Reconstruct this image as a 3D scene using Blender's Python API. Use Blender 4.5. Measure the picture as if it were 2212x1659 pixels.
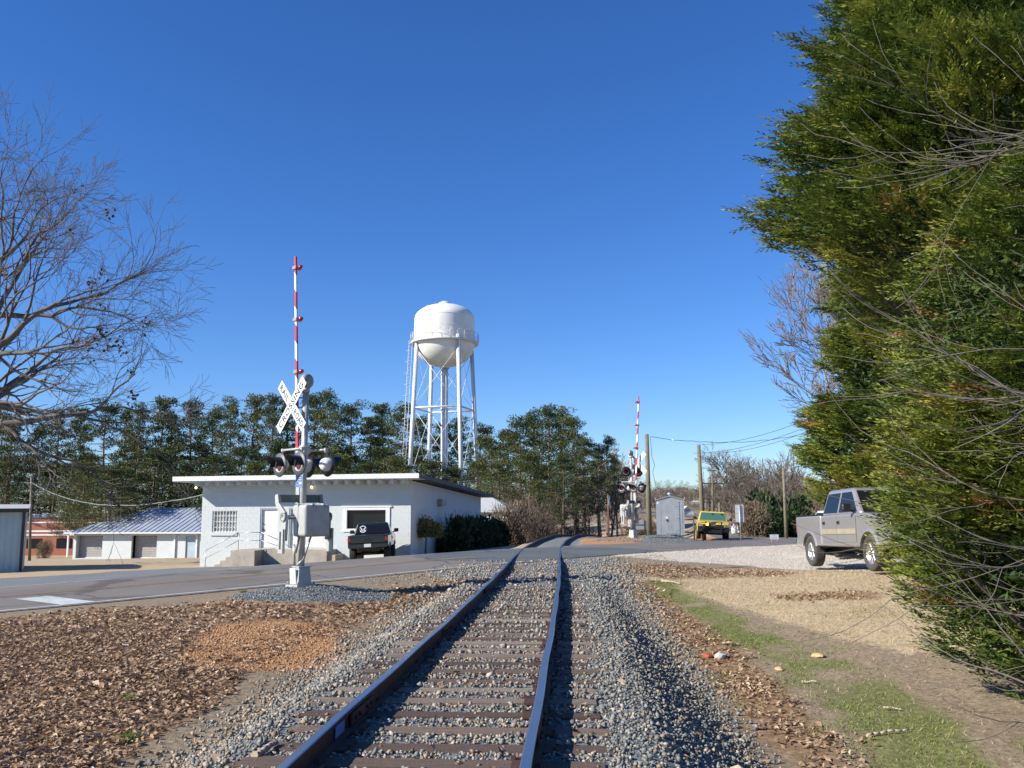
import bpy, bmesh, math, random
import numpy as np
from mathutils import Vector, Matrix
PI = math.pi
random.seed(7)
rng = np.random.default_rng(11)
sc = bpy.context.scene
for o in list(bpy.data.objects):
    bpy.data.objects.remove(o)
COL = sc.collection

# ---------------------------------------------------------------- camera, light, exposure
EYE = 1.56
PITCH = math.atan(270 / 1900)
ROLL = math.radians(0.4)
cam_d = bpy.data.cameras.new('camera')
cam_d.sensor_width = 36.0
cam_d.lens = 36.0 * 1900 / 2212
cam_d.clip_start = 0.05
cam_d.clip_end = 3000
cam = bpy.data.objects.new('camera', cam_d)
COL.objects.link(cam)
cam.matrix_world = Matrix.Translation((0, 0, EYE)) @ Matrix.Rotation(PI / 2 + PITCH, 4, 'X') @ Matrix.Rotation(-ROLL, 4, 'Z')
sc.camera = cam

SUN_EL = math.radians(31)
SUN_TO = Vector((-0.921, -0.390, 0)).normalized()          # horizontal direction towards the sun
sun_d = bpy.data.lights.new('sun', 'SUN')
sun_d.energy = 5.0
sun_d.angle = math.radians(0.5)
sun_d.color = (1.0, 0.93, 0.82)
sun = bpy.data.objects.new('sun', sun_d)
COL.objects.link(sun)
sdir = Vector((SUN_TO.x * math.cos(SUN_EL), SUN_TO.y * math.cos(SUN_EL), math.sin(SUN_EL)))
sun.rotation_euler = sdir.to_track_quat('Z', 'Y').to_euler()
world = bpy.data.worlds.new('World')
sc.world = world
world.use_nodes = True
wn = world.node_tree
wn.nodes.clear()
sky = wn.nodes.new('ShaderNodeTexSky')
sky.sky_type = 'NISHITA'
sky.sun_disc = False
sky.sun_elevation = SUN_EL
sky.sun_rotation = math.atan2(SUN_TO.x, SUN_TO.y)
sky.altitude = 100
sky.air_density = 1.0
sky.dust_density = 0.0
sky.ozone_density = 3.0
hs = wn.nodes.new('ShaderNodeHueSaturation')
hs.inputs['Saturation'].default_value = 1.22
bg = wn.nodes.new('ShaderNodeBackground')
bg.inputs['Strength'].default_value = 0.082
wo = wn.nodes.new('ShaderNodeOutputWorld')
wn.links.new(sky.outputs[0], hs.inputs['Color'])
tn = wn.nodes.new('ShaderNodeMix'); tn.data_type = 'RGBA'; tn.blend_type = 'MULTIPLY'; tn.inputs[0].default_value = 1.0
tn.inputs[7].default_value = (0.70, 0.86, 1.22, 1)
wn.links.new(hs.outputs[0], tn.inputs[6])
wn.links.new(tn.outputs[2], bg.inputs[0])
wn.links.new(bg.outputs[0], wo.inputs[0])
sc.view_settings.view_transform = 'Standard'
sc.view_settings.look = 'None'
sc.view_settings.exposure = 0.72
sc.view_settings.gamma = 1.0
sc.view_settings.use_curve_mapping = False
sc.cycles.max_bounces = 6
sc.cycles.transparent_max_bounces = 8


def at(u, v, Y):
    """world point that lies Y metres ahead of the camera in the direction of a pixel of the 2212 px wide photograph"""
    x, y = u - 1106, 829.5 - v
    x, y = x * math.cos(ROLL) + y * math.sin(ROLL), -x * math.sin(ROLL) + y * math.cos(ROLL)
    a, b = x / 1900, y / 1900
    ry, rz = math.cos(PITCH) - b * math.sin(PITCH), math.sin(PITCH) + b * math.cos(PITCH)
    t = Y / ry
    return Vector((a * t, Y, EYE + rz * t))


# ---------------------------------------------------------------- helpers
def np_mesh(name, V, F, tint=None, smooth=False):
    me = bpy.data.meshes.new(name)
    V = np.asarray(V, dtype=np.float32).reshape(-1, 3)
    F = np.asarray(F, dtype=np.int32)
    k = F.shape[1]
    me.vertices.add(len(V)); me.vertices.foreach_set('co', V.ravel())
    me.loops.add(F.size); me.loops.foreach_set('vertex_index', F.ravel())
    me.polygons.add(len(F))
    me.polygons.foreach_set('loop_start', np.arange(0, F.size, k, dtype=np.int32))
    me.polygons.foreach_set('loop_total', np.full(len(F), k, dtype=np.int32))
    if smooth:
        me.polygons.foreach_set('use_smooth', np.ones(len(F), dtype=bool))
    if tint is not None:
        a = me.attributes.new('tint', 'FLOAT', 'FACE')
        a.data.foreach_set('value', np.asarray(tint, dtype=np.float32).ravel())
    me.update(calc_edges=True)
    return me


def link(name, me, mat=None, parent=None, loc=None, rz=None):
    o = bpy.data.objects.new(name, me)
    COL.objects.link(o)
    if mat is not None and not me.materials:
        me.materials.append(mat)
    if parent is not None:
        o.parent = parent
    if loc is not None:
        o.location = loc
    if rz is not None:
        o.rotation_euler = (0, 0, rz)
    return o


def thing(name, label, cat, loc=(0, 0, 0), rz=0.0, group=None):
    o = bpy.data.objects.new(name, None)
    o.empty_display_size = 0.2
    COL.objects.link(o)
    o.location = loc; o.rotation_euler = (0, 0, rz)
    o['label'] = label; o['category'] = cat
    if group: o['group'] = group
    return o


def tag(o, label, cat, group=None, kind=None):
    o['label'] = label
    if cat: o['category'] = cat
    if group: o['group'] = group
    if kind: o['kind'] = kind
    return o


def copy_tree(o, parent=None):
    c = o.copy()
    COL.objects.link(c)
    if parent is not None: c.parent = parent
    for ch in o.children:
        copy_tree(ch, c)
    return c


class MB:
    """collects simple solids and links them as one mesh"""
    def __init__(s):
        s.v = []; s.f = []; s.m = []; s.mi = 0; s.sm = []; s.smooth = False

    def add(s, vs, fs):
        n = len(s.v)
        s.v += [tuple(p) for p in vs]
        s.f += [tuple(i + n for i in f) for f in fs]
        s.m += [s.mi] * len(fs); s.sm += [s.smooth] * len(fs)
        return s

    def box(s, x0, x1, y0, y1, z0, z1, M=None):
        vs = [Vector(p) for p in ((x0, y0, z0), (x1, y0, z0), (x1, y1, z0), (x0, y1, z0), (x0, y0, z1), (x1, y0, z1), (x1, y1, z1), (x0, y1, z1))]
        if M is not None: vs = [M @ p for p in vs]
        return s.add(vs, [(0, 3, 2, 1), (4, 5, 6, 7), (0, 1, 5, 4), (1, 2, 6, 5), (2, 3, 7, 6), (3, 0, 4, 7)])

    def cbox(s, c, d, M=None, b=0.0):
        x, y, z = d[0] / 2, d[1] / 2, d[2] / 2
        T = Matrix.Translation(c) @ (M if M is not None else Matrix.Identity(4))
        if b <= 0: return s.box(-x, x, -y, y, -z, z, T)
        # chamfered box
        vs = []; idx = {}
        for sx in (-1, 1):
            for sy in (-1, 1):
                for sz in (-1, 1):
                    for ax in range(3):
                        p = [sx * (x - b), sy * (y - b), sz * (z - b)]
                        p[ax] = (sx * x, sy * y, sz * z)[ax]
                        idx[(sx, sy, sz, ax)] = len(vs); vs.append(T @ Vector(p))
        fs = []
        def g(*k): return idx[k]
        for sg in (-1, 1):
            q = [g(sg, -1, -1, 0), g(sg, 1, -1, 0), g(sg, 1, 1, 0), g(sg, -1, 1, 0)]; fs.append(q if sg > 0 else q[::-1])
            q = [g(-1, sg, -1, 1), g(-1, sg, 1, 1), g(1, sg, 1, 1), g(1, sg, -1, 1)]; fs.append(q if sg > 0 else q[::-1])
            q = [g(-1, -1, sg, 2), g(1, -1, sg, 2), g(1, 1, sg, 2), g(-1, 1, sg, 2)]; fs.append(q if sg > 0 else q[::-1])
        for a in (-1, 1):
            for c2 in (-1, 1):
                fs.append([g(a, c2, -1, 0), g(a, c2, 1, 0), g(a, c2, 1, 1), g(a, c2, -1, 1)] if a * c2 < 0 else [g(a, c2, -1, 1), g(a, c2, 1, 1), g(a, c2, 1, 0), g(a, c2, -1, 0)])
                fs.append([g(a, -1, c2, 0), g(a, -1, c2, 2), g(a, 1, c2, 2), g(a, 1, c2, 0)] if a * c2 < 0 else [g(a, -1, c2, 0), g(a, 1, c2, 0), g(a, 1, c2, 2), g(a, -1, c2, 2)])
                fs.append([g(-1, a, c2, 1), g(1, a, c2, 1), g(1, a, c2, 2), g(-1, a, c2, 2)])
        for sx in (-1, 1):
            for sy in (-1, 1):
                for sz in (-1, 1):
                    fs.append([g(sx, sy, sz, 0), g(sx, sy, sz, 1), g(sx, sy, sz, 2)])
        return s.add(vs, fs)

    def tube(s, p0, p1, r0, r1=None, n=12, caps=True):
        p0 = Vector(p0); p1 = Vector(p1); r1 = r0 if r1 is None else r1
        d = (p1 - p0)
        if d.length < 1e-6: return s
        q = d.to_track_quat('Z', 'Y').to_matrix()
        vs = []
        for p, r in ((p0, r0), (p1, r1)):
            for i in range(n):
                a = 2 * PI * i / n
                vs.append(p + q @ Vector((r * math.cos(a), r * math.sin(a), 0)))
        fs = [(i, (i + 1) % n, n + (i + 1) % n, n + i) for i in range(n)]
        s.smooth, k = True, s.smooth
        s.add(vs, fs)
        s.smooth = k
        if caps:
            b = len(s.v) - 2 * n
            s.f += [tuple(b + n - 1 - i for i in range(n)), tuple(b + n + i for i in range(n))]
            s.m += [s.mi] * 2; s.sm += [False] * 2
        return s

    def path(s, pts, r, n=8):
        for a, b in zip(pts[:-1], pts[1:]): s.tube(a, b, r, r, n)
        return s

    def lathe(s, prof, M=None, n=24):
        """prof: list of (radius, z)"""
        vs = []
        for r, z in prof:
            for i in range(n):
                a = 2 * PI * i / n
                p = Vector((r * math.cos(a), r * math.sin(a), z))
                vs.append(M @ p if M is not None else p)
        fs = []
        for j in range(len(prof) - 1):
            for i in range(n):
                fs.append((j * n + i, j * n + (i + 1) % n, (j + 1) * n + (i + 1) % n, (j + 1) * n + i))
        s.smooth, k = True, s.smooth
        s.add(vs, fs); s.smooth = k
        return s

    def prism(s, poly, h0, h1, M=None):
        """poly in (x,z), extruded along y from h0 to h1"""
        n = len(poly)
        vs = [Vector((p[0], h0, p[1])) for p in poly] + [Vector((p[0], h1, p[1])) for p in poly]
        if M is not None: vs = [M @ p for p in vs]
        fs = [tuple(range(n)), tuple(range(2 * n - 1, n - 1, -1))] + [((i + 1) % n, i, n + i, n + (i + 1) % n) for i in range(n)]
        return s.add(vs, fs)

    def build(s, name, mat, parent=None, loc=None, rz=None, bevel=0.0, fix=True):
        me = bpy.data.meshes.new(name)
        me.from_pydata([tuple(p) for p in s.v], [], s.f)
        mats = mat if isinstance(mat, (list, tuple)) else [mat]
        for m in mats: me.materials.append(m)
        me.polygons.foreach_set('material_index', s.m)
        me.polygons.foreach_set('use_smooth', s.sm)
        if fix:
            bm = bmesh.new(); bm.from_mesh(me)
            bmesh.ops.recalc_face_normals(bm, faces=bm.faces)
            bm.to_mesh(me); bm.free()
        me.update()
        o = bpy.data.objects.new(name, me)
        COL.objects.link(o)
        if parent is not None: o.parent = parent
        if loc is not None: o.location = loc
        if rz is not None: o.rotation_euler = (0, 0, rz)
        if bevel > 0:
            b = o.modifiers.new('bevel', 'BEVEL'); b.width = bevel; b.segments = 2; b.limit_method = 'ANGLE'; b.angle_limit = math.radians(35)
        return o


def Rz(a): return Matrix.Rotation(a, 4, 'Z')
def Rx(a): return Matrix.Rotation(a, 4, 'X')
def Ry(a): return Matrix.Rotation(a, 4, 'Y')
def T(*p): return Matrix.Translation(p if len(p) == 3 else p[0])


# ---------------------------------------------------------------- materials
def newmat(name):
    m = bpy.data.materials.new(name); m.use_nodes = True
    nt = m.node_tree; nt.nodes.clear()
    out = nt.nodes.new('ShaderNodeOutputMaterial'); b = nt.nodes.new('ShaderNodeBsdfPrincipled')
    nt.links.new(b.outputs[0], out.inputs[0])
    return m, nt, b


def noise(nt, scale, detail=4, rough=0.55, coord='Object', stretch=None):
    tc = nt.nodes.new('ShaderNodeTexCoord')
    n = nt.nodes.new('ShaderNodeTexNoise')
    n.inputs['Scale'].default_value = scale; n.inputs['Detail'].default_value = detail; n.inputs['Roughness'].default_value = rough
    src = tc.outputs[coord]
    if stretch:
        mp = nt.nodes.new('ShaderNodeMapping'); mp.inputs['Scale'].default_value = stretch
        nt.links.new(src, mp.inputs[0]); src = mp.outputs[0]
    nt.links.new(src, n.inputs['Vector'])
    return n.outputs['Fac']


def ramp(nt, fac, stops):
    r = nt.nodes.new('ShaderNodeValToRGB')
    e = r.color_ramp.elements
    while len(e) > 1: e.remove(e[0])
    e[0].position = stops[0][0]; e[0].color = (*stops[0][1], 1)
    for p, c in stops[1:]:
        k = e.new(p); k.color = (*c, 1)
    nt.links.new(fac, r.inputs[0])
    return r.outputs[0]


def mixc(nt, fac, a, b, mode='MIX'):
    m = nt.nodes.new('ShaderNodeMix'); m.data_type = 'RGBA'; m.blend_type = mode
    if isinstance(fac, (int, float)): m.inputs[0].default_value = fac
    else: nt.links.new(fac, m.inputs[0])
    for i, x in ((6, a), (7, b)):
        if isinstance(x, tuple): m.inputs[i].default_value = (*x, 1)
        else: nt.links.new(x, m.inputs[i])
    return m.outputs[2]


def bump(nt, b, h, strength=0.3, dist=0.01):
    n = nt.nodes.new('ShaderNodeBump'); n.inputs['Strength'].default_value = strength; n.inputs['Distance'].default_value = dist
    nt.links.new(h, n.inputs['Height']); nt.links.new(n.outputs[0], b.inputs['Normal'])


def mul(c, k): return tuple(min(1, x * k) for x in c)


def paint(name, c, rough=0.5, metal=0.0, var=0.12, scale=3.0, dirt=None, dirt_amt=0.35, bmp=0.0, bscale=40, spec=0.5, coat=0.0):
    m, nt, b = newmat(name)
    f = noise(nt, scale)
    col = ramp(nt, f, [(0.3, mul(c, 1 - var)), (0.7, mul(c, 1 + var))])
    if dirt:
        f2 = noise(nt, scale * 2.3, 6, 0.65)
        fr = ramp(nt, f2, [(0.52, (0, 0, 0)), (0.72, (dirt_amt,) * 3)])
        col = mixc(nt, fr, col, dirt)
    nt.links.new(col, b.inputs['Base Color'])
    b.inputs['Roughness'].default_value = rough; b.inputs['Metallic'].default_value = metal
    b.inputs['Specular IOR Level'].default_value = spec
    if coat: b.inputs['Coat Weight'].default_value = coat; b.inputs['Coat Roughness'].default_value = 0.08
    if bmp: bump(nt, b, noise(nt, bscale, 5, 0.6), bmp, 0.01)
    return m


def tinted(name, stops, rough=0.8, trans=0.0, rand=0.0, spec=0.3):
    """colour chosen by the per-face attribute 'tint' (0..1)"""
    m, nt, b = newmat(name)
    a = nt.nodes.new('ShaderNodeAttribute'); a.attribute_name = 'tint'
    fac = a.outputs['Fac']
    if rand:
        oi = nt.nodes.new('ShaderNodeObjectInfo')
        ma = nt.nodes.new('ShaderNodeMath'); ma.operation = 'MULTIPLY_ADD'; ma.inputs[1].default_value = rand; ma.inputs[2].default_value = -rand / 2
        nt.links.new(oi.outputs['Random'], ma.inputs[0])
        mb = nt.nodes.new('ShaderNodeMath'); mb.operation = 'ADD'; mb.use_clamp = True
        nt.links.new(fac, mb.inputs[0]); nt.links.new(ma.outputs[0], mb.inputs[1]); fac = mb.outputs[0]
    col = ramp(nt, fac, stops)
    nt.links.new(col, b.inputs['Base Color'])
    b.inputs['Roughness'].default_value = rough; b.inputs['Specular IOR Level'].default_value = spec
    if trans:
        out = [n for n in nt.nodes if n.type == 'OUTPUT_MATERIAL'][0]
        tr = nt.nodes.new('ShaderNodeBsdfTranslucent'); nt.links.new(col, tr.inputs[0])
        mx = nt.nodes.new('ShaderNodeMixShader'); mx.inputs[0].default_value = trans
        nt.links.new(b.outputs[0], mx.inputs[1]); nt.links.new(tr.outputs[0], mx.inputs[2]); nt.links.new(mx.outputs[0], out.inputs[0])
    return m


M = {}
M['white_paint'] = paint('white_paint', (0.74, 0.75, 0.74), 0.5, var=0.05, dirt=(0.4, 0.34, 0.26), dirt_amt=0.25)
M['mast_paint'] = paint('mast_paint', (0.42, 0.43, 0.415), 0.42, metal=0.15, var=0.10, scale=6, dirt=(0.28, 0.25, 0.2), dirt_amt=0.4, bmp=0.08)
M['mast_dull'] = paint('mast_dull', (0.28, 0.29, 0.28), 0.5, metal=0.2, var=0.14, scale=5, dirt=(0.2, 0.17, 0.13), dirt_amt=0.45, bmp=0.1)
M['green_steel'] = paint('green_steel', (0.12, 0.16, 0.14), 0.6, metal=0.3, var=0.2, scale=6)
M['block_paint'] = paint('block_paint', (0.52, 0.56, 0.56), 0.85, var=0.035, scale=1.2, dirt=(0.45, 0.42, 0.36), dirt_amt=0.16, bmp=0.35, bscale=60, spec=0.2)
M['trim_white'] = paint('trim_white', (0.66, 0.67, 0.66), 0.55, var=0.04, dirt=(0.5, 0.45, 0.38), dirt_amt=0.2)
M['roof_dark'] = paint('roof_dark', (0.06, 0.065, 0.075), 0.7, var=0.2, scale=2)
M['roof_metal'] = paint('roof_metal', (0.34, 0.38, 0.45), 0.5, metal=0.15, var=0.12, scale=0.6, dirt=(0.2, 0.19, 0.2), dirt_amt=0.4)
M['roof_light'] = paint('roof_light', (0.5, 0.5, 0.5), 0.6, metal=0.2, var=0.08)
M['siding'] = paint('siding', (0.36, 0.45, 0.46), 0.5, metal=0.1, var=0.06, scale=1)
M['brown_trim'] = paint('brown_trim', (0.05, 0.035, 0.03), 0.6)
M['dark_door'] = paint('dark_door', (0.02, 0.025, 0.06), 0.5)
M['concrete'] = paint('concrete', (0.36, 0.32, 0.26), 0.9, var=0.12, scale=2.5, dirt=(0.2, 0.17, 0.13), dirt_amt=0.5, bmp=0.4)
M['concrete_dark'] = paint('concrete_dark', (0.16, 0.14, 0.12), 0.9, var=0.2, scale=2.5, bmp=0.4)
M['galv'] = paint('galv', (0.42, 0.45, 0.47), 0.42, metal=0.55, var=0.12, scale=2.0, dirt=(0.3, 0.27, 0.22), dirt_amt=0.3)
M['steel_dark'] = paint('steel_dark', (0.05, 0.05, 0.05), 0.5, metal=0.3)
M['black'] = paint('black', (0.012, 0.012, 0.014), 0.45)
M['black_gloss'] = paint('black_gloss', (0.008, 0.009, 0.012), 0.12, coat=0.6)
M['lamp_grey'] = paint('lamp_grey', (0.085, 0.095, 0.105), 0.5, var=0.08)
M['lamp_black'] = paint('lamp_black', (0.016, 0.016, 0.02), 0.38)
M['lamp_white'] = paint('lamp_white', (0.72, 0.72, 0.70), 0.45)
M['red_lens'] = paint('red_lens', (0.09, 0.006, 0.007), 0.12, coat=0.8)
M['red_small'] = paint('red_small', (0.35, 0.01, 0.03), 0.15, coat=0.8)
M['red_stripe'] = paint('red_stripe', (0.42, 0.03, 0.04), 0.5, var=0.15)
M['white_stripe'] = paint('white_stripe', (0.66, 0.68, 0.66), 0.45, var=0.05)
M['alu_back'] = paint('alu_back', (0.38, 0.4, 0.42), 0.4, metal=0.4)
M['blue_sign'] = paint('blue_sign', (0.02, 0.12, 0.42), 0.4)
M['sign_white'] = paint('sign_white', (0.62, 0.64, 0.64), 0.4, var=0.02)
M['sign_pale'] = paint('sign_pale', (0.16, 0.32, 0.62), 0.45, var=0.02)
M['wood_pole'] = paint('wood_pole', (0.17, 0.15, 0.10), 0.9, var=0.25, scale=4, bmp=0.3)
M['wood_brown'] = paint('wood_brown', (0.16, 0.08, 0.045), 0.9, var=0.25, scale=4)
M['wire'] = paint('wire', (0.03, 0.03, 0.03), 0.6)
M['wire_pale'] = paint('wire_pale', (0.22, 0.26, 0.25), 0.5)
M['brick'] = paint('brick', (0.30, 0.11, 0.075), 0.9, var=0.25, scale=5)
M['rust'] = paint('rust', (0.10, 0.045, 0.03), 0.85, var=0.3, scale=8)
M['curtain'] = paint('curtain', (0.5, 0.5, 0.46), 0.9)
M['rock_white'] = paint('rock_white', (0.6, 0.57, 0.5), 0.9, var=0.2, scale=8, bmp=0.5)
M['rock_red'] = paint('rock_red', (0.3, 0.08, 0.04), 0.9, var=0.2, scale=8, bmp=0.5)
M['rock_tan'] = paint('rock_tan', (0.5, 0.36, 0.18), 0.9, var=0.2, scale=8, bmp=0.5)
M['stick'] = paint('stick', (0.4, 0.33, 0.24), 0.9, var=0.2, scale=8)
M['tyre'] = paint('tyre', (0.018, 0.018, 0.018), 0.85, var=0.2, scale=9)
M['tyre_dusty'] = paint('tyre_dusty', (0.055, 0.05, 0.045), 0.9, var=0.25, scale=9)
M['chrome'] = paint('chrome', (0.75, 0.76, 0.78), 0.15, metal=1.0, var=0.03)
M['rim'] = paint('rim', (0.52, 0.52, 0.52), 0.3, metal=0.8, var=0.06)
M['headlamp'] = paint('headlamp', (0.5, 0.52, 0.55), 0.1, metal=0.6, coat=1)
M['tail_red'] = paint('tail_red', (0.28, 0.01, 0.01), 0.2, coat=0.6)
M['amber'] = paint('amber', (0.85, 0.30, 0.02), 0.3)
M['silver_car'] = paint('silver_car', (0.38, 0.365, 0.355), 0.30, metal=0.5, var=0.03, dirt=(0.3, 0.26, 0.2), dirt_amt=0.15, coat=0.4)
M['tan_trim'] = paint('tan_trim', (0.42, 0.37, 0.26), 0.4, metal=0.3)
M['yellow_car'] = paint('yellow_car', (0.62, 0.44, 0.04), 0.35, var=0.04, coat=0.4)
M['green_black'] = paint('green_black', (0.012, 0.022, 0.026), 0.22, metal=0.2, var=0.1, coat=0.6)
M['white_car'] = paint('white_car', (0.75, 0.75, 0.74), 0.3, coat=0.5)
M['bark'] = paint('bark', (0.13, 0.10, 0.08), 0.95, var=0.3, scale=6, bmp=0.4)
M['bark_pine'] = paint('bark_pine', (0.16, 0.105, 0.075), 0.95, var=0.35, scale=2)
M['bark_grey'] = paint('bark_grey', (0.15, 0.13, 0.11), 0.95, var=0.28, scale=3)
M['bark_oak'] = paint('bark_oak', (0.12, 0.105, 0.09), 0.95, var=0.4, scale=1.5)
M['twig'] = paint('twig', (0.19, 0.145, 0.115), 0.95, var=0.25, scale=3)
M['dead_leaf'] = paint('dead_leaf', (0.08, 0.05, 0.035), 0.9)
M['tank_paint'] = None


def glass(name, c=(0.01, 0.012, 0.016), rough=0.05):
    m, nt, b = newmat(name)
    b.inputs['Base Color'].default_value = (*c, 1); b.inputs['Roughness'].default_value = rough
    b.inputs['Specular IOR Level'].default_value = 0.3
    return m
M['glass_dark'] = glass('glass_dark')
M['glass_teal'] = glass('glass_teal', (0.05, 0.12, 0.11), 0.1)
M['glass_pale'] = glass('glass_pale', (0.3, 0.31, 0.3), 0.15)


def glow(name, c, s):
    m, nt, b = newmat(name)
    b.inputs['Base Color'].default_value = (*c, 1)
    b.inputs['Emission Color'].default_value = (*c, 1); b.inputs['Emission Strength'].default_value = s
    return m
M['bulb'] = glow('bulb', (1.0, 0.72, 0.4), 3.0)
M['amber_lamp'] = glow('amber_lamp', (1.0, 0.42, 0.05), 2.5)


def tank_mat(spot=None):
    m, nt, b = newmat('tank_paint')
    col = ramp(nt, noise(nt, 0.5), [(0.3, (0.66, 0.66, 0.62)), (0.7, (0.76, 0.76, 0.72))])
    # streaky rust
    f = noise(nt, 1.0, 6, 0.7, stretch=(1.6, 1.6, 0.35))
    r = ramp(nt, f, [(0.60, (0, 0, 0)), (0.74, (0.55,) * 3)])
    col = mixc(nt, r, col, (0.5, 0.36, 0.18))
    if spot:
        # large rust bloom on the side of the shell
        tc = nt.nodes.new('ShaderNodeTexCoord'); mp = nt.nodes.new('ShaderNodeMapping'); mp.vector_type = 'POINT'
        mp.inputs['Location'].default_value = (-spot[0], -spot[1], -spot[2] * .8); mp.inputs['Scale'].default_value = (1, 1, .8)
        ln = nt.nodes.new('ShaderNodeVectorMath'); ln.operation = 'LENGTH'; nt.links.new(tc.outputs['Object'], mp.inputs[0]); nt.links.new(mp.outputs[0], ln.inputs[0])
        ds = ramp(nt, ln.outputs['Value'], [(0.0, (1, 1, 1)), (0.9, (.75,) * 3), (1.0, (0, 0, 0))])
        mr = nt.nodes.new('ShaderNodeMapRange'); mr.inputs[1].default_value = 0.2; mr.inputs[2].default_value = 1.9; mr.inputs[3].default_value = 1; mr.inputs[4].default_value = 0; nt.links.new(ln.outputs['Value'], mr.inputs[0])
        n2 = noise(nt, 1.6, 6, 0.7, stretch=(1.7, 1.7, .6)); mm = nt.nodes.new('ShaderNodeMath'); mm.operation = 'MULTIPLY_ADD'; nt.links.new(mr.outputs[0], mm.inputs[0]); mm.inputs[1].default_value = .42; nt.links.new(n2, mm.inputs[2])
        rr_ = ramp(nt, mm.outputs[0], [(0.66, (0, 0, 0)), (0.88, (0.6,) * 3)])
        col = mixc(nt, rr_, col, (0.56, 0.36, 0.13))
    nt.links.new(col, b.inputs['Base Color']); b.inputs['Roughness'].default_value = 0.5
    return m
M['tank_paint'] = tank_mat()
M['tower_steel'] = paint('tower_steel', (0.62, 0.64, 0.64), 0.45, metal=0.1, var=0.08, scale=2, dirt=(0.4, 0.27, 0.15), dirt_amt=0.4)


def road_mat(name, c, light):
    m, nt, b = newmat(name)
    col = ramp(nt, noise(nt, 0.35, 3), [(0.3, mul(c, 0.86)), (0.7, mul(c, 1.12))])
    g = ramp(nt, noise(nt, 55, 2, 0.8), [(0.35, (0.75,) * 3), (0.65, (1.25,) * 3)])
    col = mixc(nt, 0.8, col, g, 'MULTIPLY')
    p = ramp(nt, noise(nt, 2.2, 6, 0.7), [(0.62, (0, 0, 0)), (0.75, (0.5,) * 3)])
    col = mixc(nt, p, col, light)
    tc = nt.nodes.new('ShaderNodeTexCoord'); wob = nt.nodes.new('ShaderNodeTexNoise'); wob.inputs['Scale'].default_value = 0.8; wob.inputs['Detail'].default_value = 5
    nt.links.new(tc.outputs['Object'], wob.inputs['Vector'])
    va = nt.nodes.new('ShaderNodeVectorMath'); va.operation = 'MULTIPLY_ADD'; nt.links.new(wob.outputs['Color'], va.inputs[0]); va.inputs[1].default_value = (1.6, 1.6, 0); nt.links.new(tc.outputs['Object'], va.inputs[2])
    vo = nt.nodes.new('ShaderNodeTexVoronoi'); vo.feature = 'DISTANCE_TO_EDGE'; vo.inputs['Scale'].default_value = 0.28; nt.links.new(va.outputs[0], vo.inputs['Vector'])
    ck = ramp(nt, vo.outputs['Distance'], [(0.0, (.42,) * 3), (0.012, (.55,) * 3), (0.02, (1, 1, 1))])
    col = mixc(nt, 0.75, col, ck, 'MULTIPLY')
    nt.links.new(col, b.inputs['Base Color']); b.inputs['Roughness'].default_value = 0.85
    b.inputs['Specular IOR Level'].default_value = 0.3
    bump(nt, b, noise(nt, 90, 3, 0.7), 0.5, 0.006)
    return m
M['asphalt'] = road_mat('asphalt', (0.175, 0.16, 0.142), (0.13, 0.12, 0.11))
M['asphalt_new'] = road_mat('asphalt_new', (0.105, 0.12, 0.125), (0.15, 0.15, 0.15))
M['line_white'] = paint('line_white', (0.50, 0.53, 0.52), 0.7, var=0.1, scale=2, dirt=(0.22, 0.21, 0.19), dirt_amt=0.8)
M['line_yellow'] = paint('line_yellow', (0.33, 0.22, 0.10), 0.7, var=0.1, scale=2, dirt=(0.205, 0.185, 0.165), dirt_amt=0.9)
M['rail_side'] = paint('rail_side', (0.075, 0.038, 0.026), 0.75, metal=0.2, var=0.35, scale=5, bmp=0.3)
M['rail_top'] = paint('rail_top', (0.34, 0.36, 0.40), 0.3, metal=0.9, var=0.1, scale=2)


def tie_mat():
    m, nt, b = newmat('tie_wood')
    oi = nt.nodes.new('ShaderNodeObjectInfo')
    base = ramp(nt, oi.outputs['Random'], [(0.0, (0.085, 0.055, 0.042)), (0.45, (0.14, 0.095, 0.072)), (0.75, (0.20, 0.145, 0.11)), (1.0, (0.32, 0.27, 0.22))])
    g = ramp(nt, noise(nt, 6, 6, 0.75, stretch=(0.6, 9, 9)), [(0.3, (0.45,) * 3), (0.7, (1.5,) * 3)])
    col = mixc(nt, 0.85, base, g, 'MULTIPLY')
    nt.links.new(col, b.inputs['Base Color']); b.inputs['Roughness'].default_value = 0.9
    bump(nt, b, noise(nt, 6, 6, 0.75, stretch=(0.6, 9, 9)), 0.9, 0.03)
    return m
M['tie_wood'] = tie_mat()


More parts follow.
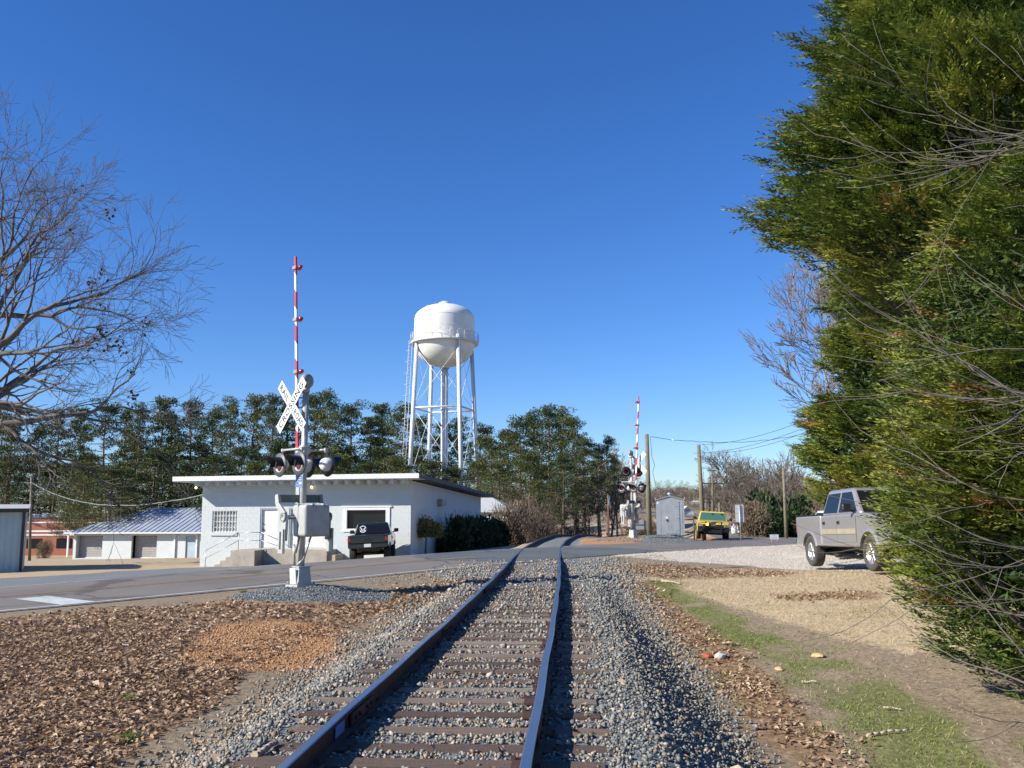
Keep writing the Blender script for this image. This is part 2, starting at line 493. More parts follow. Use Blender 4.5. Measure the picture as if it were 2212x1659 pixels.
def ground_mat():
    """base colours of the ground mixed by painted zones: r leaf litter, g clay, b straw | r green, g pale gravel, b grey gravel"""
    m, nt, b = newmat('ground_soil')
    def att(n):
        a = nt.nodes.new('ShaderNodeAttribute'); a.attribute_name = n
        s = nt.nodes.new('ShaderNodeSeparateColor'); nt.links.new(a.outputs['Color'], s.inputs[0])
        return s.outputs
    z1, z2 = att('zone_a'), att('zone_b')
    fine = noise(nt, 14, 8, 0.72); mid = noise(nt, 1.7, 6, 0.65); grit = noise(nt, 70, 3, 0.75)
    soil = ramp(nt, fine, [(0.3, (0.12, 0.085, 0.055)), (0.5, (0.24, 0.19, 0.13)), (0.7, (0.36, 0.30, 0.22))])
    leaf = ramp(nt, fine, [(0.3, (0.09, 0.055, 0.032)), (0.5, (0.24, 0.155, 0.09)), (0.68, (0.40, 0.29, 0.18))])
    clay = ramp(nt, fine, [(0.3, (0.24, 0.12, 0.05)), (0.5, (0.40, 0.225, 0.11)), (0.7, (0.50, 0.32, 0.18))])
    straw = ramp(nt, fine, [(0.3, (0.25, 0.18, 0.11)), (0.5, (0.42, 0.33, 0.21)), (0.7, (0.54, 0.46, 0.32))])
    green = ramp(nt, fine, [(0.3, (0.08, 0.075, 0.035)), (0.5, (0.15, 0.16, 0.06)), (0.7, (0.26, 0.25, 0.12))])
    pale = ramp(nt, grit, [(0.3, (0.32, 0.28, 0.235)), (0.5, (0.49, 0.45, 0.39)), (0.7, (0.62, 0.57, 0.51))])
    grey = ramp(nt, grit, [(0.3, (0.07, 0.08, 0.09)), (0.5, (0.17, 0.19, 0.20)), (0.7, (0.30, 0.31, 0.31))])
    def edge(src):
        a = nt.nodes.new('ShaderNodeMath'); a.operation = 'MULTIPLY_ADD'; nt.links.new(mid, a.inputs[0]); a.inputs[1].default_value = 1.1
        nt.links.new(src, a.inputs[2])
        c = nt.nodes.new('ShaderNodeMath'); c.operation = 'MULTIPLY_ADD'; c.use_clamp = True; nt.links.new(fine, c.inputs[0]); c.inputs[1].default_value = 0.7
        nt.links.new(a.outputs[0], c.inputs[2])
        return ramp(nt, c.outputs[0], [(0.0, (0, 0, 0)), (1.0, (0, 0, 0))]) if False else c.outputs[0]
    def mask(src):
        e = edge(src)
        s = nt.nodes.new('ShaderNodeMapRange'); s.inputs[1].default_value = 0.98; s.inputs[2].default_value = 1.25
        # mid+fine average about 0.9; zone 0 -> 0, zone ~0.5 -> edge, zone 1 -> full
        a = nt.nodes.new('ShaderNodeMath'); a.operation = 'MULTIPLY_ADD'; nt.links.new(mid, a.inputs[0]); a.inputs[1].default_value = 0.8; nt.links.new(src, a.inputs[2])
        c = nt.nodes.new('ShaderNodeMath'); c.operation = 'MULTIPLY_ADD'; nt.links.new(fine, c.inputs[0]); c.inputs[1].default_value = 0.5; nt.links.new(a.outputs[0], c.inputs[2])
        nt.links.new(c.outputs[0], s.inputs[0])
        return s.outputs[0]
    col = soil
    for src, cc in ((z2[2], grey), (z2[1], pale), (z1[2], straw), (z2[0], green), (z1[1], clay), (z1[0], leaf)):
        col = mixc(nt, mask(src), col, cc)
    nt.links.new(col, b.inputs['Base Color']); b.inputs['Roughness'].default_value = 0.95
    b.inputs['Specular IOR Level'].default_value = 0.15
    bump(nt, b, fine, 0.6, 0.035)
    return m
M['ground'] = ground_mat()
M['stone'] = tinted('ballast_stone', [(0.0, (0.13, 0.135, 0.125)), (0.35, (0.205, 0.208, 0.192)), (0.6, (0.265, 0.268, 0.245)), (0.63, (0.20, 0.14, 0.09)), (0.82, (0.34, 0.27, 0.19)), (1.0, (0.46, 0.41, 0.34))], 0.85)
M['stone_dark'] = tinted('grey_gravel', [(0.0, (0.08, 0.095, 0.10)), (0.9, (0.24, 0.265, 0.275)), (1.0, (0.5, 0.5, 0.48))], 0.85)
M['pebble'] = tinted('pale_gravel', [(0.0, (0.32, 0.28, 0.23)), (1.0, (0.64, 0.59, 0.52))], 0.9)
M['leaf_litter'] = tinted('leaf_litter', [(0.0, (0.12, 0.07, 0.04)), (0.35, (0.28, 0.18, 0.11)), (0.7, (0.44, 0.32, 0.21)), (1.0, (0.62, 0.50, 0.38))], 0.8, trans=0.12)
M['clay_clod'] = tinted('clay_clod', [(0.0, (0.24, 0.125, 0.06)), (0.6, (0.42, 0.245, 0.12)), (1.0, (0.53, 0.37, 0.22))], 0.9)
M['straw'] = tinted('straw', [(0.0, (0.26, 0.18, 0.11)), (0.5, (0.46, 0.37, 0.24)), (1.0, (0.60, 0.52, 0.38))], 0.85, trans=0.15)
M['grass'] = tinted('grass_blades', [(0.0, (0.06, 0.09, 0.02)), (0.5, (0.16, 0.22, 0.045)), (0.8, (0.27, 0.32, 0.08)), (1.0, (0.40, 0.35, 0.2))], 0.8, trans=0.2)
M['cypress'] = tinted('cypress_leaf', [(0.0, (0.025, 0.050, 0.014)), (0.35, (0.08, 0.125, 0.022)), (0.7, (0.20, 0.235, 0.035)), (0.92, (0.33, 0.30, 0.06)), (1.0, (0.26, 0.14, 0.05))], 0.6, trans=0.25)
M['pine'] = tinted('pine_needles', [(0.0, (0.03, 0.05, 0.02)), (0.5, (0.075, 0.10, 0.03)), (1.0, (0.15, 0.155, 0.045))], 0.65, trans=0.15, rand=0.5)
M['evergreen'] = tinted('evergreen_leaf', [(0.0, (0.012, 0.03, 0.010)), (0.6, (0.035, 0.06, 0.018)), (1.0, (0.08, 0.10, 0.03))], 0.55, trans=0.15)
M['nandina'] = tinted('berry_leaf', [(0.0, (0.05, 0.09, 0.03)), (0.6, (0.13, 0.18, 0.07)), (0.75, (0.32, 0.09, 0.03)), (1.0, (0.42, 0.10, 0.03))], 0.6, trans=0.2)
M['brush'] = tinted('dry_brush', [(0.0, (0.07, 0.05, 0.035)), (0.5, (0.17, 0.125, 0.085)), (0.9, (0.27, 0.21, 0.14)), (1.0, (0.09, 0.10, 0.04))], 0.9)
M['bare_wood'] = tinted('bare_twigs', [(0.0, (0.09, 0.07, 0.055)), (0.5, (0.19, 0.155, 0.125)), (1.0, (0.30, 0.25, 0.20))], 0.95, rand=0.3)

# ---------------------------------------------------------------- terrain
_ty = np.array([-8, -5, 0, 6, 8, 12, 19.7, 29, 37.5, 46.6, 56, 65, 80, 100, 120.])
_tx = np.array([-1.62, -1.41, -1.07, -0.66, -0.52, -0.25, 0.25, 0.74, 1.24, 2.0, 3.1, 4.5, 7.6, 13, 20.])
_yd = np.arange(-8, 120.01, 0.5)
_xd = np.interp(_yd, _ty, _tx)
_k = np.hanning(15); _k /= _k.sum()
_xp = np.concatenate([_xd[0] + (np.arange(-7, 0)) * (_xd[1] - _xd[0]), _xd, _xd[-1] + (np.arange(1, 8)) * (_xd[-1] - _xd[-2])])
_xs = np.convolve(_xp, _k, 'valid')
def track_x(y): return np.interp(y, _yd, _xs)
def track_z(y): return np.interp(y, [-8, 33, 40, 50, 58, 63, 70, 80, 100, 140], [0, 0, -0.03, -0.08, -0.13, -0.22, -0.5, -1.1, -2.4, -5.0])

ROAD = np.array([(-48, -16.1, -1.25), (-40, -8.1, -1.02), (-30, 1.9, -0.78), (-20, 11.9, -0.54), (-12, 19.9, -0.34), (-6, 25.9, -0.17), (-2, 29.9, -0.06), (0.9, 32.8, -0.012), (3.2, 35.2, -0.014), (5.2, 37.5, -0.04), (8.2, 41.7, -0.12), (12.2, 45.3, -0.22), (18, 47.9, -0.28), (26, 49.2, -0.28), (45, 50.5, -0.2), (90, 52, 0.2)])
def resample(P, step):
    P = np.asarray(P, float)
    s = np.concatenate([[0], np.cumsum(np.linalg.norm(np.diff(P, axis=0), axis=1))])
    t = np.arange(0, s[-1] + step / 2, step)
    Q = np.stack([np.interp(t, s, P[:, k]) for k in range(P.shape[1])], 1)
    n = max(3, int(4 / step) | 1); w = np.hanning(n + 2)[1:-1]; w /= w.sum(); h = n // 2
    E = np.concatenate([Q[:1] + (Q[:1] - Q[1:2]) * np.arange(h, 0, -1)[:, None], Q, Q[-1:] + (Q[-1:] - Q[-2:-1]) * np.arange(1, h + 1)[:, None]])
    return np.stack([np.convolve(E[:, k], w, 'valid') for k in range(P.shape[1])], 1)
RC = resample(ROAD, 0.5)
STREET = np.array([(13.5, 50.5, -0.32), (16.5, 60, -0.55), (20, 80, -0.75), (24.5, 105, -0.8), (30, 130, -0.6), (33, 150, -0.1), (30, 175, .6), (22, 200, 1.2)])
SC = resample(STREET, 1.0)

def dist_line(x, y, C):
    """distance to polyline C and the z there"""
    best = np.full(x.shape, 1e9); bz = np.zeros(x.shape); bs = np.zeros(x.shape)
    st = 4
    for i in range(0, len(C) - 1, st):
        j = min(i + st, len(C) - 1)
        ax, ay, az = C[i]; bx, by, bzz = C[j]
        dx, dy = bx - ax, by - ay
        t = np.clip(((x - ax) * dx + (y - ay) * dy) / (dx * dx + dy * dy), 0, 1)
        d = np.hypot(x - ax - t * dx, y - ay - t * dy)
        m = d < best
        side = np.sign((x - ax) * dy - (y - ay) * dx)
        best = np.where(m, d, best); bz = np.where(m, az + t * (bzz - az), bz); bs = np.where(m, side, bs)
    return best, bz, bs

CP = np.array([
 (-3.2, 1, -.44), (-3.2, 10, -.44), (-3.2, 18, -.33), (-2.2, 24, -.16), (-7, 5, -.42), (-7, 12, -.38), (-5.5, 18, -.30), (-12, 10, -.48), (-14, 2, -.55),
 (-9, 18, -.33), (-22, 5, -.66), (-12, 24.5, -.42), (-20, 17, -.62), (-34, 0, -1.0), (-34, 12, -1.15),
 (0, 28, -.06), (3, 31, -.02), (1, 38, -.08), (5, 36.5, -.06),
 (3.4, 2, -.88), (3.4, 8, -.82), (3.6, 13, -.62), (3.6, 18, -.40), (3.4, 24, -.14), (5.2, 4, -.8), (5.6, 9, -.62), (6, 14, -.32), (6, 19, -.10), (8, 12, -.28), (8.6, 23, -.02), (8.6, 19.4, .12), (12, 20, .12), (12, 10, -.1), (12, 2, -.35), (22, 20, .2),
 (10, 30, -.02), (18, 36, .0), (28, 38, .1),
 (8, 46, -.13), (4.5, 46, -.12), (9, 53, -.12), (13.5, 56.5, -.78), (13, 62, -.85), (20, 56, -.6), (35, 56, -.4), (30, 80, -.9), (20, 90, -1.0), (26, 130, -.4), (14, 70, -.8),
 (-9, 33, -.56), (-3, 39, -.6), (-7, 42.5, -.86), (-7, 45, -.95), (-4.5, 46, -.88), (-2, 44, -.62), (-17, 48, -1.38), (-12, 46.5, -1.2), (-13, 36, -.85), (-25, 45, -1.4), (-20, 34, -1.1), (-32, 44, -1.5),
 (-45, 93, -3.3), (-32, 90, -3.1), (-25, 70, -2.2), (-45, 65, -2.2), (0, 58, -.85), (1.5, 64, -1.1), (7, 58, -.3), (7.5, 64, -.6),
 (12, 80, -1.5), (18, 110, -2.0), (-8, 75, -2.4), (-20, 110, -3.6), (0, 105, -3.0), (-50, 130, -3.8), (-110, 130, -4.0), (-100, 60, -3.0),
 (55, 130, -.4), (60, 230, 2.5), (0, 230, .5), (-100, 240, -3), (-240, 150, -4), (150, 240, 5), (200, 80, 3), (100, 20, 1), (0, -35, -.6), (-60, -35, -1.8), (80, -35, .8), (90, 300, 4), (10, 330, 2), (-120, 330, 0)])
def _tps(r2): return np.where(r2 > 1e-9, 0.5 * r2 * np.log(np.maximum(r2, 1e-9)), 0)
def _fit():
    P = CP[:, :2] / 20.0; n = len(P)
    K = _tps(((P[:, None] - P[None]) ** 2).sum(-1)) + np.eye(n) * 0.004
    A = np.zeros((n + 3, n + 3)); A[:n, :n] = K; A[:n, n] = 1; A[:n, n + 1:] = P; A[n, :n] = 1; A[n + 1:, :n] = P.T
    return np.linalg.solve(A, np.concatenate([CP[:, 2], np.zeros(3)]))
_W = _fit()
def vnoise(x, y, s, seed=0):
    g = np.random.default_rng(seed).random((64, 64))
    u, v = x / s, y / s
    i, j = np.floor(u).astype(int), np.floor(v).astype(int); fu, fv = u - i, v - j
    fu = fu * fu * (3 - 2 * fu); fv = fv * fv * (3 - 2 * fv)
    a, b = g[i % 64, j % 64], g[(i + 1) % 64, j % 64]; c, d = g[i % 64, (j + 1) % 64], g[(i + 1) % 64, (j + 1) % 64]
    return (a * (1 - fu) + b * fu) * (1 - fv) + (c * (1 - fu) + d * fu) * fv - 0.5
def sst(x, a, b):
    t = np.clip((x - a) / (b - a), 0, 1); return t * t * (3 - 2 * t)

MAST1 = (-4.66, 19.7); MAST2 = (6.45, 48.0); SHED = (9.2, 52.0)
def base_h(x, y):
    xc, yc = np.clip(x, -240, 200), np.clip(y, -35, 330)
    P = np.stack([xc, yc], -1).reshape(-1, 2) / 20.0
    out = np.zeros(len(P))
    for k in range(0, len(P), 20000):
        q = P[k:k + 20000]
        out[k:k + 20000] = _tps(((q[:, None] - CP[None, :, :2] / 20.0) ** 2).sum(-1)) @ _W[:len(CP)] + _W[len(CP)] + q @ _W[len(CP) + 1:]
    return out.reshape(x.shape)
def height(x, y, fine=True):
    x = np.asarray(x, float); y = np.asarray(y, float)
    h = base_h(x, y)
    if fine:
        amp = sst(np.hypot(x, y), 400, 30)
        h = h + amp * (vnoise(x, y, 1.1, 1) * 0.05 + vnoise(x, y, 0.33, 2) * 0.03 + vnoise(x, y, 4.5, 3) * 0.07)
    for cx, cy, a, r in ((MAST1[0], MAST1[1], 0.2, 1.15), (MAST2[0], MAST2[1], 0.10, 1.6), (9.5, 52, 0.08, 2.4), (-4.4, 13.4, 0.05, 1.0)):
        h = h + a * np.exp(-((x - cx) ** 2 + (y - cy) ** 2) / (2 * r * r * 0.55))
    # ballast bed
    d = np.abs(x - track_x(y)); zt = track_z(y)
    sd_ = x - track_x(y)
    crown = zt - 0.185 - np.where(sd_ > 0, np.clip(d - 1.68, 0, None) * 0.58, np.clip(d - 1.48, 0, None) * 0.5)
    w = sst(y, 118, 100)
    k = 0.05
    sm = np.logaddexp(h / k, crown / k) * k
    sm = np.where(d < 1.48, np.minimum(sm, crown + 0.02), sm)
    h = np.where(y < 118, h * (1 - w) + sm * w, h)
    # road corridors
    for C, hw in ((RC, 3.25), (SC, 2.8)):
        dd, rz, _ = dist_line(x, y, C)
        t = sst(dd, hw + 1.7, hw)
        h = h * (1 - t) + (rz - 0.035) * t
    return h
def hz(x, y): return float(height(np.array([x]), np.array([y]), False)[0])

def cap(x, y, x0, y0, x1, y1, r, s=0.8):
    dx, dy = x1 - x0, y1 - y0
    t = np.clip(((x - x0) * dx + (y - y0) * dy) / max(dx * dx + dy * dy, 1e-6), 0, 1)
    return sst(np.hypot(x - x0 - t * dx, y - y0 - t * dy), r + s / 2, r - s / 2)
def chain(x, y, pts, s=0.8):
    o = np.zeros_like(x)
    for a, b in zip(pts[:-1], pts[1:]): o = np.maximum(o, cap(x, y, a[0], a[1], b[0], b[1], (a[2] + b[2]) / 2, s))
    return o
def zones(x, y):
    d = x - track_x(y)
    rd, _, side = dist_line(x, y, RC)
    sd, _, _ = dist_line(x, y, SC)
    nearside = side > 0
    clay = np.maximum(cap(x, y, -4.0, 14.9, -3.5, 12.4, 1.05, 0.9), chain(x, y, [(4.6, 43.6, 1.3), (5.2, 47, 1.6), (5.6, 53, 1.6)], 1))
    clay = np.maximum(clay, cap(x, y, 13, 58, 11, 70, 3.5, 2) * 0.9)
    leaf = sst(-d, 2.35, 3.1) * sst(27.9 - (y - x), 0.0, 0.9) * sst(y - (x + 4) * .5, 20.5, 18.0)
    leaf = np.maximum(leaf, chain(x, y, [(-3.4, 17.4, .9), (-2.4, 19.2, .8), (-1.2, 22.0, .6)], .8) * .95)
    leaf = np.where(nearside, leaf, 0) * (1 - clay) * (1 - cap(x, y, MAST1[0] + .2, MAST1[1] - .2, MAST1[0] + .5, MAST1[1] - .1, 1.5, .7)) * (1 - cap(x, y, -3.05, 11.4, -2.6, 10.0, .35, .5))
    leaf = np.maximum(leaf, chain(x, y, [(3.9, 25, 1.1), (4.7, 22.8, 1.2), (6.0, 22.4, .9)], 1.3))
    leaf = np.maximum(leaf, chain(x, y, [(2.8, 4, .2), (2.8, 9, .3), (3.1, 13.5, .45), (3.0, 17, .3), (2.9, 21.5, .4)], 1.0) * .85)
    leaf = np.maximum(leaf, chain(x, y, [(5.5, 17.6, .5), (6.6, 17.0, .4)], .8) * .7)
    green = chain(x, y, [(3.4, 21.5, .3), (3.55, 17.5, .4), (3.75, 14.5, .4), (4.2, 12.3, .5), (4.1, 10, .55), (3.75, 8, .55), (3.7, 5, .6)], 1.2) * .92
    green = np.maximum(green, cap(x, y, 4.9, 8.0, 5.2, 3, .9, 1.8) * .62)
    green = green * np.clip(1.15 + 1.2 * vnoise(x, y, 1.1, 21) + 1.1 * vnoise(x, y, .45, 22), 0, 1)
    straw = sst(x + 0.25 * (y - 14), 4.6, 5.6) * sst(y, 11.6, 13.4) * sst(y + (x - 6) * .55, 25.0, 22.5)
    line = np.interp(x, [3.2, 3.8, 5.2, 6.6, 7.2, 8.4, 12, 20], [31, 28.8, 26.8, 25.2, 23.4, 21.8, 20.2, 18.5])
    pale = sst(y - line, -0.3, 0.6) * np.where(nearside, 1, 0) * sst(x, 3.1, 3.9)
    grey = np.maximum(cap(x, y, MAST1[0] - .1, MAST1[1] - .25, MAST1[0] + .95, MAST1[1] - .2, 1.2, .7), cap(x, y, 7, 47.6, 11.5, 52, 3.0, 1.2))
    grey = np.maximum(grey, sst(np.where(d < 0, -d + .2, d), 2.55, 2.0) * sst(y, 110, 90))
    grey = np.maximum(grey, chain(x, y, [(-1.6, 24, .9), (0, 27.5, .8), (2.6, 28, .8)], 1) * .75)
    # gravel yard beyond the road on the left, lawn behind
    yard = np.where(~nearside, 1, 0) * sst(x, -8.5, -10.5) * sst(y - x, 62.5, 60) 
    lawn = np.where(~nearside, 1, 0) * sst(y - x, 60.5, 63) * sst(x, 2, -6) * sst(y, 130, 115)
    far = sst(y, 56, 62) * sst(x, 8, 12) * sst(y, 160, 130)
    verge = np.where(~nearside, 1, 0) * sst(x, -10.5, -8.5) * sst(x, 3, 0) * .7
    straw = np.maximum.reduce([straw, lawn, far * .8, verge * sst(y, 90, 60)])
    grey = np.maximum(grey, yard)
    A = np.stack([leaf, clay, straw * (1 - pale), np.ones_like(x)], -1)
    B = np.stack([green, pale, grey, np.ones_like(x)], -1)
    return A, B


def axis(a0, a1, step, lo, hi, g):
    m = list(np.arange(a0, a1 + 1e-6, step))
    s = step; p = m[0]
    while p > lo: s *= g; p -= s; m.insert(0, p)
    s = step; p = m[-1]
    while p < hi: s *= g; p += s; m.append(p)
    return np.array(m)
gx = axis(-12, 10, 0.16, -900, 900, 1.055)
gy = axis(2.5, 31, 0.16, -70, 1500, 1.028)
XX, YY = np.meshgrid(gx, gy)
ZZ = height(XX, YY)
nx, ny = len(gx), len(gy)
I = np.arange(nx * ny).reshape(ny, nx)
F = np.stack([I[:-1, :-1], I[:-1, 1:], I[1:, 1:], I[1:, :-1]], -1).reshape(-1, 4)
gme = np_mesh('ground', np.stack([XX, YY, ZZ], -1), F, smooth=True)
za, zb = zones(XX, YY)
for nm, z in (('zone_a', za), ('zone_b', zb)):
    a = gme.color_attributes.new(nm, 'FLOAT_COLOR', 'POINT')
    a.data.foreach_set('color', z.astype(np.float32).ravel())
ground = link('ground', gme, M['ground'])
ground['kind'] = 'structure'


def ribbon(name, C, l, r, mat, dz=0.0, parent=None, jitter=0.0, cross=None, seed=3):
    """strip along centreline C between offsets l and r (numbers or arrays), left negative"""
    C = np.asarray(C); t = np.gradient(C[:, :2], axis=0); t /= np.linalg.norm(t, axis=1)[:, None]
    nrm = np.stack([t[:, 1], -t[:, 0]], 1)
    n = len(C); offs = np.linspace(0, 1, cross or 2)
    l = np.broadcast_to(l, n) + jitter * vnoise(np.arange(n) * .5, np.zeros(n), 1.0, seed) * 2
    r = np.broadcast_to(r, n) + jitter * vnoise(np.arange(n) * .5, np.ones(n) * 9, 1.3, seed) * 2
    V = []
    for o in offs:
        w = (l + (r - l) * o)[:, None]
        V.append(np.concatenate([C[:, :2] + nrm * w, (C[:, 2] + dz - 0.02 * np.abs(w[:, 0]) / 3.0)[:, None]], 1))
    k = len(offs)
    V = np.stack(V, 1).reshape(-1, 3)
    I = np.arange(n * k).reshape(n, k)
    F = np.stack([I[:-1, :-1], I[:-1, 1:], I[1:, 1:], I[1:, :-1]], -1).reshape(-1, 4)[:, ::-1]
    return link(name, np_mesh(name, V, F), mat, parent)
road = ribbon('road', RC, -3.1, 3.1, M['asphalt'], 0, jitter=0.10, cross=7); road['kind'] = 'structure'
street = ribbon('side_street', SC, -2.6, 2.6, M['asphalt'], 0, jitter=0.15, cross=3); street['kind'] = 'structure'
# RC runs left -> right, so positive offsets lie on the camera's side
sel = RC[:, 0] < -1.6
ribbon('edge_line', RC[sel], 2.76, 2.87, M['line_white'], 0.005, road)
sel2 = (RC[:, 0] < -1.2)
ribbon('centre_line', RC[sel2], -0.15, -0.06, M['line_yellow'], 0.006, road)
ribbon('centre_line', RC[sel2], 0.06, 0.15, M['line_yellow'], 0.006, road)
ribbon('edge_line', RC[(RC[:, 0] < -9)], -2.86, -2.78, M['line_white'], 0.005, road)
def stop_bar():
    P = [at(39, 1288, 19.4), at(101, 1282.5, 20.0), at(221, 1291.7, 18.8), at(143, 1297.5, 18.3)]
    c = [Vector((-10.98, 19.84, 0)), Vector((-10.52, 20.35, 0)), Vector((-8.80, 19.05, 0)), Vector((-9.32, 18.6, 0))]
    v = []
    for p in c:
        dd, rz, _ = dist_line(np.array([p.x]), np.array([p.y]), RC)
        v.append((p.x, p.y, rz[0] - 0.02 * dd[0] / 3 + 0.007))
    return np_mesh('stop_line', v, [(3, 2, 1, 0)])
link('stop_line', stop_bar(), M['line_white'], road)
# fresh asphalt of the level crossing, laid over the older road in the direction of the road
cs = (RC[:, 0] > -2.7) & (RC[:, 0] < 4.3)
CC = RC[cs]; u = np.linspace(-1, 1, len(CC)); wl = 3.08 * np.sqrt(np.clip(1 - np.abs(u) ** 5, 0.05, 1))
ribbon('crossing_patch', CC, -wl, wl, M['asphalt_new'], 0.005, road, cross=5)

# ---------------------------------------------------------------- railway track
track = thing('railway_track', 'single rusty railway track on wooden ties running ahead over the road', 'railway track', (0, 0, 0))
TY = np.concatenate([np.arange(1.5, 30, 0.5), np.arange(30, 112, 1.0)])
def track_frame(y):
    x = float(track_x(y)); e = 0.25
    dx = float(track_x(y + e) - track_x(y - e)) / (2 * e)
    t = Vector((dx, 1, 0)).normalized(); return Vector((x, y, float(track_z(y)))), t, Vector((t.y, -t.x, 0))
prof = [(-.066, -.165), (.066, -.165), (.066, -.152), (.012, -.137), (.012, -.045), (.036, -.034), (.036, -.006), (.028, 0), (-.028, 0), (-.036, -.006), (-.036, -.034), (-.012, -.045), (-.012, -.137), (-.066, -.152)]
for s in (-1, 1):
    mb = MB(); n = len(prof); vs = []
    for y in TY:
        c, t, nn = track_frame(float(y))
        wob = 0.006 * math.sin(y * 1.7 + s) + 0.004 * math.sin(y * 0.6)
        for a, b in prof: vs.append(c + nn * (s * 0.7525 + a + wob) + Vector((0, 0, b)))
    fs = []; mi = []
    for i in range(len(TY) - 1):
        for j in range(n):
            fs.append((i * n + j, i * n + (j + 1) % n, (i + 1) * n + (j + 1) % n, (i + 1) * n + j)); mi.append(1 if j in (6, 7, 8) else 0)
    mb.add(vs, fs); mb.m = mi
    mb.build('rail', [M['rail_side'], M['rail_top']], track)
# rail joints
for s, y in ((-1, 7.6), (1, 7.05), (1, 12.1), (-1, 12.6), (-1, 18.5), (1, 18.0)):
    c, t, nn = track_frame(y); mb = MB()
    R = Matrix((nn, t, Vector((0, 0, 1)))).transposed().to_4x4()
    for side in (-1, 1):
        mb.cbox(c + nn * (s * 0.7525 + side * 0.028) + Vector((0, 0, -.09)), (.026, .72, .088), R, 0.006)
        for k in (-.27, -.13, .13, .27):
            mb.tube(c + nn * (s * .7525 + side * .04) + t * k + Vector((0, 0, -.09)), c + nn * (s * .7525 + side * .066) + t * k + Vector((0, 0, -.09)), .017, n=6)
    mb.build('joint_bar', M['rail_side'], track)
c, t, nn = track_frame(6.95)
mb = MB(); R = Matrix((nn, t, Vector((0, 0, 1)))).transposed().to_4x4()
mb.cbox(c + nn * (-0.7525 + .016) + Vector((0, 0, -.09)), (.004, .26, .085), R)
pb = mb.build('rail_reflection', paint('reflection_blue', (0.10, 0.22, 0.55), 0.4), track); pb['label'] = 'pale blue painted reflection on the inner side of the rail'  # bluish reflection near the rail joint, put into a thin coloured plate
# ties: every sleeper its own part
def tie_mesh(seed):
    r = random.Random(seed); bm = bmesh.new()
    bmesh.ops.create_cube(bm, size=1)
    bmesh.ops.bevel(bm, geom=bm.edges[:], offset=0.03, segments=1, affect='EDGES')
    for v in bm.verts:
        v.co.x = v.co.x * 2.58 + r.uniform(-.02, .02); v.co.y = v.co.y * 0.225 + r.uniform(-.008, .008); v.co.z = v.co.z * 0.18 + r.uniform(-.006, .006)
    me = bpy.data.meshes.new('tie'); bm.to_mesh(me); bm.free(); me.materials.append(M['tie_wood']); return me
ties = [tie_mesh(k) for k in range(6)]
plate = MB()
plate.cbox((0, 0, 0), (.19, .30, .018)).cbox((-.09, .08, .018), (.03, .03, .03)).cbox((.09, -.08, .018), (.03, .03, .03))
plate_me = None
TIES = []
rr = random.Random(5)
y = 3.2
while y < 29.0:
    TIES.append(y); y += 0.494 + rr.uniform(-.05, .05)
y = 39.0
while y < 66: TIES.append(y); y += 0.52
for k, y in enumerate(TIES):
    c, t, nn = track_frame(y)
    ang = math.atan2(nn.y, nn.x) + rr.uniform(-.018, .018)
    sink = rr.uniform(-.012, .016) - (0.015 if 17 < y < 26 else 0) - (0.03 if y > 26 else 0)
    o = link('tie', rr.choice(ties), None, track)
    o.location = c + nn * rr.uniform(-.07, .07) + Vector((0, 0, -.165 - .09 + sink)); o.rotation_euler = (rr.uniform(-.01, .01), 0, ang)
    if y < 16:
        for s in (-1, 1):
            if plate_me is None:
                po = plate.build('tie_plate', M['rail_side'], o); plate_me = po.data
            else: po = link('tie_plate', plate_me, None, o)
            po.location = (s * .7525, 0, .095)

# ---------------------------------------------------------------- loose ground cover
def sample_height(x, y):
    i = np.clip(np.searchsorted(gx, x) - 1, 0, nx - 2); j = np.clip(np.searchsorted(gy, y) - 1, 0, ny - 2)
    fx = (x - gx[i]) / (gx[i + 1] - gx[i]); fy = (y - gy[j]) / (gy[j + 1] - gy[j])
    return (ZZ[j, i] * (1 - fx) + ZZ[j, i + 1] * fx) * (1 - fy) + (ZZ[j + 1, i] * (1 - fx) + ZZ[j + 1, i + 1] * fx) * fy
def rot_mats(n, tilt=PI):
    a = rng.uniform(0, 2 * PI, n); b = rng.uniform(-tilt, tilt, n); c = rng.uniform(-tilt, tilt, n)
    ca, sa, cb, sb, cc, sn = np.cos(a), np.sin(a), np.cos(b), np.sin(b), np.cos(c), np.sin(c)
    Z = np.stack([np.stack([ca, -sa, 0 * a], -1), np.stack([sa, ca, 0 * a], -1), np.stack([0 * a, 0 * a, 1 + 0 * a], -1)], 1)
    X = np.stack([np.stack([1 + 0 * a, 0 * a, 0 * a], -1), np.stack([0 * a, cb, -sb], -1), np.stack([0 * a, sb, cb], -1)], 1)
    Y = np.stack([np.stack([cc, 0 * a, sn], -1), np.stack([0 * a, 1 + 0 * a, 0 * a], -1), np.stack([-sn, 0 * a, cc], -1)], 1)
    return Z @ X @ Y
def stones(name, P, size, mat, tint, flat=0.7):
    n = len(P)
    base = np.array([(1, 0, 0), (-1, 0, 0), (0, 1, 0), (0, -1, 0), (0, 0, 1), (0, 0, -1)], float)
    V = base[None] * rng.uniform(0.55, 1.0, (n, 6, 1))
    V += rng.uniform(-.28, .28, (n, 6, 3))
    V *= np.array([1, 0.85, flat]) * size[:, None, None] * 0.5
    V = np.einsum('nij,nkj->nki', rot_mats(n, 0.9), V) + P[:, None]
    f = np.array([(0, 2, 4), (2, 1, 4), (1, 3, 4), (3, 0, 4), (2, 0, 5), (1, 2, 5), (3, 1, 5), (0, 3, 5)])
    F = (f[None] + (np.arange(n) * 6)[:, None, None]).reshape(-1, 3)
    return link(name, np_mesh(name, V.reshape(-1, 3), F, np.repeat(tint, 8)), mat)
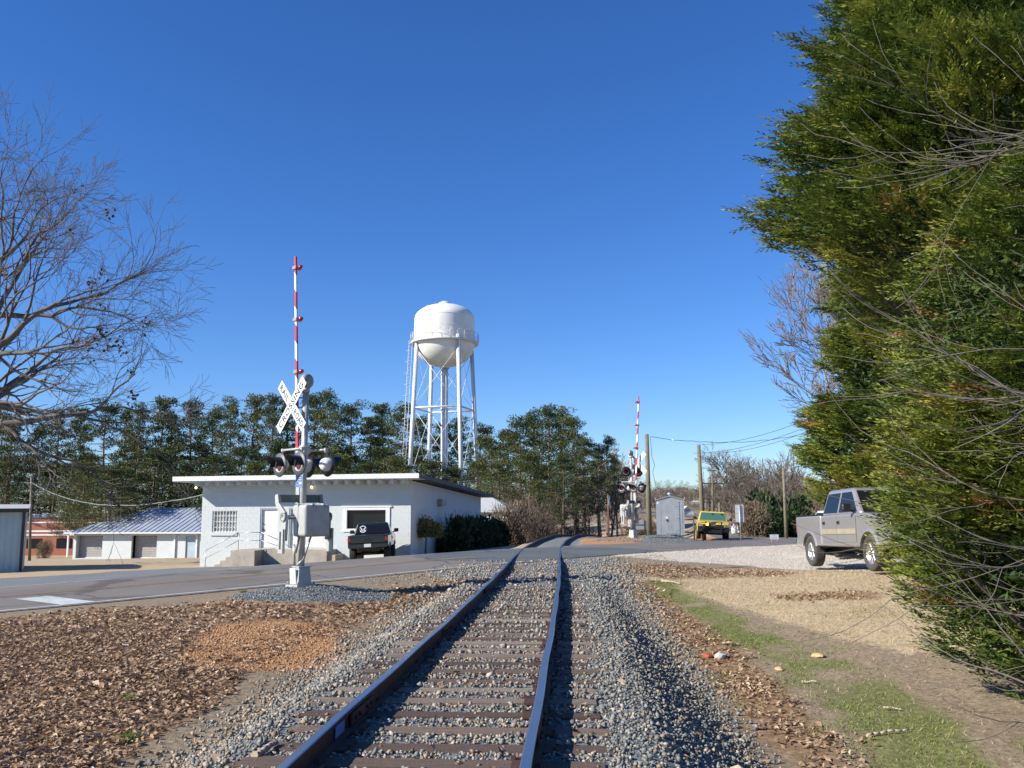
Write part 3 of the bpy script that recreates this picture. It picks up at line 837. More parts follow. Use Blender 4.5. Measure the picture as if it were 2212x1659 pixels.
def on_tie(x, y, m=0.0):
    o = np.zeros(len(x), bool); d = x - track_x(y)
    ya = y + d * 0.065
    for t in TIES:
        if t < 30: o |= (np.abs(ya - t) < 0.115 + m) & (np.abs(d) < 1.28)
    return o
def on_rail(x, y): return np.abs(np.abs(x - track_x(y)) - 0.7525) < 0.075
SP, SS = [], []
for y0, y1, dens, sz in ((2.8, 7.5, 950, .042), (7.5, 12, 720, .045), (12, 19, 340, .056), (19, 29, 140, .075)):
    n = int((y1 - y0) * 6.4 * dens)
    y = rng.uniform(y0, y1, n); d = rng.uniform(-3.2, 3.2, n); x = d + track_x(y)
    keep = (rng.random(n) < np.where(d < 0, sst(-d, 2.75, 1.9), sst(d, 3.1, 2.4))) & ~(on_tie(x, y) & (rng.random(n) < .965)) & ~on_rail(x, y)
    keep &= rng.random(n) < np.interp(y, [0, 20, 29], [1, 1, .35])
    x, y, d = x[keep], y[keep], d[keep]
    s = sz * rng.lognormal(0, .3, len(x))
    SP.append(np.stack([x, y, sample_height(x, y) + s * 0.22 + rng.uniform(-.012, .012, len(x))], 1)); SS.append(s)
P = np.concatenate(SP); S = np.concatenate(SS)
# between the rails the crushed stone is mixed with tan pieces, the right shoulder is the bluest
dd = P[:, 0] - track_x(P[:, 1])
tint = np.where(rng.random(len(P)) < np.where(dd > 1.2, .83, np.where(dd < -2.0, .45, .66)), rng.uniform(0, .6, len(P)), rng.uniform(.63, 1, len(P)))
o = stones('ballast_gravel', P, S, M['stone'], tint); tag(o, 'blue grey and tan crushed stone ballast between and beside the rails', 'gravel', kind='stuff')

def scatter(x0, x1, y0, y1, n, fn):
    x = rng.uniform(x0, x1, n); y = rng.uniform(y0, y1, n)
    k = rng.random(n) < fn(x, y); return x[k], y[k]
def mound(x, y):
    return cap(x, y, MAST1[0] - .1, MAST1[1] - .25, MAST1[0] + .95, MAST1[1] - .2, 1.15, .5)
x, y = scatter(-6.6, -2.0, 17.6, 21.6, 12000, mound)
s = rng.uniform(.03, .06, len(x)); p = np.stack([x, y, sample_height(x, y) + s * .2], 1)
tag(stones('gravel_mound', p, s, M['stone_dark'], rng.uniform(0, 1, len(x)) ** 1.3), 'low mound of blue grey gravel round the foot of the near signal', 'gravel', kind='stuff')
x, y = scatter(3, 16, 43, 55, 9000, lambda x, y: cap(x, y, 7, 47.6, 11.5, 52, 2.7, .8) * (dist_line(x, y, RC)[0] > 3.3))
s = rng.uniform(.05, .09, len(x)); p = np.stack([x, y, sample_height(x, y) + s * .2], 1)
tag(stones('gravel_mound', p, s, M['stone_dark'], rng.uniform(0, .9, len(x))), 'dark grey gravel pad under the far signal and the metal equipment shed', 'gravel', kind='stuff')
def pale_f(x, y):
    z = zones(x, y)[1][:, 1]; return z
x, y = scatter(3, 15, 20, 42, 26000, pale_f)
s = rng.uniform(.025, .06, len(x)); p = np.stack([x, y, sample_height(x, y) + s * .1], 1)
tag(stones('driveway_gravel', p, s, M['pebble'], rng.uniform(0, 1, len(x))), 'pale crushed gravel of the parking area on the right', 'gravel', kind='stuff')
x, y = scatter(-4, 5, 22, 30, 9000, lambda x, y: (np.abs(x - track_x(y)) > .0) * (dist_line(x, y, RC)[0] > 3.2) * .8)
s = rng.uniform(.02, .06, len(x)); p = np.stack([x, y, sample_height(x, y) + s * .15], 1)
tag(stones('verge_gravel', p, s, M['stone'], rng.uniform(.2, 1, len(x))), 'thin scattered gravel on the road verge beside the track', 'gravel', kind='stuff')
x, y = scatter(-5.6, -2.4, 11, 16, 6500, lambda x, y: zones(x, y)[0][:, 1])
s = rng.uniform(.02, .055, len(x)); p = np.stack([x, y, sample_height(x, y) + s * .15], 1)
tag(stones('clay_soil', p, s, M['clay_clod'], rng.uniform(0, 1, len(x))), 'patch of orange clay crumbs in front of the near signal', 'clay soil', kind='stuff')

def leaves(name, x, y, size, mat, tint, lift=.012, tilt=.75):
    n = len(x); z = sample_height(x, y) + lift + rng.uniform(0, .02, n)
    # lobed dead leaf: centre spine with two folded halves, 4 triangles
    base = np.array([(-1, 0, 0), (-.1, .52, .28), (1, .05, .1), (.05, -.5, .25), (.05, 0, -.1)], float)
    V = np.repeat(base[None], n, 0) * (size[:, None, None] * .5); V[:, :, 2] *= rng.uniform(-.6, 1.7, (n, 1)); V += rng.uniform(-.12, .12, (n, 5, 3)) * size[:, None, None] * .5
    V = np.einsum('nij,nkj->nki', rot_mats(n, tilt), V) + np.stack([x, y, z], 1)[:, None]
    f = np.array([(0, 4, 1), (4, 2, 1), (0, 3, 4), (3, 2, 4)])
    F = (f[None] + (np.arange(n) * 5)[:, None, None]).reshape(-1, 3)
    return link(name, np_mesh(name, V.reshape(-1, 3), F, np.repeat(tint, 4)), mat)
def leaf_f(x, y):
    z = zones(x, y)[0]; c = z[:, 1] * .22 * (x < 0); z = np.maximum(z[:, 0], c); m = vnoise(x, y, .9, 8) + vnoise(x, y, .35, 9) * .6
    return np.clip(z * 1.5 - .35 + m * .9, 0, 1) * (z > .05)
X, Y, S2 = [], [], []
for x0, x1, y0, y1, n, sz in ((-7, -1.5, 3.5, 9, 32000, .058), (-10, -1.5, 9, 15, 36000, .063), (-13, -1, 15, 25, 22000, .085), (1.8, 4.6, 3.5, 12, 15000, .058), (1.5, 8, 12, 28, 24000, .07)):
    x, y = scatter(x0, x1, y0, y1, n, leaf_f); X.append(x); Y.append(y); S2.append(sz * rng.lognormal(0, .22, len(x)))
# leaves that drifted onto the ballast and against the rails
x, y = scatter(-3.4, 3.4, 3.5, 27, 9000, lambda x, y: np.where(np.abs(x - track_x(y)) < 2.6, .10, .22) + .75 * sst(np.abs(np.abs(x - track_x(y)) - .88), .16, .04) * sst(y, 8, 18) + .6 * sst(np.abs(x - track_x(y) + .55), .5, .1) * sst(y, 14, 19))
X.append(x); Y.append(y); S2.append(np.full(len(x), .075) * rng.lognormal(0, .2, len(x)))
X, Y, S2 = map(np.concatenate, (X, Y, S2))
k = ~on_rail(X, Y) & (dist_line(X, Y, RC)[0] > 3.0)
X, Y, S2 = X[k], Y[k], S2[k]
o = leaves('leaf_litter', X, Y, S2, M['leaf_litter'], np.clip(rng.normal(.48, .2, len(X)), 0, 1)); tag(o, 'dry brown fallen oak leaves covering the ground beside the track', 'fallen leaves', kind='stuff')

def blades(name, x, y, h, w, lean, mat, tint):
    n = len(x); z = sample_height(x, y) - .005
    a = rng.uniform(0, 2 * PI, n); l = rng.uniform(.2, 1, n) * lean
    D = np.stack([np.cos(a) * l, np.sin(a) * l, np.ones(n) * .8], 1) * h[:, None]
    b = rng.uniform(0, 2 * PI, n); U = np.stack([np.cos(b), np.sin(b), 0 * b], 1) * w[:, None]
    B = np.stack([x, y, z], 1)
    V = np.stack([B - U, B + U, B + D], 1).reshape(-1, 3)
    return link(name, np_mesh(name, V, np.arange(3 * n).reshape(-1, 3), tint), mat)
def straw_f(x, y): return np.clip(zones(x, y)[0][:, 2] * 1.2 - .1 + vnoise(x, y, .5, 12) * .8, 0, 1)
x, y = scatter(3.8, 13, 11, 25, 95000, straw_f)
o = blades('dry_grass', x, y, rng.uniform(.02, .065, len(x)), rng.uniform(.003, .007, len(x)), 2.0, M['straw'], np.clip(rng.normal(.55, .25, len(x)), 0, 1)); tag(o, 'bleached straw coloured winter grass on the slope at right', 'dry grass', kind='stuff')
def green_f(x, y): return np.clip(zones(x, y)[1][:, 0] * 1.3 - .4 + vnoise(x, y, .4, 14) * 1.7 + vnoise(x, y, 1.2, 15) * 1.7, 0, 1)
x, y = scatter(2.5, 6.5, 3.5, 23, 95000, green_f)
o = blades('green_grass', x, y, rng.uniform(.015, .05, len(x)), rng.uniform(.004, .008, len(x)), 1.2, M['grass'], np.clip(rng.normal(.5, .25, len(x)), 0, 1)); tag(o, 'low green moss and new grass in the ditch right of the ballast', 'grass', kind='stuff')
x, y = scatter(3, 12, 3.5, 13, 26000, lambda x, y: .35 + 0 * x)
o = blades('sparse_grass', x, y, rng.uniform(.015, .06, len(x)), rng.uniform(.003, .007, len(x)), 1.6, M['straw'], rng.uniform(0, .8, len(x))); tag(o, 'thin dead grass on the bare soil in front of the conifer', 'dry grass', kind='stuff')
# tufts on the left
for (tx, ty, tl) in ((-3.45, 8.2, 'green weed tuft among leaves, second nearest to the camera'), (-4.0, 9.6, 'bright green weed tuft in the middle of the leaf carpet'), (-6.1, 20.3, 'grass tuft at the road edge left of the near signal'), (-2.85, 6.6, 'green weed tuft nearest the camera beside the ballast'), (-5.0, 7.4, 'low green weed at the lower left corner among leaves')):
    n = 160; a = rng.uniform(0, 2 * PI, n); r = rng.uniform(0, .1, n)
    o = blades('grass_tuft', tx + r * np.cos(a), ty + r * np.sin(a), rng.uniform(.04, .11, n), rng.uniform(.004, .008, n), 1.0, M['grass'], rng.uniform(.1, .9, n))
    tag(o, tl, 'weed', group='green weed tufts in the leaves')

# ---------------------------------------------------------------- tree makers
def tubes_mesh(name, P0, P1, R0, R1, k=4, tint=None):
    P0, P1, R0, R1 = map(lambda a: np.asarray(a, float), (P0, P1, R0, R1))
    d = P1 - P0; L = np.linalg.norm(d, axis=1); L[L < 1e-6] = 1; d /= L[:, None]
    a = np.where(np.abs(d[:, 2:3]) > .9, np.array([[1., 0, 0]]), np.array([[0, 0, 1.]]))
    u = np.cross(a, d); u /= np.linalg.norm(u, axis=1)[:, None]; w = np.cross(d, u)
    th = np.arange(k) * 2 * PI / k
    ring = np.cos(th)[None, :, None] * u[:, None] + np.sin(th)[None, :, None] * w[:, None]
    A = P0[:, None] + ring * R0[:, None, None]; B = P1[:, None] + ring * R1[:, None, None]
    V = np.concatenate([A, B], 1).reshape(-1, 3)
    i = np.arange(k); f = np.stack([i, (i + 1) % k, k + (i + 1) % k, k + i], 1)
    F = (f[None] + (np.arange(len(P0)) * 2 * k)[:, None, None]).reshape(-1, 4)
    return np_mesh(name, V, F, None if tint is None else np.repeat(tint, k), smooth=True)


def quads(P, D, U, L, W):
    """rhombus leaves: P base, D unit direction, U unit side"""
    m = P + D * (L * .45)[:, None]
    V = np.stack([P, m + U * W[:, None], P + D * L[:, None], m - U * W[:, None]], 1).reshape(-1, 3)
    return V, np.arange(len(V)).reshape(-1, 4)


def unit(v): return v / np.maximum(np.linalg.norm(v, axis=-1, keepdims=True), 1e-9)


def grow(r, p, d, L, rad, depth, out, spread=.55, up=.12, droop=0.0, nseg=5, kids=(3, 5), wig=.16, shrink=.62, minr=.006):
    """recursive branch: list of (p0,p1,r0,r1,depth)"""
    p = Vector(p); d = Vector(d).normalized(); st = L / nseg
    pts = [(p.copy(), rad, d.copy())]
    for i in range(nseg):
        d = (d + Vector((r.gauss(0, wig), r.gauss(0, wig), r.gauss(0, wig) + up * .5 - droop * (1 - i / nseg)))).normalized()
        q = p + d * st; r1 = max(minr, rad * (1 - .62 * (i + 1) / nseg))
        out.append((p.copy(), q.copy(), pts[-1][1], r1, depth)); pts.append((q.copy(), r1, d.copy())); p = q
    if depth <= 0: return
    n = r.randint(*kids)
    for k in range(n + 1):
        last = k == n
        i = nseg if last else r.randint(max(1, nseg // 3), nseg)
        q, rr2, dd = pts[i]
        ax = dd.cross(Vector((r.gauss(0, 1), r.gauss(0, 1), r.gauss(0, 1)))).normalized()
        a = r.uniform(.15, .35) if last else r.uniform(spread * .6, spread * 1.4)
        nd = Matrix.Rotation(a, 3, ax) @ dd
        grow(r, q, nd, L * shrink * r.uniform(.8, 1.15), rr2 * (.95 if last else .7), depth - 1, out, spread, up, droop * .5, max(3, nseg - 1), kids, wig, shrink, minr)


def segs_mesh(name, segs, k=4, tint=False):
    P0 = [s[0] for s in segs]; P1 = [s[1] for s in segs]
    t = rng.uniform(0, 1, len(segs)) if tint else None
    return tubes_mesh(name, P0, P1, [s[2] for s in segs], [s[3] for s in segs], k, t)


# ------ loblolly pines of the tree line: bare lower trunk, open crown of needle tufts
def pine_variant(seed, H=20.0, R=3.2, base=.38, dens=1.0, tufts=62):
    r = random.Random(seed); g = np.random.default_rng(seed)
    segs = []; p = Vector((0, 0, -0.5)); n = 9; lean = Vector((r.uniform(-.02, .02), r.uniform(-.02, .02), 1))
    pts = []
    for i in range(n):
        q = p + Vector((lean.x * H / n + r.uniform(-.08, .08), lean.y * H / n + r.uniform(-.08, .08), (H + .5) / n))
        segs.append((p.copy(), q.copy(), .26 * (1 - i / n * .85), .26 * (1 - (i + 1) / n * .85), 0)); pts.append(q.copy()); p = q
    def tp(z):
        t = min(max((z + .5) / (H + .5) * n, 0), n - .001); i = int(t)
        a = Vector((0, 0, -.5)) if i == 0 else pts[i - 1]; return a.lerp(pts[i], t - i)
    C, CR, CD = [], [], []
    nb = int(34 * dens)
    for k in range(nb):
        t = base + (1 - base) * (k / nb) ** .9
        z = H * t; s = (t - base) / (1 - base)
        prof = (0.55 + .5 * math.sin(min(1, s * 1.25) * PI)) * (1 - s ** 4 * .7)
        L = R * prof * r.uniform(.3, 1.25); az = k * 2.4 + r.uniform(-.6, .6)
        o = tp(z); up = .15 + .5 * s
        d = Vector((math.cos(az), math.sin(az), up * r.uniform(.3, 1.4))).normalized()
        e = o + d * L; mid = o + d * L * .5 + Vector((0, 0, -.12 * L))
        segs.append((o.copy(), mid.copy(), .065, .045, 0)); segs.append((mid.copy(), e.copy(), .045, .02, 0))
        for j in range(r.randint(2, 4)):
            f = r.uniform(.45, 1.05); c = mid.lerp(e, (f - .5) * 2) if f > .5 else o.lerp(mid, f * 2)
            c = c + Vector((r.gauss(0, .35), r.gauss(0, .35), r.gauss(.15, .25)))
            C.append(c); CR.append(r.uniform(.45, .95) * (R / 3.2) ** .5); CD.append(d)
    for j in range(4):
        C.append(pts[-1] + Vector((r.gauss(0, .4), r.gauss(0, .4), -r.uniform(0, 1.2)))); CR.append(.7); CD.append(Vector((0, 0, 1)))
    C = np.array([tuple(c) for c in C]); CR = np.array(CR); CD = np.array([tuple(c) for c in CD]); m = len(C)
    idx = np.repeat(np.arange(m), tufts); N = len(idx)
    off = g.normal(0, 1, (N, 3)); off = unit(off) * (g.uniform(.15, 1, N) ** .5)[:, None]; off[:, 2] *= .62
    P = C[idx] + off * CR[idx][:, None]
    D = unit(off * .8 + CD[idx] * .3 + np.array([0, 0, .55]) + g.normal(0, .35, (N, 3))); U = unit(np.cross(D, g.normal(0, 1, (N, 3))))
    V, F = quads(P, D, U, g.uniform(.18, .40, N), g.uniform(.03, .08, N))
    tint = np.clip(.45 + g.normal(0, .12, m)[idx] + g.normal(0, .15, N) + off[:, 2] * .2, 0, 1)
    # a few dead stubs on the bare trunk
    for j in range(10):
        z = H * r.uniform(.15, base); az = r.uniform(0, 6.28); o = tp(z)
        segs.append((o.copy(), o + Vector((math.cos(az), math.sin(az), r.uniform(-.2, .3))) * r.uniform(.4, 1.6), .03, .01, 0))
    cme = np_mesh('crown', V, F, tint); cme.materials.append(M['pine'])
    tme = segs_mesh('trunk', segs, 5); tme.materials.append(M['bark_pine'])
    return tme, cme
PV = [pine_variant(1), pine_variant(2, R=2.7, base=.42), pine_variant(3, R=3.6, base=.33, dens=1.15), pine_variant(4, R=3.0, base=.5, dens=.8), pine_variant(5, R=4.2, base=.22, dens=1.6, tufts=52), pine_variant(6, R=2.5, base=.36, dens=.85)]
def put_tree(name, label, cat, meshes, loc, s=(1, 1, 1), rz=0.0, group=None, parts=('trunk', 'crown')):
    t = thing(name, label, cat, loc, rz, group); t.scale = s
    for n_, me in zip(parts, meshes):
        link(n_, me, None, t)
    return t


# ------ shrubs and small evergreens: leaf clumps on an irregular body
def shrub_variant(seed, R=(1, 1, 1), n=2600, leaf=.11, lumps=14, mat='evergreen', shell=.55, up=.3, width=.4):
    g = np.random.default_rng(seed)
    c = unit(g.normal(0, 1, (lumps, 3))); c[:, 2] = np.abs(c[:, 2]) * 1.0; c *= g.uniform(.35, .75, (lumps, 1)); cr = g.uniform(.25, .5, lumps)
    i = g.integers(0, lumps, n); o = unit(g.normal(0, 1, (n, 3))) * (g.uniform(shell, 1, n))[:, None]
    P = (c[i] + o * cr[i][:, None]) * np.array(R); P[:, 2] += R[2] * .12; P[:, 2] = np.maximum(P[:, 2], .02)
    D = unit(o + g.normal(0, .5, (n, 3)) + np.array([0, 0, up])); U = unit(np.cross(D, g.normal(0, 1, (n, 3))))
    V, F = quads(P, D, U, g.uniform(.6, 1.3, n) * leaf, g.uniform(.6, 1.2, n) * leaf * width)
    me = np_mesh('foliage', V, F, np.clip(.5 + g.normal(0, .16, lumps)[i] + g.normal(0, .14, n), 0, 1)); me.materials.append(M[mat])
    r = random.Random(seed); segs = []
    for k in range(7):
        grow(r, (r.uniform(-.1, .1), r.uniform(-.1, .1), -.1), (r.uniform(-.7, .7) * R[0], r.uniform(-.7, .7) * R[1], 1.2 * R[2]), R[2] * .9, .03 * R[2], 1, segs, nseg=4)
    sm = segs_mesh('stems', segs, 3); sm.materials.append(M['bark'])
    return sm, me


# ------ bare winter trees
def bare_variant(seed, H=10.0, depth=4, spread=.5, kids=(3, 4), trunk=.16, fork=.3, up=.1, k=3, minr=.012, mat='bare_wood', wig=.12):
    r = random.Random(seed); segs = []
    p = Vector((0, 0, -.4)); d = Vector((r.uniform(-.04, .04), r.uniform(-.04, .04), 1))
    n = 5; pts = []
    for i in range(n):
        q = p + d.normalized() * (H * .55 / n); segs.append((p.copy(), q.copy(), trunk * (1 - i * .12), trunk * (1 - (i + 1) * .12), 9)); pts.append(q.copy()); p = q
        d += Vector((r.gauss(0, .05), r.gauss(0, .05), 0))
    for j in range(9):
        t = r.uniform(fork, 1); q = pts[min(n - 1, int(t * n))]; a = j * 2.4 + r.uniform(-.4, .4)
        dd = Vector((math.cos(a) * spread * 1.4, math.sin(a) * spread * 1.4, 1.0 + .3 * t))
        grow(r, q, dd, H * .30 * r.uniform(.75, 1.1), trunk * .42, depth - 1, segs, spread=spread, up=up, kids=kids, nseg=4, wig=wig, minr=minr)
    me = segs_mesh('branches', [s for s in segs if s[4] != 9], k, True); me.materials.append(M[mat])
    tm = segs_mesh('trunk', [s for s in segs if s[4] == 9], 6); tm.materials.append(M['bark_grey'])
    return tm, me
BV = [bare_variant(21, minr=.022), bare_variant(22, spread=.42, fork=.15, minr=.022), bare_variant(23, spread=.6, minr=.022, kids=(3, 5)), bare_variant(24, spread=.35, fork=.1, trunk=.1, minr=.02)]
ORD = ['first', 'second', 'third', 'fourth', 'fifth', 'sixth', 'seventh', 'eighth', 'ninth', 'tenth', 'eleventh', 'twelfth', 'thirteenth', 'fourteenth', 'fifteenth', 'sixteenth', 'seventeenth', 'eighteenth', 'nineteenth', 'twentieth', 'twenty-first', 'twenty-second', 'twenty-third', 'twenty-fourth', 'twenty-fifth', 'twenty-sixth', 'twenty-seventh', 'twenty-eighth', 'twenty-ninth', 'thirtieth', 'thirty-first']
def pine_at(u, vtop, Y, var, label, wide=1.0, group='pines of the tree line'):
    top = at(u, vtop, Y); z0 = hz(top.x, Y); h = top.z - z0
    s = h / 20.0
    w = (s * .4 + .6) * wide * random.uniform(.85, 1.15)
    return put_tree('pine_tree', label, 'pine tree', PV[var], (top.x, Y, z0), (w, w, s), random.uniform(0, 6.28), group)
# tree line behind the garage and the block building, left to right: (pixel column, top row, distance, variant, width)
row = [(-5, 890, 126, 1, 1.3), (30, 905, 112, 2, 1.1), (78, 925, 130, 3, 1.1), (128, 893, 116, 0, 1.2), (185, 885, 122, 1, 1.3), (232, 878, 114, 3, 1.25), (268, 886, 128, 5, 1.2), (305, 880, 112, 2, .9),
       (345, 862, 118, 1, 1.15), (378, 905, 130, 5, 1), (418, 872, 116, 0, 1.05), (455, 890, 124, 3, 1.1), (502, 868, 114, 2, .95), (545, 858, 120, 1, 1.15), (588, 862, 112, 0, 1.15), (630, 868, 122, 5, 1.3), (675, 856, 116, 1, 1.2),
       (712, 852, 110, 0, 1.15), (752, 878, 120, 3, 1.2), (800, 905, 114, 5, 1.2), (832, 876, 124, 1, 1.1), (868, 880, 118, 0, 1.2), (912, 905, 128, 3, 1.1), (950, 918, 122, 1, 1.1), (1000, 905, 126, 5, 1.2), (1036, 925, 120, 3, 1.0)]
for k, (u, v, Y, var, w) in enumerate(sorted(row)):
    pine_at(u, v, Y, var, 'tall open crowned pine, %s from the left in the row behind the buildings' % ORD[k], w)

# lower pines and brush that fill the row's foot
low = [(190, 1000, 104), (235, 1010, 96), (295, 960, 114), (375, 965, 112), (440, 960, 114), (520, 970, 112), (600, 965, 112), (680, 970, 112), (755, 965, 112), (830, 970, 110), (905, 970, 112), (940, 1000, 103), (30, 985, 124), (200, 985, 108), (268, 1000, 100), (330, 975, 106), (405, 1000, 103), (470, 985, 100), (560, 1000, 104), (640, 1000, 102), (720, 985, 104), (790, 1000, 101), (860, 990, 105), (985, 1010, 104), (1040, 1000, 100), (120, 1000, 128), (75, 990, 127), (160, 1010, 126), (0, 1000, 122)]
for k, (u, v, Y) in enumerate(sorted(low)):
    pine_at(u, v, Y, 4, 'low bushy young pine, %s from the left before the tall pines' % ORD[k], 1.35, 'young pines before the tree line')
# the clump beyond the crossing
cl = [(1065, 950, 92, 3, 1.0), (1092, 935, 96, 1, 1.1), (1118, 905, 88, 4, .95), (1150, 893, 92, 2, .95), (1183, 881, 86, 4, .9), (1212, 888, 90, 2, 1.0), (1240, 905, 84, 1, 1.1), (1262, 950, 80, 4, .85), (1290, 965, 86, 2, .85), (1308, 950, 118, 3, .8), (1330, 985, 95, 5, .8), (1140, 980, 82, 4, .85), (1215, 985, 78, 4, .85), (1078, 1000, 84, 4, .9), (1180, 1010, 90, 4, .9)]
for k, (u, v, Y, var, w) in enumerate(sorted(cl)):
    pine_at(u, v, Y, var, 'dark pine, %s from the left in the clump beyond the crossing' % ORD[k], w, 'pines of the clump beyond the crossing')
# bare trees among and beside the pines
def bare_at(u, vtop, Y, var, label, w=1.0, group='bare winter trees behind the crossing'):
    top = at(u, vtop, Y); z0 = hz(top.x, Y); s = (top.z - z0) / 10.2
    return put_tree('bare_tree', label, 'bare tree', BV[var], (top.x, Y, z0), (s * w, s * w, s), random.uniform(0, 6.28), group, ('trunk', 'branches'))
bt = [(1295, 990, 100, 0, 1.0), (1330, 1000, 110, 2, 1.0), (1316, 1015, 92, 1, 1.1), (1345, 1010, 104, 3, 1.2), (1272, 1020, 88, 2, 1), (1245, 1045, 84, 0, 1.2), (1180, 1060, 80, 1, 1.2), (1100, 1060, 88, 3, 1.2), (1130, 1050, 84, 2, 1.1), (1210, 1050, 92, 3, 1.2)]
for k, (u, v, Y, var, w) in enumerate(sorted(bt)):
    bare_at(u, v, Y, var, 'grey bare tree, %s from the left around the foot of the pine clump' % ORD[k], w)
bt2 = [(1535, 1010, 118, 1, .9), (1572, 975, 104, 2, 1.25), (1588, 1012, 92, 0, 1.15), (1612, 990, 110, 2, 1.1), (1635, 1000, 98, 1, 1.0), (1662, 1005, 104, 3, 1.0), (1684, 1015, 94, 0, 1.0), (1705, 1020, 108, 2, 1.1), (1722, 985, 84, 3, 1.2), (1742, 1000, 95, 1, 1.2), (1600, 1050, 80, 0, 1.2), (1650, 1055, 84, 2, 1.2), (1560, 1060, 90, 3, 1.2), (1700, 1060, 80, 1, 1.2)]
for k, (u, v, Y, var, w) in enumerate(sorted(bt2)):
    bare_at(u, v, Y, var, 'leafless tree, %s from the left in the group right of the utility poles' % ORD[k], w, 'bare trees right of the utility poles')
# dry undergrowth below the trees
def stem_mass(name, pts, label, cat, mat='brush'):
    """pts: array of (x,y,z,height,radius)"""
    g = np.random.default_rng(77); n = len(pts)
    k = 44; idx = np.repeat(np.arange(n), k); N = len(idx); q = pts[idx]
    o = g.normal(0, .5, (N, 2)) * q[:, 4:5]
    P = np.stack([q[:, 0] + o[:, 0], q[:, 1] + o[:, 1], q[:, 2] + g.uniform(0, .75, N) * q[:, 3]], 1)
    D = unit(np.stack([g.normal(0, .8, N), g.normal(0, .8, N), np.ones(N)], 1)); U = unit(np.cross(D, g.normal(0, 1, (N, 3))))
    V, F = quads(P, D, U, g.uniform(.15, .45, N) * q[:, 3] * .45 + .2, g.uniform(.012, .045, N))
    o = link(name, np_mesh(name, V, F, np.clip(.45 + g.normal(0, .15, n)[idx] + g.normal(0, .2, N), 0, 1)), M[mat])
    return tag(o, label, cat, kind='stuff')
def region(n, u0, u1, y0, y1):
    u = rng.uniform(u0, u1, n); y = rng.uniform(y0, y1, n); x = (u - 1106) / 1900 * y
    return x, y
x, y = region(1500, 1060, 1400, 72, 100); k = (np.abs(x - track_x(y)) > 3.4); x, y = x[k], y[k]
h = rng.uniform(.8, 2.4, len(x)); z = height(x, y, False)
stem_mass('undergrowth', np.stack([x, y, z, h, rng.uniform(.6, 1.5, len(x))], 1), 'brown dry undergrowth below the pine clump beyond the crossing', 'undergrowth')
x, y = region(2600, -60, 1060, 98, 124); h = rng.uniform(1.5, 5.5, len(x)); z = height(x, y, False)
k = ~((x < -16) & (y < 104)) & ~((x > -70) & (x < -45) & (y < 126)); x, y, h, z = x[k], y[k], h[k], z[k]
stem_mass('undergrowth', np.stack([x, y, z, h, rng.uniform(.8, 1.8, len(x))], 1), 'dark brown brush between the trunks of the tree line', 'undergrowth')
x, y = region(900, 1500, 1780, 78, 110); h = rng.uniform(1.5, 4, len(x)); z = height(x, y, False)
k = dist_line(x, y, SC)[0] > 4.5; x, y, h, z = x[k], y[k], h[k], z[k]
stem_mass('undergrowth', np.stack([x, y, z, h, rng.uniform(.6, 1.4, len(x))], 1), 'reddish brown brush below the leafless trees on the right', 'undergrowth')
# wooded hill on the horizon
def forest_mass(name, P, hs, mesh_pair, label, mat, keep=2200, ti=(0, 1)):
    src = mesh_pair[1]; nv = len(src.vertices); co = np.empty(nv * 3, np.float32); src.vertices.foreach_get('co', co); co = co.reshape(-1, 3)
    nf = len(src.polygons); li = np.empty(nf * 4, np.int32); src.loops.foreach_get('vertex_index', li); F0 = li.reshape(-1, 4)
    H0 = co[:, 2].max(); VV, FF, TT = [], [], []
    sel0 = np.arange(nf)
    for i, (p, h) in enumerate(zip(P, hs)):
        sel = rng.choice(nf, min(keep, nf), replace=False); f = F0[sel]
        uq, inv = np.unique(f, return_inverse=True); v = co[uq].copy(); a = rng.uniform(0, 6.28); s = h / H0; w = s * rng.uniform(1.0, 1.5)
        x = (v[:, 0] * math.cos(a) - v[:, 1] * math.sin(a)) * w; yv = (v[:, 0] * math.sin(a) + v[:, 1] * math.cos(a)) * w
        base = sum(len(q) for q in VV); VV.append(np.stack([x + p[0], yv + p[1], v[:, 2] * s + p[2]], 1)); FF.append(inv.reshape(-1, 4) + base)
        TT.append(np.clip(rng.normal(.5, .2) + rng.normal(0, .15, len(f)), ti[0], ti[1]))
    o = link(name, np_mesh(name, np.concatenate(VV), np.concatenate(FF), np.concatenate(TT)), M[mat]); return tag(o, label, 'woodland', kind='stuff')
FV = bare_variant(31, H=10, depth=3, spread=.5, minr=.05, kids=(4, 5), trunk=.2)
n = 420; u = rng.uniform(1345, 1800, n); Yh = rng.uniform(150, 260, n) ; xs = (u - 1106) / 1900 * Yh; zs = height(xs, Yh, False)
k = dist_line(xs, Yh, SC)[0] > 6; xs, Yh, zs = xs[k], Yh[k], zs[k]
forest_mass('far_woodland', np.stack([xs, Yh, zs], 1), np.clip(EYE + (1098 - rng.uniform(1048, 1078, len(xs))) / 1900 * Yh - zs, 3, 12), FV, 'brown leafless wood on the hillside behind the metal shed', 'bare_wood', 900)
n = 70; u = rng.uniform(1330, 1560, n); Yh = rng.uniform(232, 262, n); xs = (u - 1106) / 1900 * Yh; zs = height(xs, Yh, False)
forest_mass('far_pine_wood', np.stack([xs, Yh, zs], 1), np.clip(EYE + (1098 - rng.uniform(1036, 1052, n)) / 1900 * Yh - zs, 4, 14), PV[4], 'dark pine wood along the crest of the far hill', 'pine', 700, (0, .6))
n = 150; u = rng.uniform(-300, 1300, n); Yh = rng.uniform(140, 190, n); xs = (u - 1106) / 1900 * Yh; zs = height(xs, Yh, False)
forest_mass('far_pine_wood', np.stack([xs, Yh, zs], 1), np.clip(EYE + (1098 - rng.uniform(985, 1030, n)) / 1900 * Yh - zs, 4, 16), PV[4], 'dark wood showing between the trunks of the tree line', 'pine', 600, (0, .5))
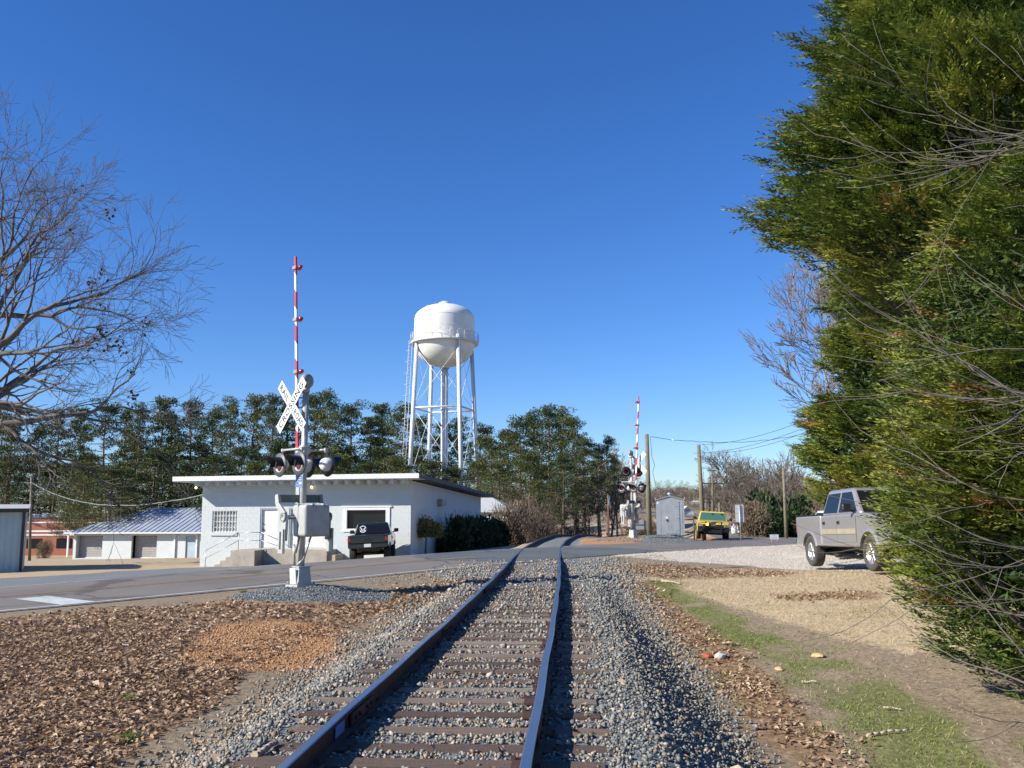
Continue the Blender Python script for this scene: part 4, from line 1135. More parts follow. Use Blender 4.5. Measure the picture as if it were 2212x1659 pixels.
# evergreen shrubs right of the poles
EV = [shrub_variant(41, (1, 1, 1), n=2400, leaf=.16), shrub_variant(42, (1, 1, 1.1), n=2400, leaf=.16)]
for u, v, Y, w, var, lab in ((1675, 1062, 74, 3.0, 0, 'large dark green broadleaf evergreen left of the thin utility pole'), (1690, 1100, 68, 1.8, 1, 'rounded dark evergreen bush at the foot of the thin utility pole'), (1637, 1105, 70, 1.9, 1, 'dark green bush right of the blank white sign'), (1660, 1120, 66, 1.3, 0, 'lowest dark bush behind the small lettered sign')):
    t = at(u, v, Y); z0 = hz(t.x, Y); h = t.z - z0
    put_tree('evergreen_shrub', lab, 'shrub', EV[var], (t.x, Y, z0), (w, w, h), rng.uniform(0, 6), 'evergreen shrubs beyond the road', ('stems', 'foliage'))
RV = shrub_variant(43, (1, 1, 1), n=4200, leaf=.10, mat='brush', up=.6, width=.12)
for u, v, Y, w, lab in ((1625, 1085, 66, 2.2, 'russet leafless bush behind the blank white sign'), (1120, 1085, 74, 2.4, 'reddish brown bush at the edge of the pine clump'), (1165, 1110, 70, 1.8, 'dry brown bush nearest the left rail beyond the crossing'), (1085, 1095, 72, 2.0, 'brown thicket right of the dark hedge'), (96, 1168, 100, 1.3, 'dry bush in front of the red brick building')):
    t = at(u, v, Y); z0 = hz(t.x, Y); h = max(.6, t.z - z0)
    put_tree('dry_shrub', lab, 'shrub', RV, (t.x, Y, z0), (w, w, h), rng.uniform(0, 6), 'dry brown shrubs', ('stems', 'foliage'))

# ---------------------------------------------------------------- big conifers at right
def cypress(name, label, loc, prof, nbr, per, leaf, brown=.06, seed=1, group=None, trunk_r=.2, az=None, tuft=.42, flat=.35, inner=1.0, shift=0.0):
    """prof: [(z, radius)] outline of the crown; az: (from,to) sector that is built densest"""
    g = np.random.default_rng(seed); t = thing(name, label, 'conifer', loc, 0, group)
    pz = np.array([p[0] for p in prof]); pr_ = np.array([p[1] for p in prof])
    zz = np.linspace(pz[0], pz[-1], 200); w = np.interp(zz, pz, pr_) + .2; w /= w.sum()
    nc = max(8, nbr // 11); cz_ = g.choice(zz, nc, p=w); ca_ = g.uniform(0, 2 * PI, nc)
    if az is not None:
        m = g.random(nc) < .72; ca_[m] = g.uniform(az[0], az[1], m.sum())
    ci = g.integers(0, nc, nbr); cs = tuft * .95
    o1, o2 = g.normal(0, 1, nbr), g.normal(0, 1, nbr)
    bz = np.clip(cz_[ci] + o1 * cs * .8, pz[0], pz[-1]); a = ca_[ci] + o2 * cs / np.maximum(np.interp(cz_[ci], pz, pr_), .6)
    lobe = g.normal(1.0, .075, nc)[ci] - .035 * (o1 ** 2 + o2 ** 2)
    R = np.interp(bz, pz, pr_) * np.clip(lobe + g.normal(-.03, .05, nbr), .6, 1.1)
    R *= 1 + .10 * np.sin(a * 5 + bz * 1.7) + .07 * np.sin(bz * 4.1 + a * 2)
    el = g.uniform(.15, .6, nbr)
    rad = np.stack([np.cos(a), np.sin(a), 0 * a], 1); bd = unit(rad + np.array([0, 0, 1]) * el[:, None])
    tip = np.stack([rad[:, 0] * R, rad[:, 1] * R, bz], 1)
    idx = np.repeat(np.arange(nbr), per); N = len(idx)
    back = g.uniform(0, 1, N) ** 1.5 * np.minimum(1.0, R[idx] * .5) * .95
    side = unit(np.cross(bd, np.array([0, 0, 1.0])))[idx]
    spreadw = (.08 + .40 * back) * (.8 + .5 * (leaf > .1))
    P = tip[idx] - bd[idx] * back[:, None] + side * (g.uniform(-1, 1, N) * spreadw)[:, None]
    P[:, 2] += g.uniform(-1, 1, N) * spreadw * .45
    FD = unit(bd[idx] + side * g.uniform(-.5, .5, N)[:, None] + g.normal(0, .17, (N, 3)) - np.array([0, 0, .10]))
    FS = unit(np.cross(FD, np.array([0, 0, 1.0])) + g.normal(0, .35, (N, 3)))
    K = 9; L = tuft * g.uniform(.6, 1.2, N)
    j = np.tile(np.arange(K), N); pi = np.repeat(np.arange(N), K)
    sgn = np.where(j % 2 == 0, 1.0, -1.0); f = j / K
    B = P[pi] + FD[pi] * (f * L[pi])[:, None]
    LD = unit(FD[pi] * 1.0 + FS[pi] * (sgn * (.72 - .35 * f))[:, None] + g.normal(0, .07, (N * K, 3)))
    nrm = unit(np.cross(FD, FS))[pi]; LU = unit(np.cross(LD, nrm) + g.normal(0, .55, (N * K, 3)))
    ll = leaf * (1.15 - .5 * f) * g.uniform(.8, 1.2, N * K)
    V, F = quads(B, LD, LU, ll, ll * flat * .5)
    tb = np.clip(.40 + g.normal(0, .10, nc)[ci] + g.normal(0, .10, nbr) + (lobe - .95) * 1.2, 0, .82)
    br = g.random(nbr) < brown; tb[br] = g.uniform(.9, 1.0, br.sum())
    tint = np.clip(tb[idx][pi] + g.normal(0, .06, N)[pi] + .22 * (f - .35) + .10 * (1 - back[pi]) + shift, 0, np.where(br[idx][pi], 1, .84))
    keep = np.ones(len(F), bool)
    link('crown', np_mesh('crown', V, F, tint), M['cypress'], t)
    # inner foliage and limbs
    segs = []; r = random.Random(seed)
    H = pz[-1]
    for i in range(8):
        segs.append((Vector((0, 0, H * i / 8 * .95 - .3)), Vector((0, 0, H * (i + 1) / 8 * .95 - .3)), trunk_r * (1 - i / 9), trunk_r * (1 - (i + 1) / 9), 0))
    for i in g.choice(nbr, min(nbr, 240), replace=False):
        e = Vector(tip[i]) * 1.0 - Vector(bd[i]) * .25; s = Vector((0, 0, max(.05, e.z - R[i] * .55)))
        m_ = s.lerp(e, .55) - Vector((0, 0, .12 * R[i]))
        segs.append((s, m_, .035, .02, 0)); segs.append((m_, e, .02, .007, 0))
    link('trunk', segs_mesh('trunk', segs, 4), M['bark'], t)
    # inner sprays make the crown dense; their dark tint is painted interior shade
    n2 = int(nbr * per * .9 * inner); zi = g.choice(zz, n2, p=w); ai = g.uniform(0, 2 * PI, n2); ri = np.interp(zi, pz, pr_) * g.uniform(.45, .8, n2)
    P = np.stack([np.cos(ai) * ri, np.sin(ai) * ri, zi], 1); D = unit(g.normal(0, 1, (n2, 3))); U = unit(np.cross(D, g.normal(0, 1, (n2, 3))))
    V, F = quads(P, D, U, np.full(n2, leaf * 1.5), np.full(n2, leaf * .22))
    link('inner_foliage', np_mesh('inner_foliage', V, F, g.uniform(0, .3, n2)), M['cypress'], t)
    return t
GC = 'tall conifers of the screen at right'
z0 = hz(8.35, 14)
cypress('conifer_tree', 'tallest dark green conifer whose crown overhangs at the top right', (8.55, 14.0, z0), [(4.9, 1.5), (5.1, 3.0), (5.6, 3.35), (6.4, 3.72), (7.4, 3.7), (8.0, 3.7), (8.5, 3.45), (9.0, 3.1), (9.8, 2.9), (11.5, 2.3), (14, 1.2), (15, .3)], 1500, 20, .11, .005, 3, GC, .24, (PI * .62, PI * 1.5), .42, shift=-.09)
z0 = hz(6.3, 9.3)
cypress('conifer_tree', 'nearest yellow green conifer with skirts to the ground at lower right', (6.45, 9.5, z0), [(.15, 1.1), (.5, 1.8), (1.1, 2.3), (1.9, 2.35), (2.6, 2.2), (3.6, 2.1), (4.8, 1.8), (5.6, 1.1), (6.2, .3)], 1100, 21, .08, .06, 4, GC, .16, (PI * .6, PI * 1.6), .34)
z0 = hz(15.6, 33)
cypress('conifer_tree', 'green conifer with vertical plumes behind the silver pickup', (15.65, 33, z0), [(.9, 3.4), (2, 4.0), (4, 4.05), (5.4, 3.9), (6.8, 3.55), (8.5, 3.0), (9.9, 2.6), (11.5, 2.0), (13, .9)], 1300, 20, .17, .03, 5, GC, .2, (PI * .6, PI * 1.55), .55)
z0 = hz(11.2, 18)
cypress('conifer_tree', 'conifer between the overhanging crown and the nearest one, mostly hidden', (11.6, 18.5, z0), [(.5, 3.0), (2, 3.5), (4, 3.4), (6.5, 2.8), (9, 1.6), (10.5, .3)], 420, 15, .14, .05, 6, GC, .2, (PI * .6, PI * 1.5), .5)

# ---------------------------------------------------------------- bare trees close by
def foreground_bare():
    r = random.Random(64); t = thing('bare_tree', 'grey leafless tree whose long curved branches sweep in from the right edge', 'bare tree', (7.2, 7.6, hz(7.2, 7.6)), 0)
    segs = []
    tr = [(Vector((0, 0, -.3)), Vector((.1, 0, 1.5)), .13, .11, 9), (Vector((.1, 0, 1.5)), Vector((0, .1, 3.5)), .11, .09, 9), (Vector((0, .1, 3.5)), Vector((-.1, .1, 6.5)), .09, .05, 9)]
    for k in range(34):
        z = -.5 + 6.8 * (k / 34) + r.uniform(-.1, .1)
        a = PI + r.uniform(-.95, .75)
        L = r.uniform(2.0, 3.3) * (1 - .25 * abs(z - 3) / 4)
        d = Vector((math.cos(a), math.sin(a), r.uniform(-.35, .25)))
        grow(r, (0, 0, z), d, L * .95, r.choice((.012, .014, .018, .022, .034)), 2, segs, spread=.45, up=.13, droop=.13, nseg=9, kids=(3, 4), wig=.095, shrink=.52, minr=.0028)
    link('trunk', segs_mesh('trunk', tr, 8), M['bark_grey'], t)
    link('branches', segs_mesh('branches', segs, 5), M['bark_grey'], t)
foreground_bare()

def oak():
    r = random.Random(10); Y = 53.0; x = -34.0; z0 = hz(x, Y)
    t = thing('oak_tree', 'large leafless oak reaching in from the left edge', 'bare tree', (x, Y, z0), 0); t.scale = (1.03, 1.0, 1.14)
    tr = []; p = Vector((0, 0, -.5)); rad = .62
    for i in range(6):
        q = p + Vector((r.uniform(-.2, .35), r.uniform(-.3, .3), 2.6)); tr.append((p.copy(), q.copy(), rad, rad * .86, 9)); rad *= .86; p = q
    segs = []
    # main limbs, chosen to fan out to the right: (height on the trunk, elevation, length)
    limbs = [(7.6, .0, 15.5, .26), (9.2, .04, 14.5, .28), (10.6, .10, 15, .25), (12, .20, 13.5, .23), (13.3, .32, 13, .2), (8.6, .02, 14, .2), (11.2, -.02, 13.0, .2), (14.6, .55, 12, .18), (15.1, .85, 10.5, .15), (15.1, 1.15, 9, .14), (7.0, .14, 14, .22)]
    for k, (h, el, L, rd) in enumerate(limbs):
        for az in ((r.uniform(-.35, .3),) if k < 8 else (r.uniform(-.5, .5),)) + ((PI + r.uniform(-.8, .8),) if k % 2 == 0 else (1.5 + r.uniform(-.4, .4),)):
            d = Vector((math.cos(az) * math.cos(el), math.sin(az) * math.cos(el), math.sin(el)))
            main = abs(az) < 1
            grow(r, (0.3, 0, h), d, L * (.50 if main else .4), rd, 4 if main else 2, segs, spread=.5, up=.045 if el < .5 else .0, droop=-.03, nseg=8, kids=(3, 3), wig=.17, shrink=.62, minr=.010)
    link('trunk', segs_mesh('trunk', tr, 10), M['bark_oak'], t)
    link('branches', segs_mesh('branches', segs, 4), M['bark_oak'], t)
    # a few clumps of dead leaves that still hang on
    tips = [s for s in segs if s[4] == 0 and s[0].x > 6]
    P = []
    for k in range(26):
        c = r.choice(tips)[1]
        for j in range(9): P.append(tuple(c + Vector((r.gauss(0, .14), r.gauss(0, .14), r.gauss(-.15, .16)))))
    P = np.array(P); D = unit(rng.normal(0, 1, P.shape)); U = unit(np.cross(D, rng.normal(0, 1, P.shape)))
    V, F = quads(P, D, U, np.full(len(P), .24), np.full(len(P), .08))
    link('dead_leaves', np_mesh('dead_leaves', V, F), M['dead_leaf'], t)
oak()
# leafless tree showing left of the conifer
BB = bare_variant(52, H=12, depth=5, spread=.45, kids=(3, 4), trunk=.2, fork=.1, minr=.012, up=.12, wig=.14)
tp = at(1745, 505, 40); zb = hz(tp.x + 1.6, 40)
put_tree('bare_tree', 'reddish leafless tree standing behind the conifer screen against the sky', 'bare tree', BB, (tp.x + 1.3, 40, zb), (1.12, 1.12, (tp.z - zb) / 12.4), .7, None, ('trunk', 'branches'))

# ---------------------------------------------------------------- lettering
def text_mesh(s, width, height, depth=.002):
    c = bpy.data.curves.new('lettering', 'FONT'); c.body = s; c.extrude = .001; c.align_x = 'CENTER'; c.align_y = 'CENTER'; c.offset = .012; c.resolution_u = 3; c.space_character = 1.12
    o = bpy.data.objects.new('tmp', c); COL.objects.link(o); bpy.context.view_layer.update()
    me = bpy.data.meshes.new_from_object(o.evaluated_get(bpy.context.evaluated_depsgraph_get()))
    bpy.data.objects.remove(o); bpy.data.curves.remove(c)
    n = len(me.vertices); co = np.empty(n * 3, np.float32); me.vertices.foreach_get('co', co); co = co.reshape(-1, 3)
    a, b = co.min(0), co.max(0); co -= (a + b) / 2
    co *= np.array([width / (b[0] - a[0]), height / (b[1] - a[1]), depth / max(b[2] - a[2], 1e-6)], np.float32)
    me.vertices.foreach_set('co', co.ravel()); me.name = 'lettering'; me.materials.clear(); me.update()
    return me
def put_text(s, w, h, mat, parent, Mx, name='lettering'):
    me = text_mesh(s, w, h); me.transform(Mx); return link(name, me, mat, parent)
def frame(o, xa, ya, za):
    m = Matrix.Identity(4)
    for i, a in enumerate((xa, ya, za)):
        for j in range(3): m[j][i] = a[j]
    return T(Vector(o)) @ m

# ---------------------------------------------------------------- white block building
BLD = Vector((-16.8, 48.0, -1.4)); BRZ = math.radians(-10)
bld = thing('block_building', 'pale painted concrete block building with a flat sloping roof beside the road', 'building', BLD, BRZ)
FX, FD = 11.7, 17.3
OPEN = [(0.62, 2.06, 1.84, 2.96), (3.38, 4.40, 1.0, 3.1), (5.02, 7.08, 1.0, 3.1), (8.14, 10.46, 1.92, 3.04)]
def wall_with_holes(x0, x1, z0, z1, holes, y0, y1):
    mb = MB(); xs = sorted({x0, x1} | {h[0] for h in holes} | {h[1] for h in holes}); zs = sorted({z0, z1} | {h[2] for h in holes} | {h[3] for h in holes})
    for a, b in zip(xs[:-1], xs[1:]):
        for c, d in zip(zs[:-1], zs[1:]):
            if not any(a >= h[0] - 1e-6 and b <= h[1] + 1e-6 and c >= h[2] - 1e-6 and d <= h[3] + 1e-6 for h in holes): mb.box(a, b, y0, y1, c, d)
    return mb
wall_with_holes(0, FX, -.3, 4.46, OPEN, .0045, .2).build('front_wall', M['block_paint'], bld)
mb = MB()
mb.add([(FX - .2, .2, -.3), (FX, .2, -.3), (FX, FD, -.3), (FX - .2, FD, -.3), (FX - .2, .2, 4.46), (FX, .2, 4.46), (FX, FD, 3.78), (FX - .2, FD, 3.78)], [(0, 1, 2, 3), (7, 6, 5, 4), (0, 4, 5, 1), (1, 5, 6, 2), (2, 6, 7, 3), (3, 7, 4, 0)])
mb.build('side_wall', M['block_paint'], bld)
mb = MB()
mb.add([(0, .2, -.3), (.2, .2, -.3), (.2, FD, -.3), (0, FD, -.3), (0, .2, 4.46), (.2, .2, 4.46), (.2, FD, 3.78), (0, FD, 3.78)], [(0, 1, 2, 3), (7, 6, 5, 4), (0, 4, 5, 1), (1, 5, 6, 2), (2, 6, 7, 3), (3, 7, 4, 0)])
mb.build('side_wall', M['block_paint'], bld)
MB().box(.2, FX - .2, FD - .2, FD, -.3, 3.77).build('rear_wall', M['block_paint'], bld)
MB().box(.25, FX - .25, 2.4, 2.5, 0, 4.2).build('dark_backing', M['black'], bld)  # black sheet standing in for the dark of the unlit interior
# painted blocks, laid in running bond
def block_mesh(L):
    mb = MB(); mb.cbox((0, .035, 0), (L, .07, .195), None, .004); return mb
bm_cache = {}
pieces = []
for row in range(0, 22):
    zc = .104 + row * .2 + .0
    if zc + .1 > 4.46: break
    x = -.2 if row % 2 else 0.0
    while x < FX - .02:
        a, b = max(x, .0), min(x + .4, FX)
        spans = [(a, b)]
        for h in OPEN:
            if zc + .09 > h[2] and zc - .09 < h[3]:
                ns = []
                for s0, s1 in spans:
                    if s1 <= h[0] or s0 >= h[1]: ns.append((s0, s1))
                    else:
                        if s0 < h[0]: ns.append((s0, h[0]))
                        if s1 > h[1]: ns.append((h[1], s1))
                spans = ns
        for s0, s1 in spans:
            if s1 - s0 > .05: pieces.append(((s0 + s1) / 2, zc, round(s1 - s0 - .005, 3)))
        x += .4
pieces.sort(key=lambda p: (abs(p[1] - 2.4) + abs(p[0] - 6.5) * .22))
rest = MB()
for k, (px, pz, L) in enumerate(pieces):
    if k < 299:
        if L not in bm_cache:
            o = block_mesh(L).build('block', M['block_paint'], bld); bm_cache[L] = o.data
        else: o = link('block', bm_cache[L], None, bld)
        o.location = (px, random.uniform(-.0012, .0012), pz)
    else: rest.cbox((px, .035 + random.uniform(-.0012, .0012), pz), (L, .07, .195), None, .004)
o = rest.build('blockwork', M['block_paint'], bld); o['kind'] = 'stuff'
# roof slab on rafters
def roof_z(y): return 4.76 - (y + 1.2) * .040
mb = MB(); rl, rr2, rf, rb = -1.06, FX + .75, -1.2, FD + .9
mb.add([(rl, rf, roof_z(rf) - .19), (rr2, rf, roof_z(rf) - .19), (rr2, rb, roof_z(rb) - .19), (rl, rb, roof_z(rb) - .19), (rl, rf, roof_z(rf)), (rr2, rf, roof_z(rf)), (rr2, rb, roof_z(rb)), (rl, rb, roof_z(rb))], [(0, 3, 2, 1), (4, 5, 6, 7), (0, 1, 5, 4), (1, 2, 6, 5), (2, 3, 7, 6), (3, 0, 4, 7)])
roof = mb.build('roof', M['roof_dark'], bld)
MB().box(rl - .02, rr2 + .02, rf - .035, rf - .003, 4.54, 4.785).build('fascia', M['trim_white'], roof)
mb = MB(); mb.add([(rl - .03, rf, 4.56), (rl - .003, rf, 4.56), (rl - .003, rb, 3.80), (rl - .03, rb, 3.80), (rl - .03, rf, 4.78), (rl - .003, rf, 4.78), (rl - .003, rb, 4.01), (rl - .03, rb, 4.01)], [(0, 1, 2, 3), (7, 6, 5, 4), (0, 4, 5, 1), (1, 5, 6, 2), (2, 6, 7, 3), (3, 7, 4, 0)]); mb.build('rake_board', M['trim_white'], roof)
mb = MB(); mb.box(rl + .01, rr2 - .01, rf + .01, -.0, 4.50, 4.525); mb.build('soffit', M['block_paint'], roof)
raf = None
for k in range(20):
    x = .12 + k * .6
    if raf is None:
        raf = MB().box(-.10, .10, -.93, .0, 4.29, 4.498).build('rafter_tail', M['block_paint'], roof); raf.location = (x, 0, 0); rme = raf.data
    else: link('rafter_tail', rme, None, roof, (x, 0, 0))
mb = MB(); mb.box(.0, FX, -.001, .19, 4.461, 4.50); mb.build('wall_plate', M['block_paint'], bld)
# barred window
w = MB().box(.64, 2.04, .15, .16, 1.86, 2.94).build('window', M['glass_pale'], bld)
mb = MB()
for x in (.62, 2.02): mb.box(x, x + .04, .06, .149, 1.84, 2.96)
for z in (1.84, 2.92): mb.box(.66, 2.02, .06, .149, z, z + .04)
mb.box(1.32, 1.36, .10, .148, 1.88, 2.92); mb.build('frame', M['trim_white'], w)
for k in range(8):
    x = .72 + k * .175
    if k == 0: bo = MB().box(-.012, .012, .02, .04, 1.86, 2.94).build('bar', M['trim_white'], w); bo.location = (x, 0, 0)
    else: link('bar', bo.data, None, w, (x, 0, 0))
for z in (2.10, 2.40, 2.70): MB().box(.64, 2.04, .041, .06, z - .012, z + .012).build('bar', M['trim_white'], w)
MB().box(.56, 2.12, -.07, .14, 1.66, 1.838).build('sill', M['block_paint'], w)
# doors
d = MB().box(3.44, 4.34, .12, .16, 1.02, 3.04).build('door', M['trim_white'], bld); d['label'] = 'white single door at the top of the steps'
mb = MB().box(3.38, 3.44, .03, .19, 1.0, 3.1).box(4.34, 4.40, .03, .19, 1.0, 3.1).box(3.44, 4.34, .03, .19, 3.04, 3.1); mb.build('frame', M['block_paint'], d)
MB().cbox((3.54, .09, 1.96), (.05, .06, .12), None, .01).cbox((3.54, .09, 2.26), (.05, .05, .05), None, .01).build('handle', M['steel_dark'], d)
for z in (1.25, 2.0, 2.8): MB().box(4.325, 4.345, .095, .118, z - .05, z + .05).build('hinge', M['steel_dark'], d)
for x0, x1 in ((5.08, 6.04), (6.06, 7.02)):
    d2 = MB().box(x0, x1, .13, .17, 1.02, 3.04).build('door', M['trim_white'], bld); d2['label'] = 'white leaf of the double door behind the near signal'
    MB().box(x0 + .12, x1 - .12, .118, .129, 1.2, 1.9).build('panel', M['trim_white'], d2)
mb = MB().box(5.02, 5.08, .03, .19, 1.0, 3.1).box(7.02, 7.08, .03, .19, 1.0, 3.1).box(5.08, 7.02, .03, .19, 3.04, 3.1); mb.build('door_frame', M['block_paint'], bld)
# picture window
w = MB().box(8.2, 10.4, .14, .15, 1.98, 2.98).build('window', M['glass_dark'], bld); w['label'] = 'wide dark picture window with white trim'
mb = MB().box(8.02, 8.24, -.05, .13, 1.84, 3.10).box(10.36, 10.58, -.05, .13, 1.84, 3.10).box(8.24, 10.36, -.05, .13, 2.96, 3.08).box(8.24, 10.36, -.05, .13, 1.84, 2.0).box(7.92, 10.68, -.065, -.003, 3.102, 3.18)
mb.build('frame', M['trim_white'], w)
# porch and steps
mb = MB().box(2.95, 4.25, -2.3, -.002, -.3, .98); mb.build('porch', M['concrete'], bld)
MB().box(4.252, 7.7, -1.35, -.002, -.3, .96).build('porch', M['concrete'], bld)
for k in range(5):
    z = .98 - (k + 1) * .185
    MB().box(2.95 - (k + 1) * .30, 2.95 - k * .30 - .002, -1.65, -.002, -.3, z).build('step', M['concrete'], bld)
MB().box(7.702, 8.1, -1.2, -.002, -.3, .72).build('step', M['concrete'], bld)
mb = MB()
mb.path([(1.15, -1.5, .0), (1.15, -1.5, .95), (2.95, -1.5, 1.86), (4.2, -1.5, 1.86), (5.1, -1.28, 1.45), (5.9, -1.28, .98)], .022, 6)
mb.path([(1.15, -1.5, .55), (2.95, -1.5, 1.45), (4.2, -1.5, 1.45), (5.1, -1.28, 1.15)], .018, 6)
for x, z in ((2.95, 1.86), (4.2, 1.86)): mb.tube((x, -1.5, .97), (x, -1.5, z), .02, n=6)
mb.build('handrail', M['galv'], bld)
# lamps under the eaves
for x, z, nm in ((-.32, 4.22, 'l'), (6.3, 4.18, 'r')):
    o = MB().lathe([(0, -.07), (.05, -.05), (.062, 0), (.04, .05), (0, .07)], T(x, -.16, z), 10).build('eave_lamp', M['bulb'], bld)
    MB().cbox((x, -.06, z + .09), (.1, .16, .06), None, .01).build('fitting', M['mast_dull'], o)
MB().box(FX + .001, FX + .3, 5.3, 6.3, 3.15, 3.55).build('air_conditioner', M['mast_dull'], bld)
MB().box(-.05, -.001, .6, .8, 1.3, 2.0).build('meter_box', M['galv'], bld)

# small outbuilding behind its far corner
ob = thing('outbuilding', 'low outbuilding with a pale tin roof behind the block building', 'building', (-2.9, 74, hz(-2.9, 74)), math.radians(-10))
zr0 = at(1060, 1104, 74).z - hz(-2.9, 74)
MB().box(-4, 2.4, .3, 6, -.3, zr0 - .15).build('wall', M['block_paint'], ob)
mb = MB().add([(-4.3, 0, zr0), (2.9, 0, zr0), (.6, 3.2, zr0 + 1.15), (-4.3, 3.2, zr0 + 1.15), (2.9, 6.4, zr0), (-4.3, 6.4, zr0), (-4.3, 0, zr0 - .1), (2.9, 0, zr0 - .1), (2.9, 6.4, zr0 - .1), (-4.3, 6.4, zr0 - .1)], [(0, 1, 2, 3), (1, 4, 2), (3, 2, 4, 5), (0, 6, 7, 1), (1, 7, 8, 4), (6, 9, 8, 7), (0, 3, 5, 9, 6), (4, 8, 9, 5)])
mb.build('roof', M['roof_light'], ob)

# ---------------------------------------------------------------- garage row with the blue grey metal roof
GO = Vector((-46.4, 94.2, -3.3)); GR = math.radians(-12); gdx, gdy = math.cos(GR), math.sin(GR)
def gx_of(u):
    k = (u - 1106) / 1900
    return (k * GO.y - GO.x) / (gdx - k * gdy)
gar = thing('garage_row', 'long low white garage with roller doors and a blue grey metal roof', 'garage', GO, GR)
GL = 27.0; holes = []
d1 = (gx_of(176), gx_of(232)); d2_ = (gx_of(294), gx_of(348)); d3 = (gx_of(409), gx_of(431))
holes = [(d1[0], d1[1], .05, 2.4), (d2_[0], d2_[1], .05, 2.4), (d3[0], d3[1], .1, 2.35)]
wall_with_holes(0, GL, -.5, 2.75, holes, 0, .25).build('front_wall', M['block_paint'], gar)
MB().box(0, .25, .25, 12, -.5, 2.75).build('end_wall', M['block_paint'], gar)
MB().box(GL - .25, GL, .25, 12, -.5, 2.75).build('end_wall', M['block_paint'], gar)
MB().box(.25, GL - .25, 11.75, 12, -.5, 2.75).build('rear_wall', M['block_paint'], gar)
M['roller'] = paint('roller', (0.34, 0.33, 0.31), 0.6, metal=.1, var=.08)
for a, b, c, e in holes[:2]:
    mb = MB(); n = 20
    for k in range(n): mb.box(a + .02, b - .02, .6 + (k % 2) * .03, .66, c + (e - c) * k / n, c + (e - c) * (k + 1) / n - .012)
    rd_ = mb.build('roller_door', M['roller'], gar)
    MB().box(a + .02, b - .02, .55, .598, c, c + .1).build('bottom_bar', M['trim_white'], rd_)
M['door_blue'] = paint('door_blue', (0.34, 0.42, 0.48), 0.6)
MB().box(d3[0] + .03, d3[1] - .03, .12, .16, .1, 2.33).build('side_door', M['door_blue'], gar)
hipx, half, rz_, ez = 5.0, 6.0, 5.25, 2.72
mb = MB(); e0, e1 = -.7, GL + .6
mb.add([(e0, -.6, ez), (e1, -.6, ez), (GL - hipx, half, rz_), (hipx, half, rz_), (e1, 12.6, ez), (e0, 12.6, ez)], [(0, 1, 2, 3), (1, 4, 2), (3, 2, 4, 5), (0, 3, 5), (0, 5, 4, 1)])
groof = mb.build('roof', M['roof_metal'], gar)
MB().box(e0, e1, -.64, -.602, ez - .14, ez + .02).build('fascia', M['trim_white'], groof)
MB().box(e0, e1, -.75, -.642, ez - .10, ez + .0).build('gutter', M['trim_white'], groof)
seam = None; sl = (rz_ - ez) / (half + .6)
for k in range(44):
    x = e0 + .25 + k * .62
    top = half if hipx <= x <= GL - hipx else (-.6 + (x - e0) / (hipx - e0) * (half + .6) if x < hipx else -.6 + (e1 - x) / (e1 - GL + hipx) * (half + .6))
    if top < 0: continue
    p0, p1 = Vector((x, -.6, ez + .012)), Vector((x, top, ez + (top + .6) * sl + .012))
    mb = MB(); mb.add([p0 + Vector((-.025, 0, 0)), p0 + Vector((.025, 0, 0)), p1 + Vector((.025, 0, 0)), p1 + Vector((-.025, 0, 0)), p0 + Vector((-.018, 0, .05)), p0 + Vector((.018, 0, .05)), p1 + Vector((.018, 0, .05)), p1 + Vector((-.018, 0, .05))], [(0, 3, 2, 1), (4, 5, 6, 7), (0, 1, 5, 4), (1, 2, 6, 5), (2, 3, 7, 6), (3, 0, 4, 7)])
    mb.build('roof_seam', M['roof_metal'], groof)
for u in (160, 387, 434):
    x = gx_of(u); MB().box(x - .07, x + .07, -.16, -.02, .15, 2.5).tube((x, -.1, 2.5), (x, -.62, 2.62), .07, n=6).build('downpipe', M['trim_white'], gar)
for u in (432, 386): pass

# ---------------------------------------------------------------- metal sided building at the left edge
mt = thing('metal_building', 'corrugated pale green metal building cut by the left edge', 'building', (-24.7, 45.0, -1.5), math.radians(28))
H_ = 3.13
def corr(x0, x1, z0, z1, y, n):
    mb = MB(); vs = []; fs = []
    xs = np.linspace(x0, x1, n * 4 + 1)
    for i, x in enumerate(xs):
        o = y - (.035 if i % 4 in (1, 2) else 0); vs += [(x, o, z0), (x, o, z1)]
    for i in range(len(xs) - 1): fs.append((2 * i, 2 * i + 2, 2 * i + 3, 2 * i + 1))
    return mb.add(vs, fs)
corr(-12.5, -4.62, 0, H_, 0, 26).build('siding', M['siding'], mt, fix=False)
corr(-3.3, -.12, 0, H_, 0, 11).build('siding', M['siding'], mt, fix=False)
corr(-4.6, -3.32, 2.45, H_, 0, 4).build('siding', M['siding'], mt, fix=False)
MB().box(-12.5, -.02, .04, .1, 2.45, H_).box(-12.5, -4.62, .04, .1, 0, 2.45).box(-3.3, -.02, .04, .1, 0, 2.45).build('wall', M['siding'], mt)
MB().box(-4.6, -3.32, .02, .07, 0, 2.43).build('door', M['dark_door'], mt)
MB().box(-.10, .03, -.05, .14, -.1, H_).build('corner_trim', M['brown_trim'], mt)
MB().box(-.1, .0, .14, 11, -.3, H_).build('side_wall', M['siding'], mt)
mb = MB().add([(-12.9, -.25, H_ + .12), (.18, -.25, H_ + .12), (.18, 5.5, H_ + .38), (-12.9, 5.5, H_ + .38), (.18, 11.2, H_ + .12), (-12.9, 11.2, H_ + .12)], [(0, 1, 2, 3), (3, 2, 4, 5), (0, 5, 4, 1), (1, 4, 2), (0, 3, 5)])
rf_ = mb.build('roof', M['roof_light'], mt)
MB().box(-12.9, .18, -.29, -.252, H_ - .06, H_ + .13).build('eave_trim', M['brown_trim'], rf_)

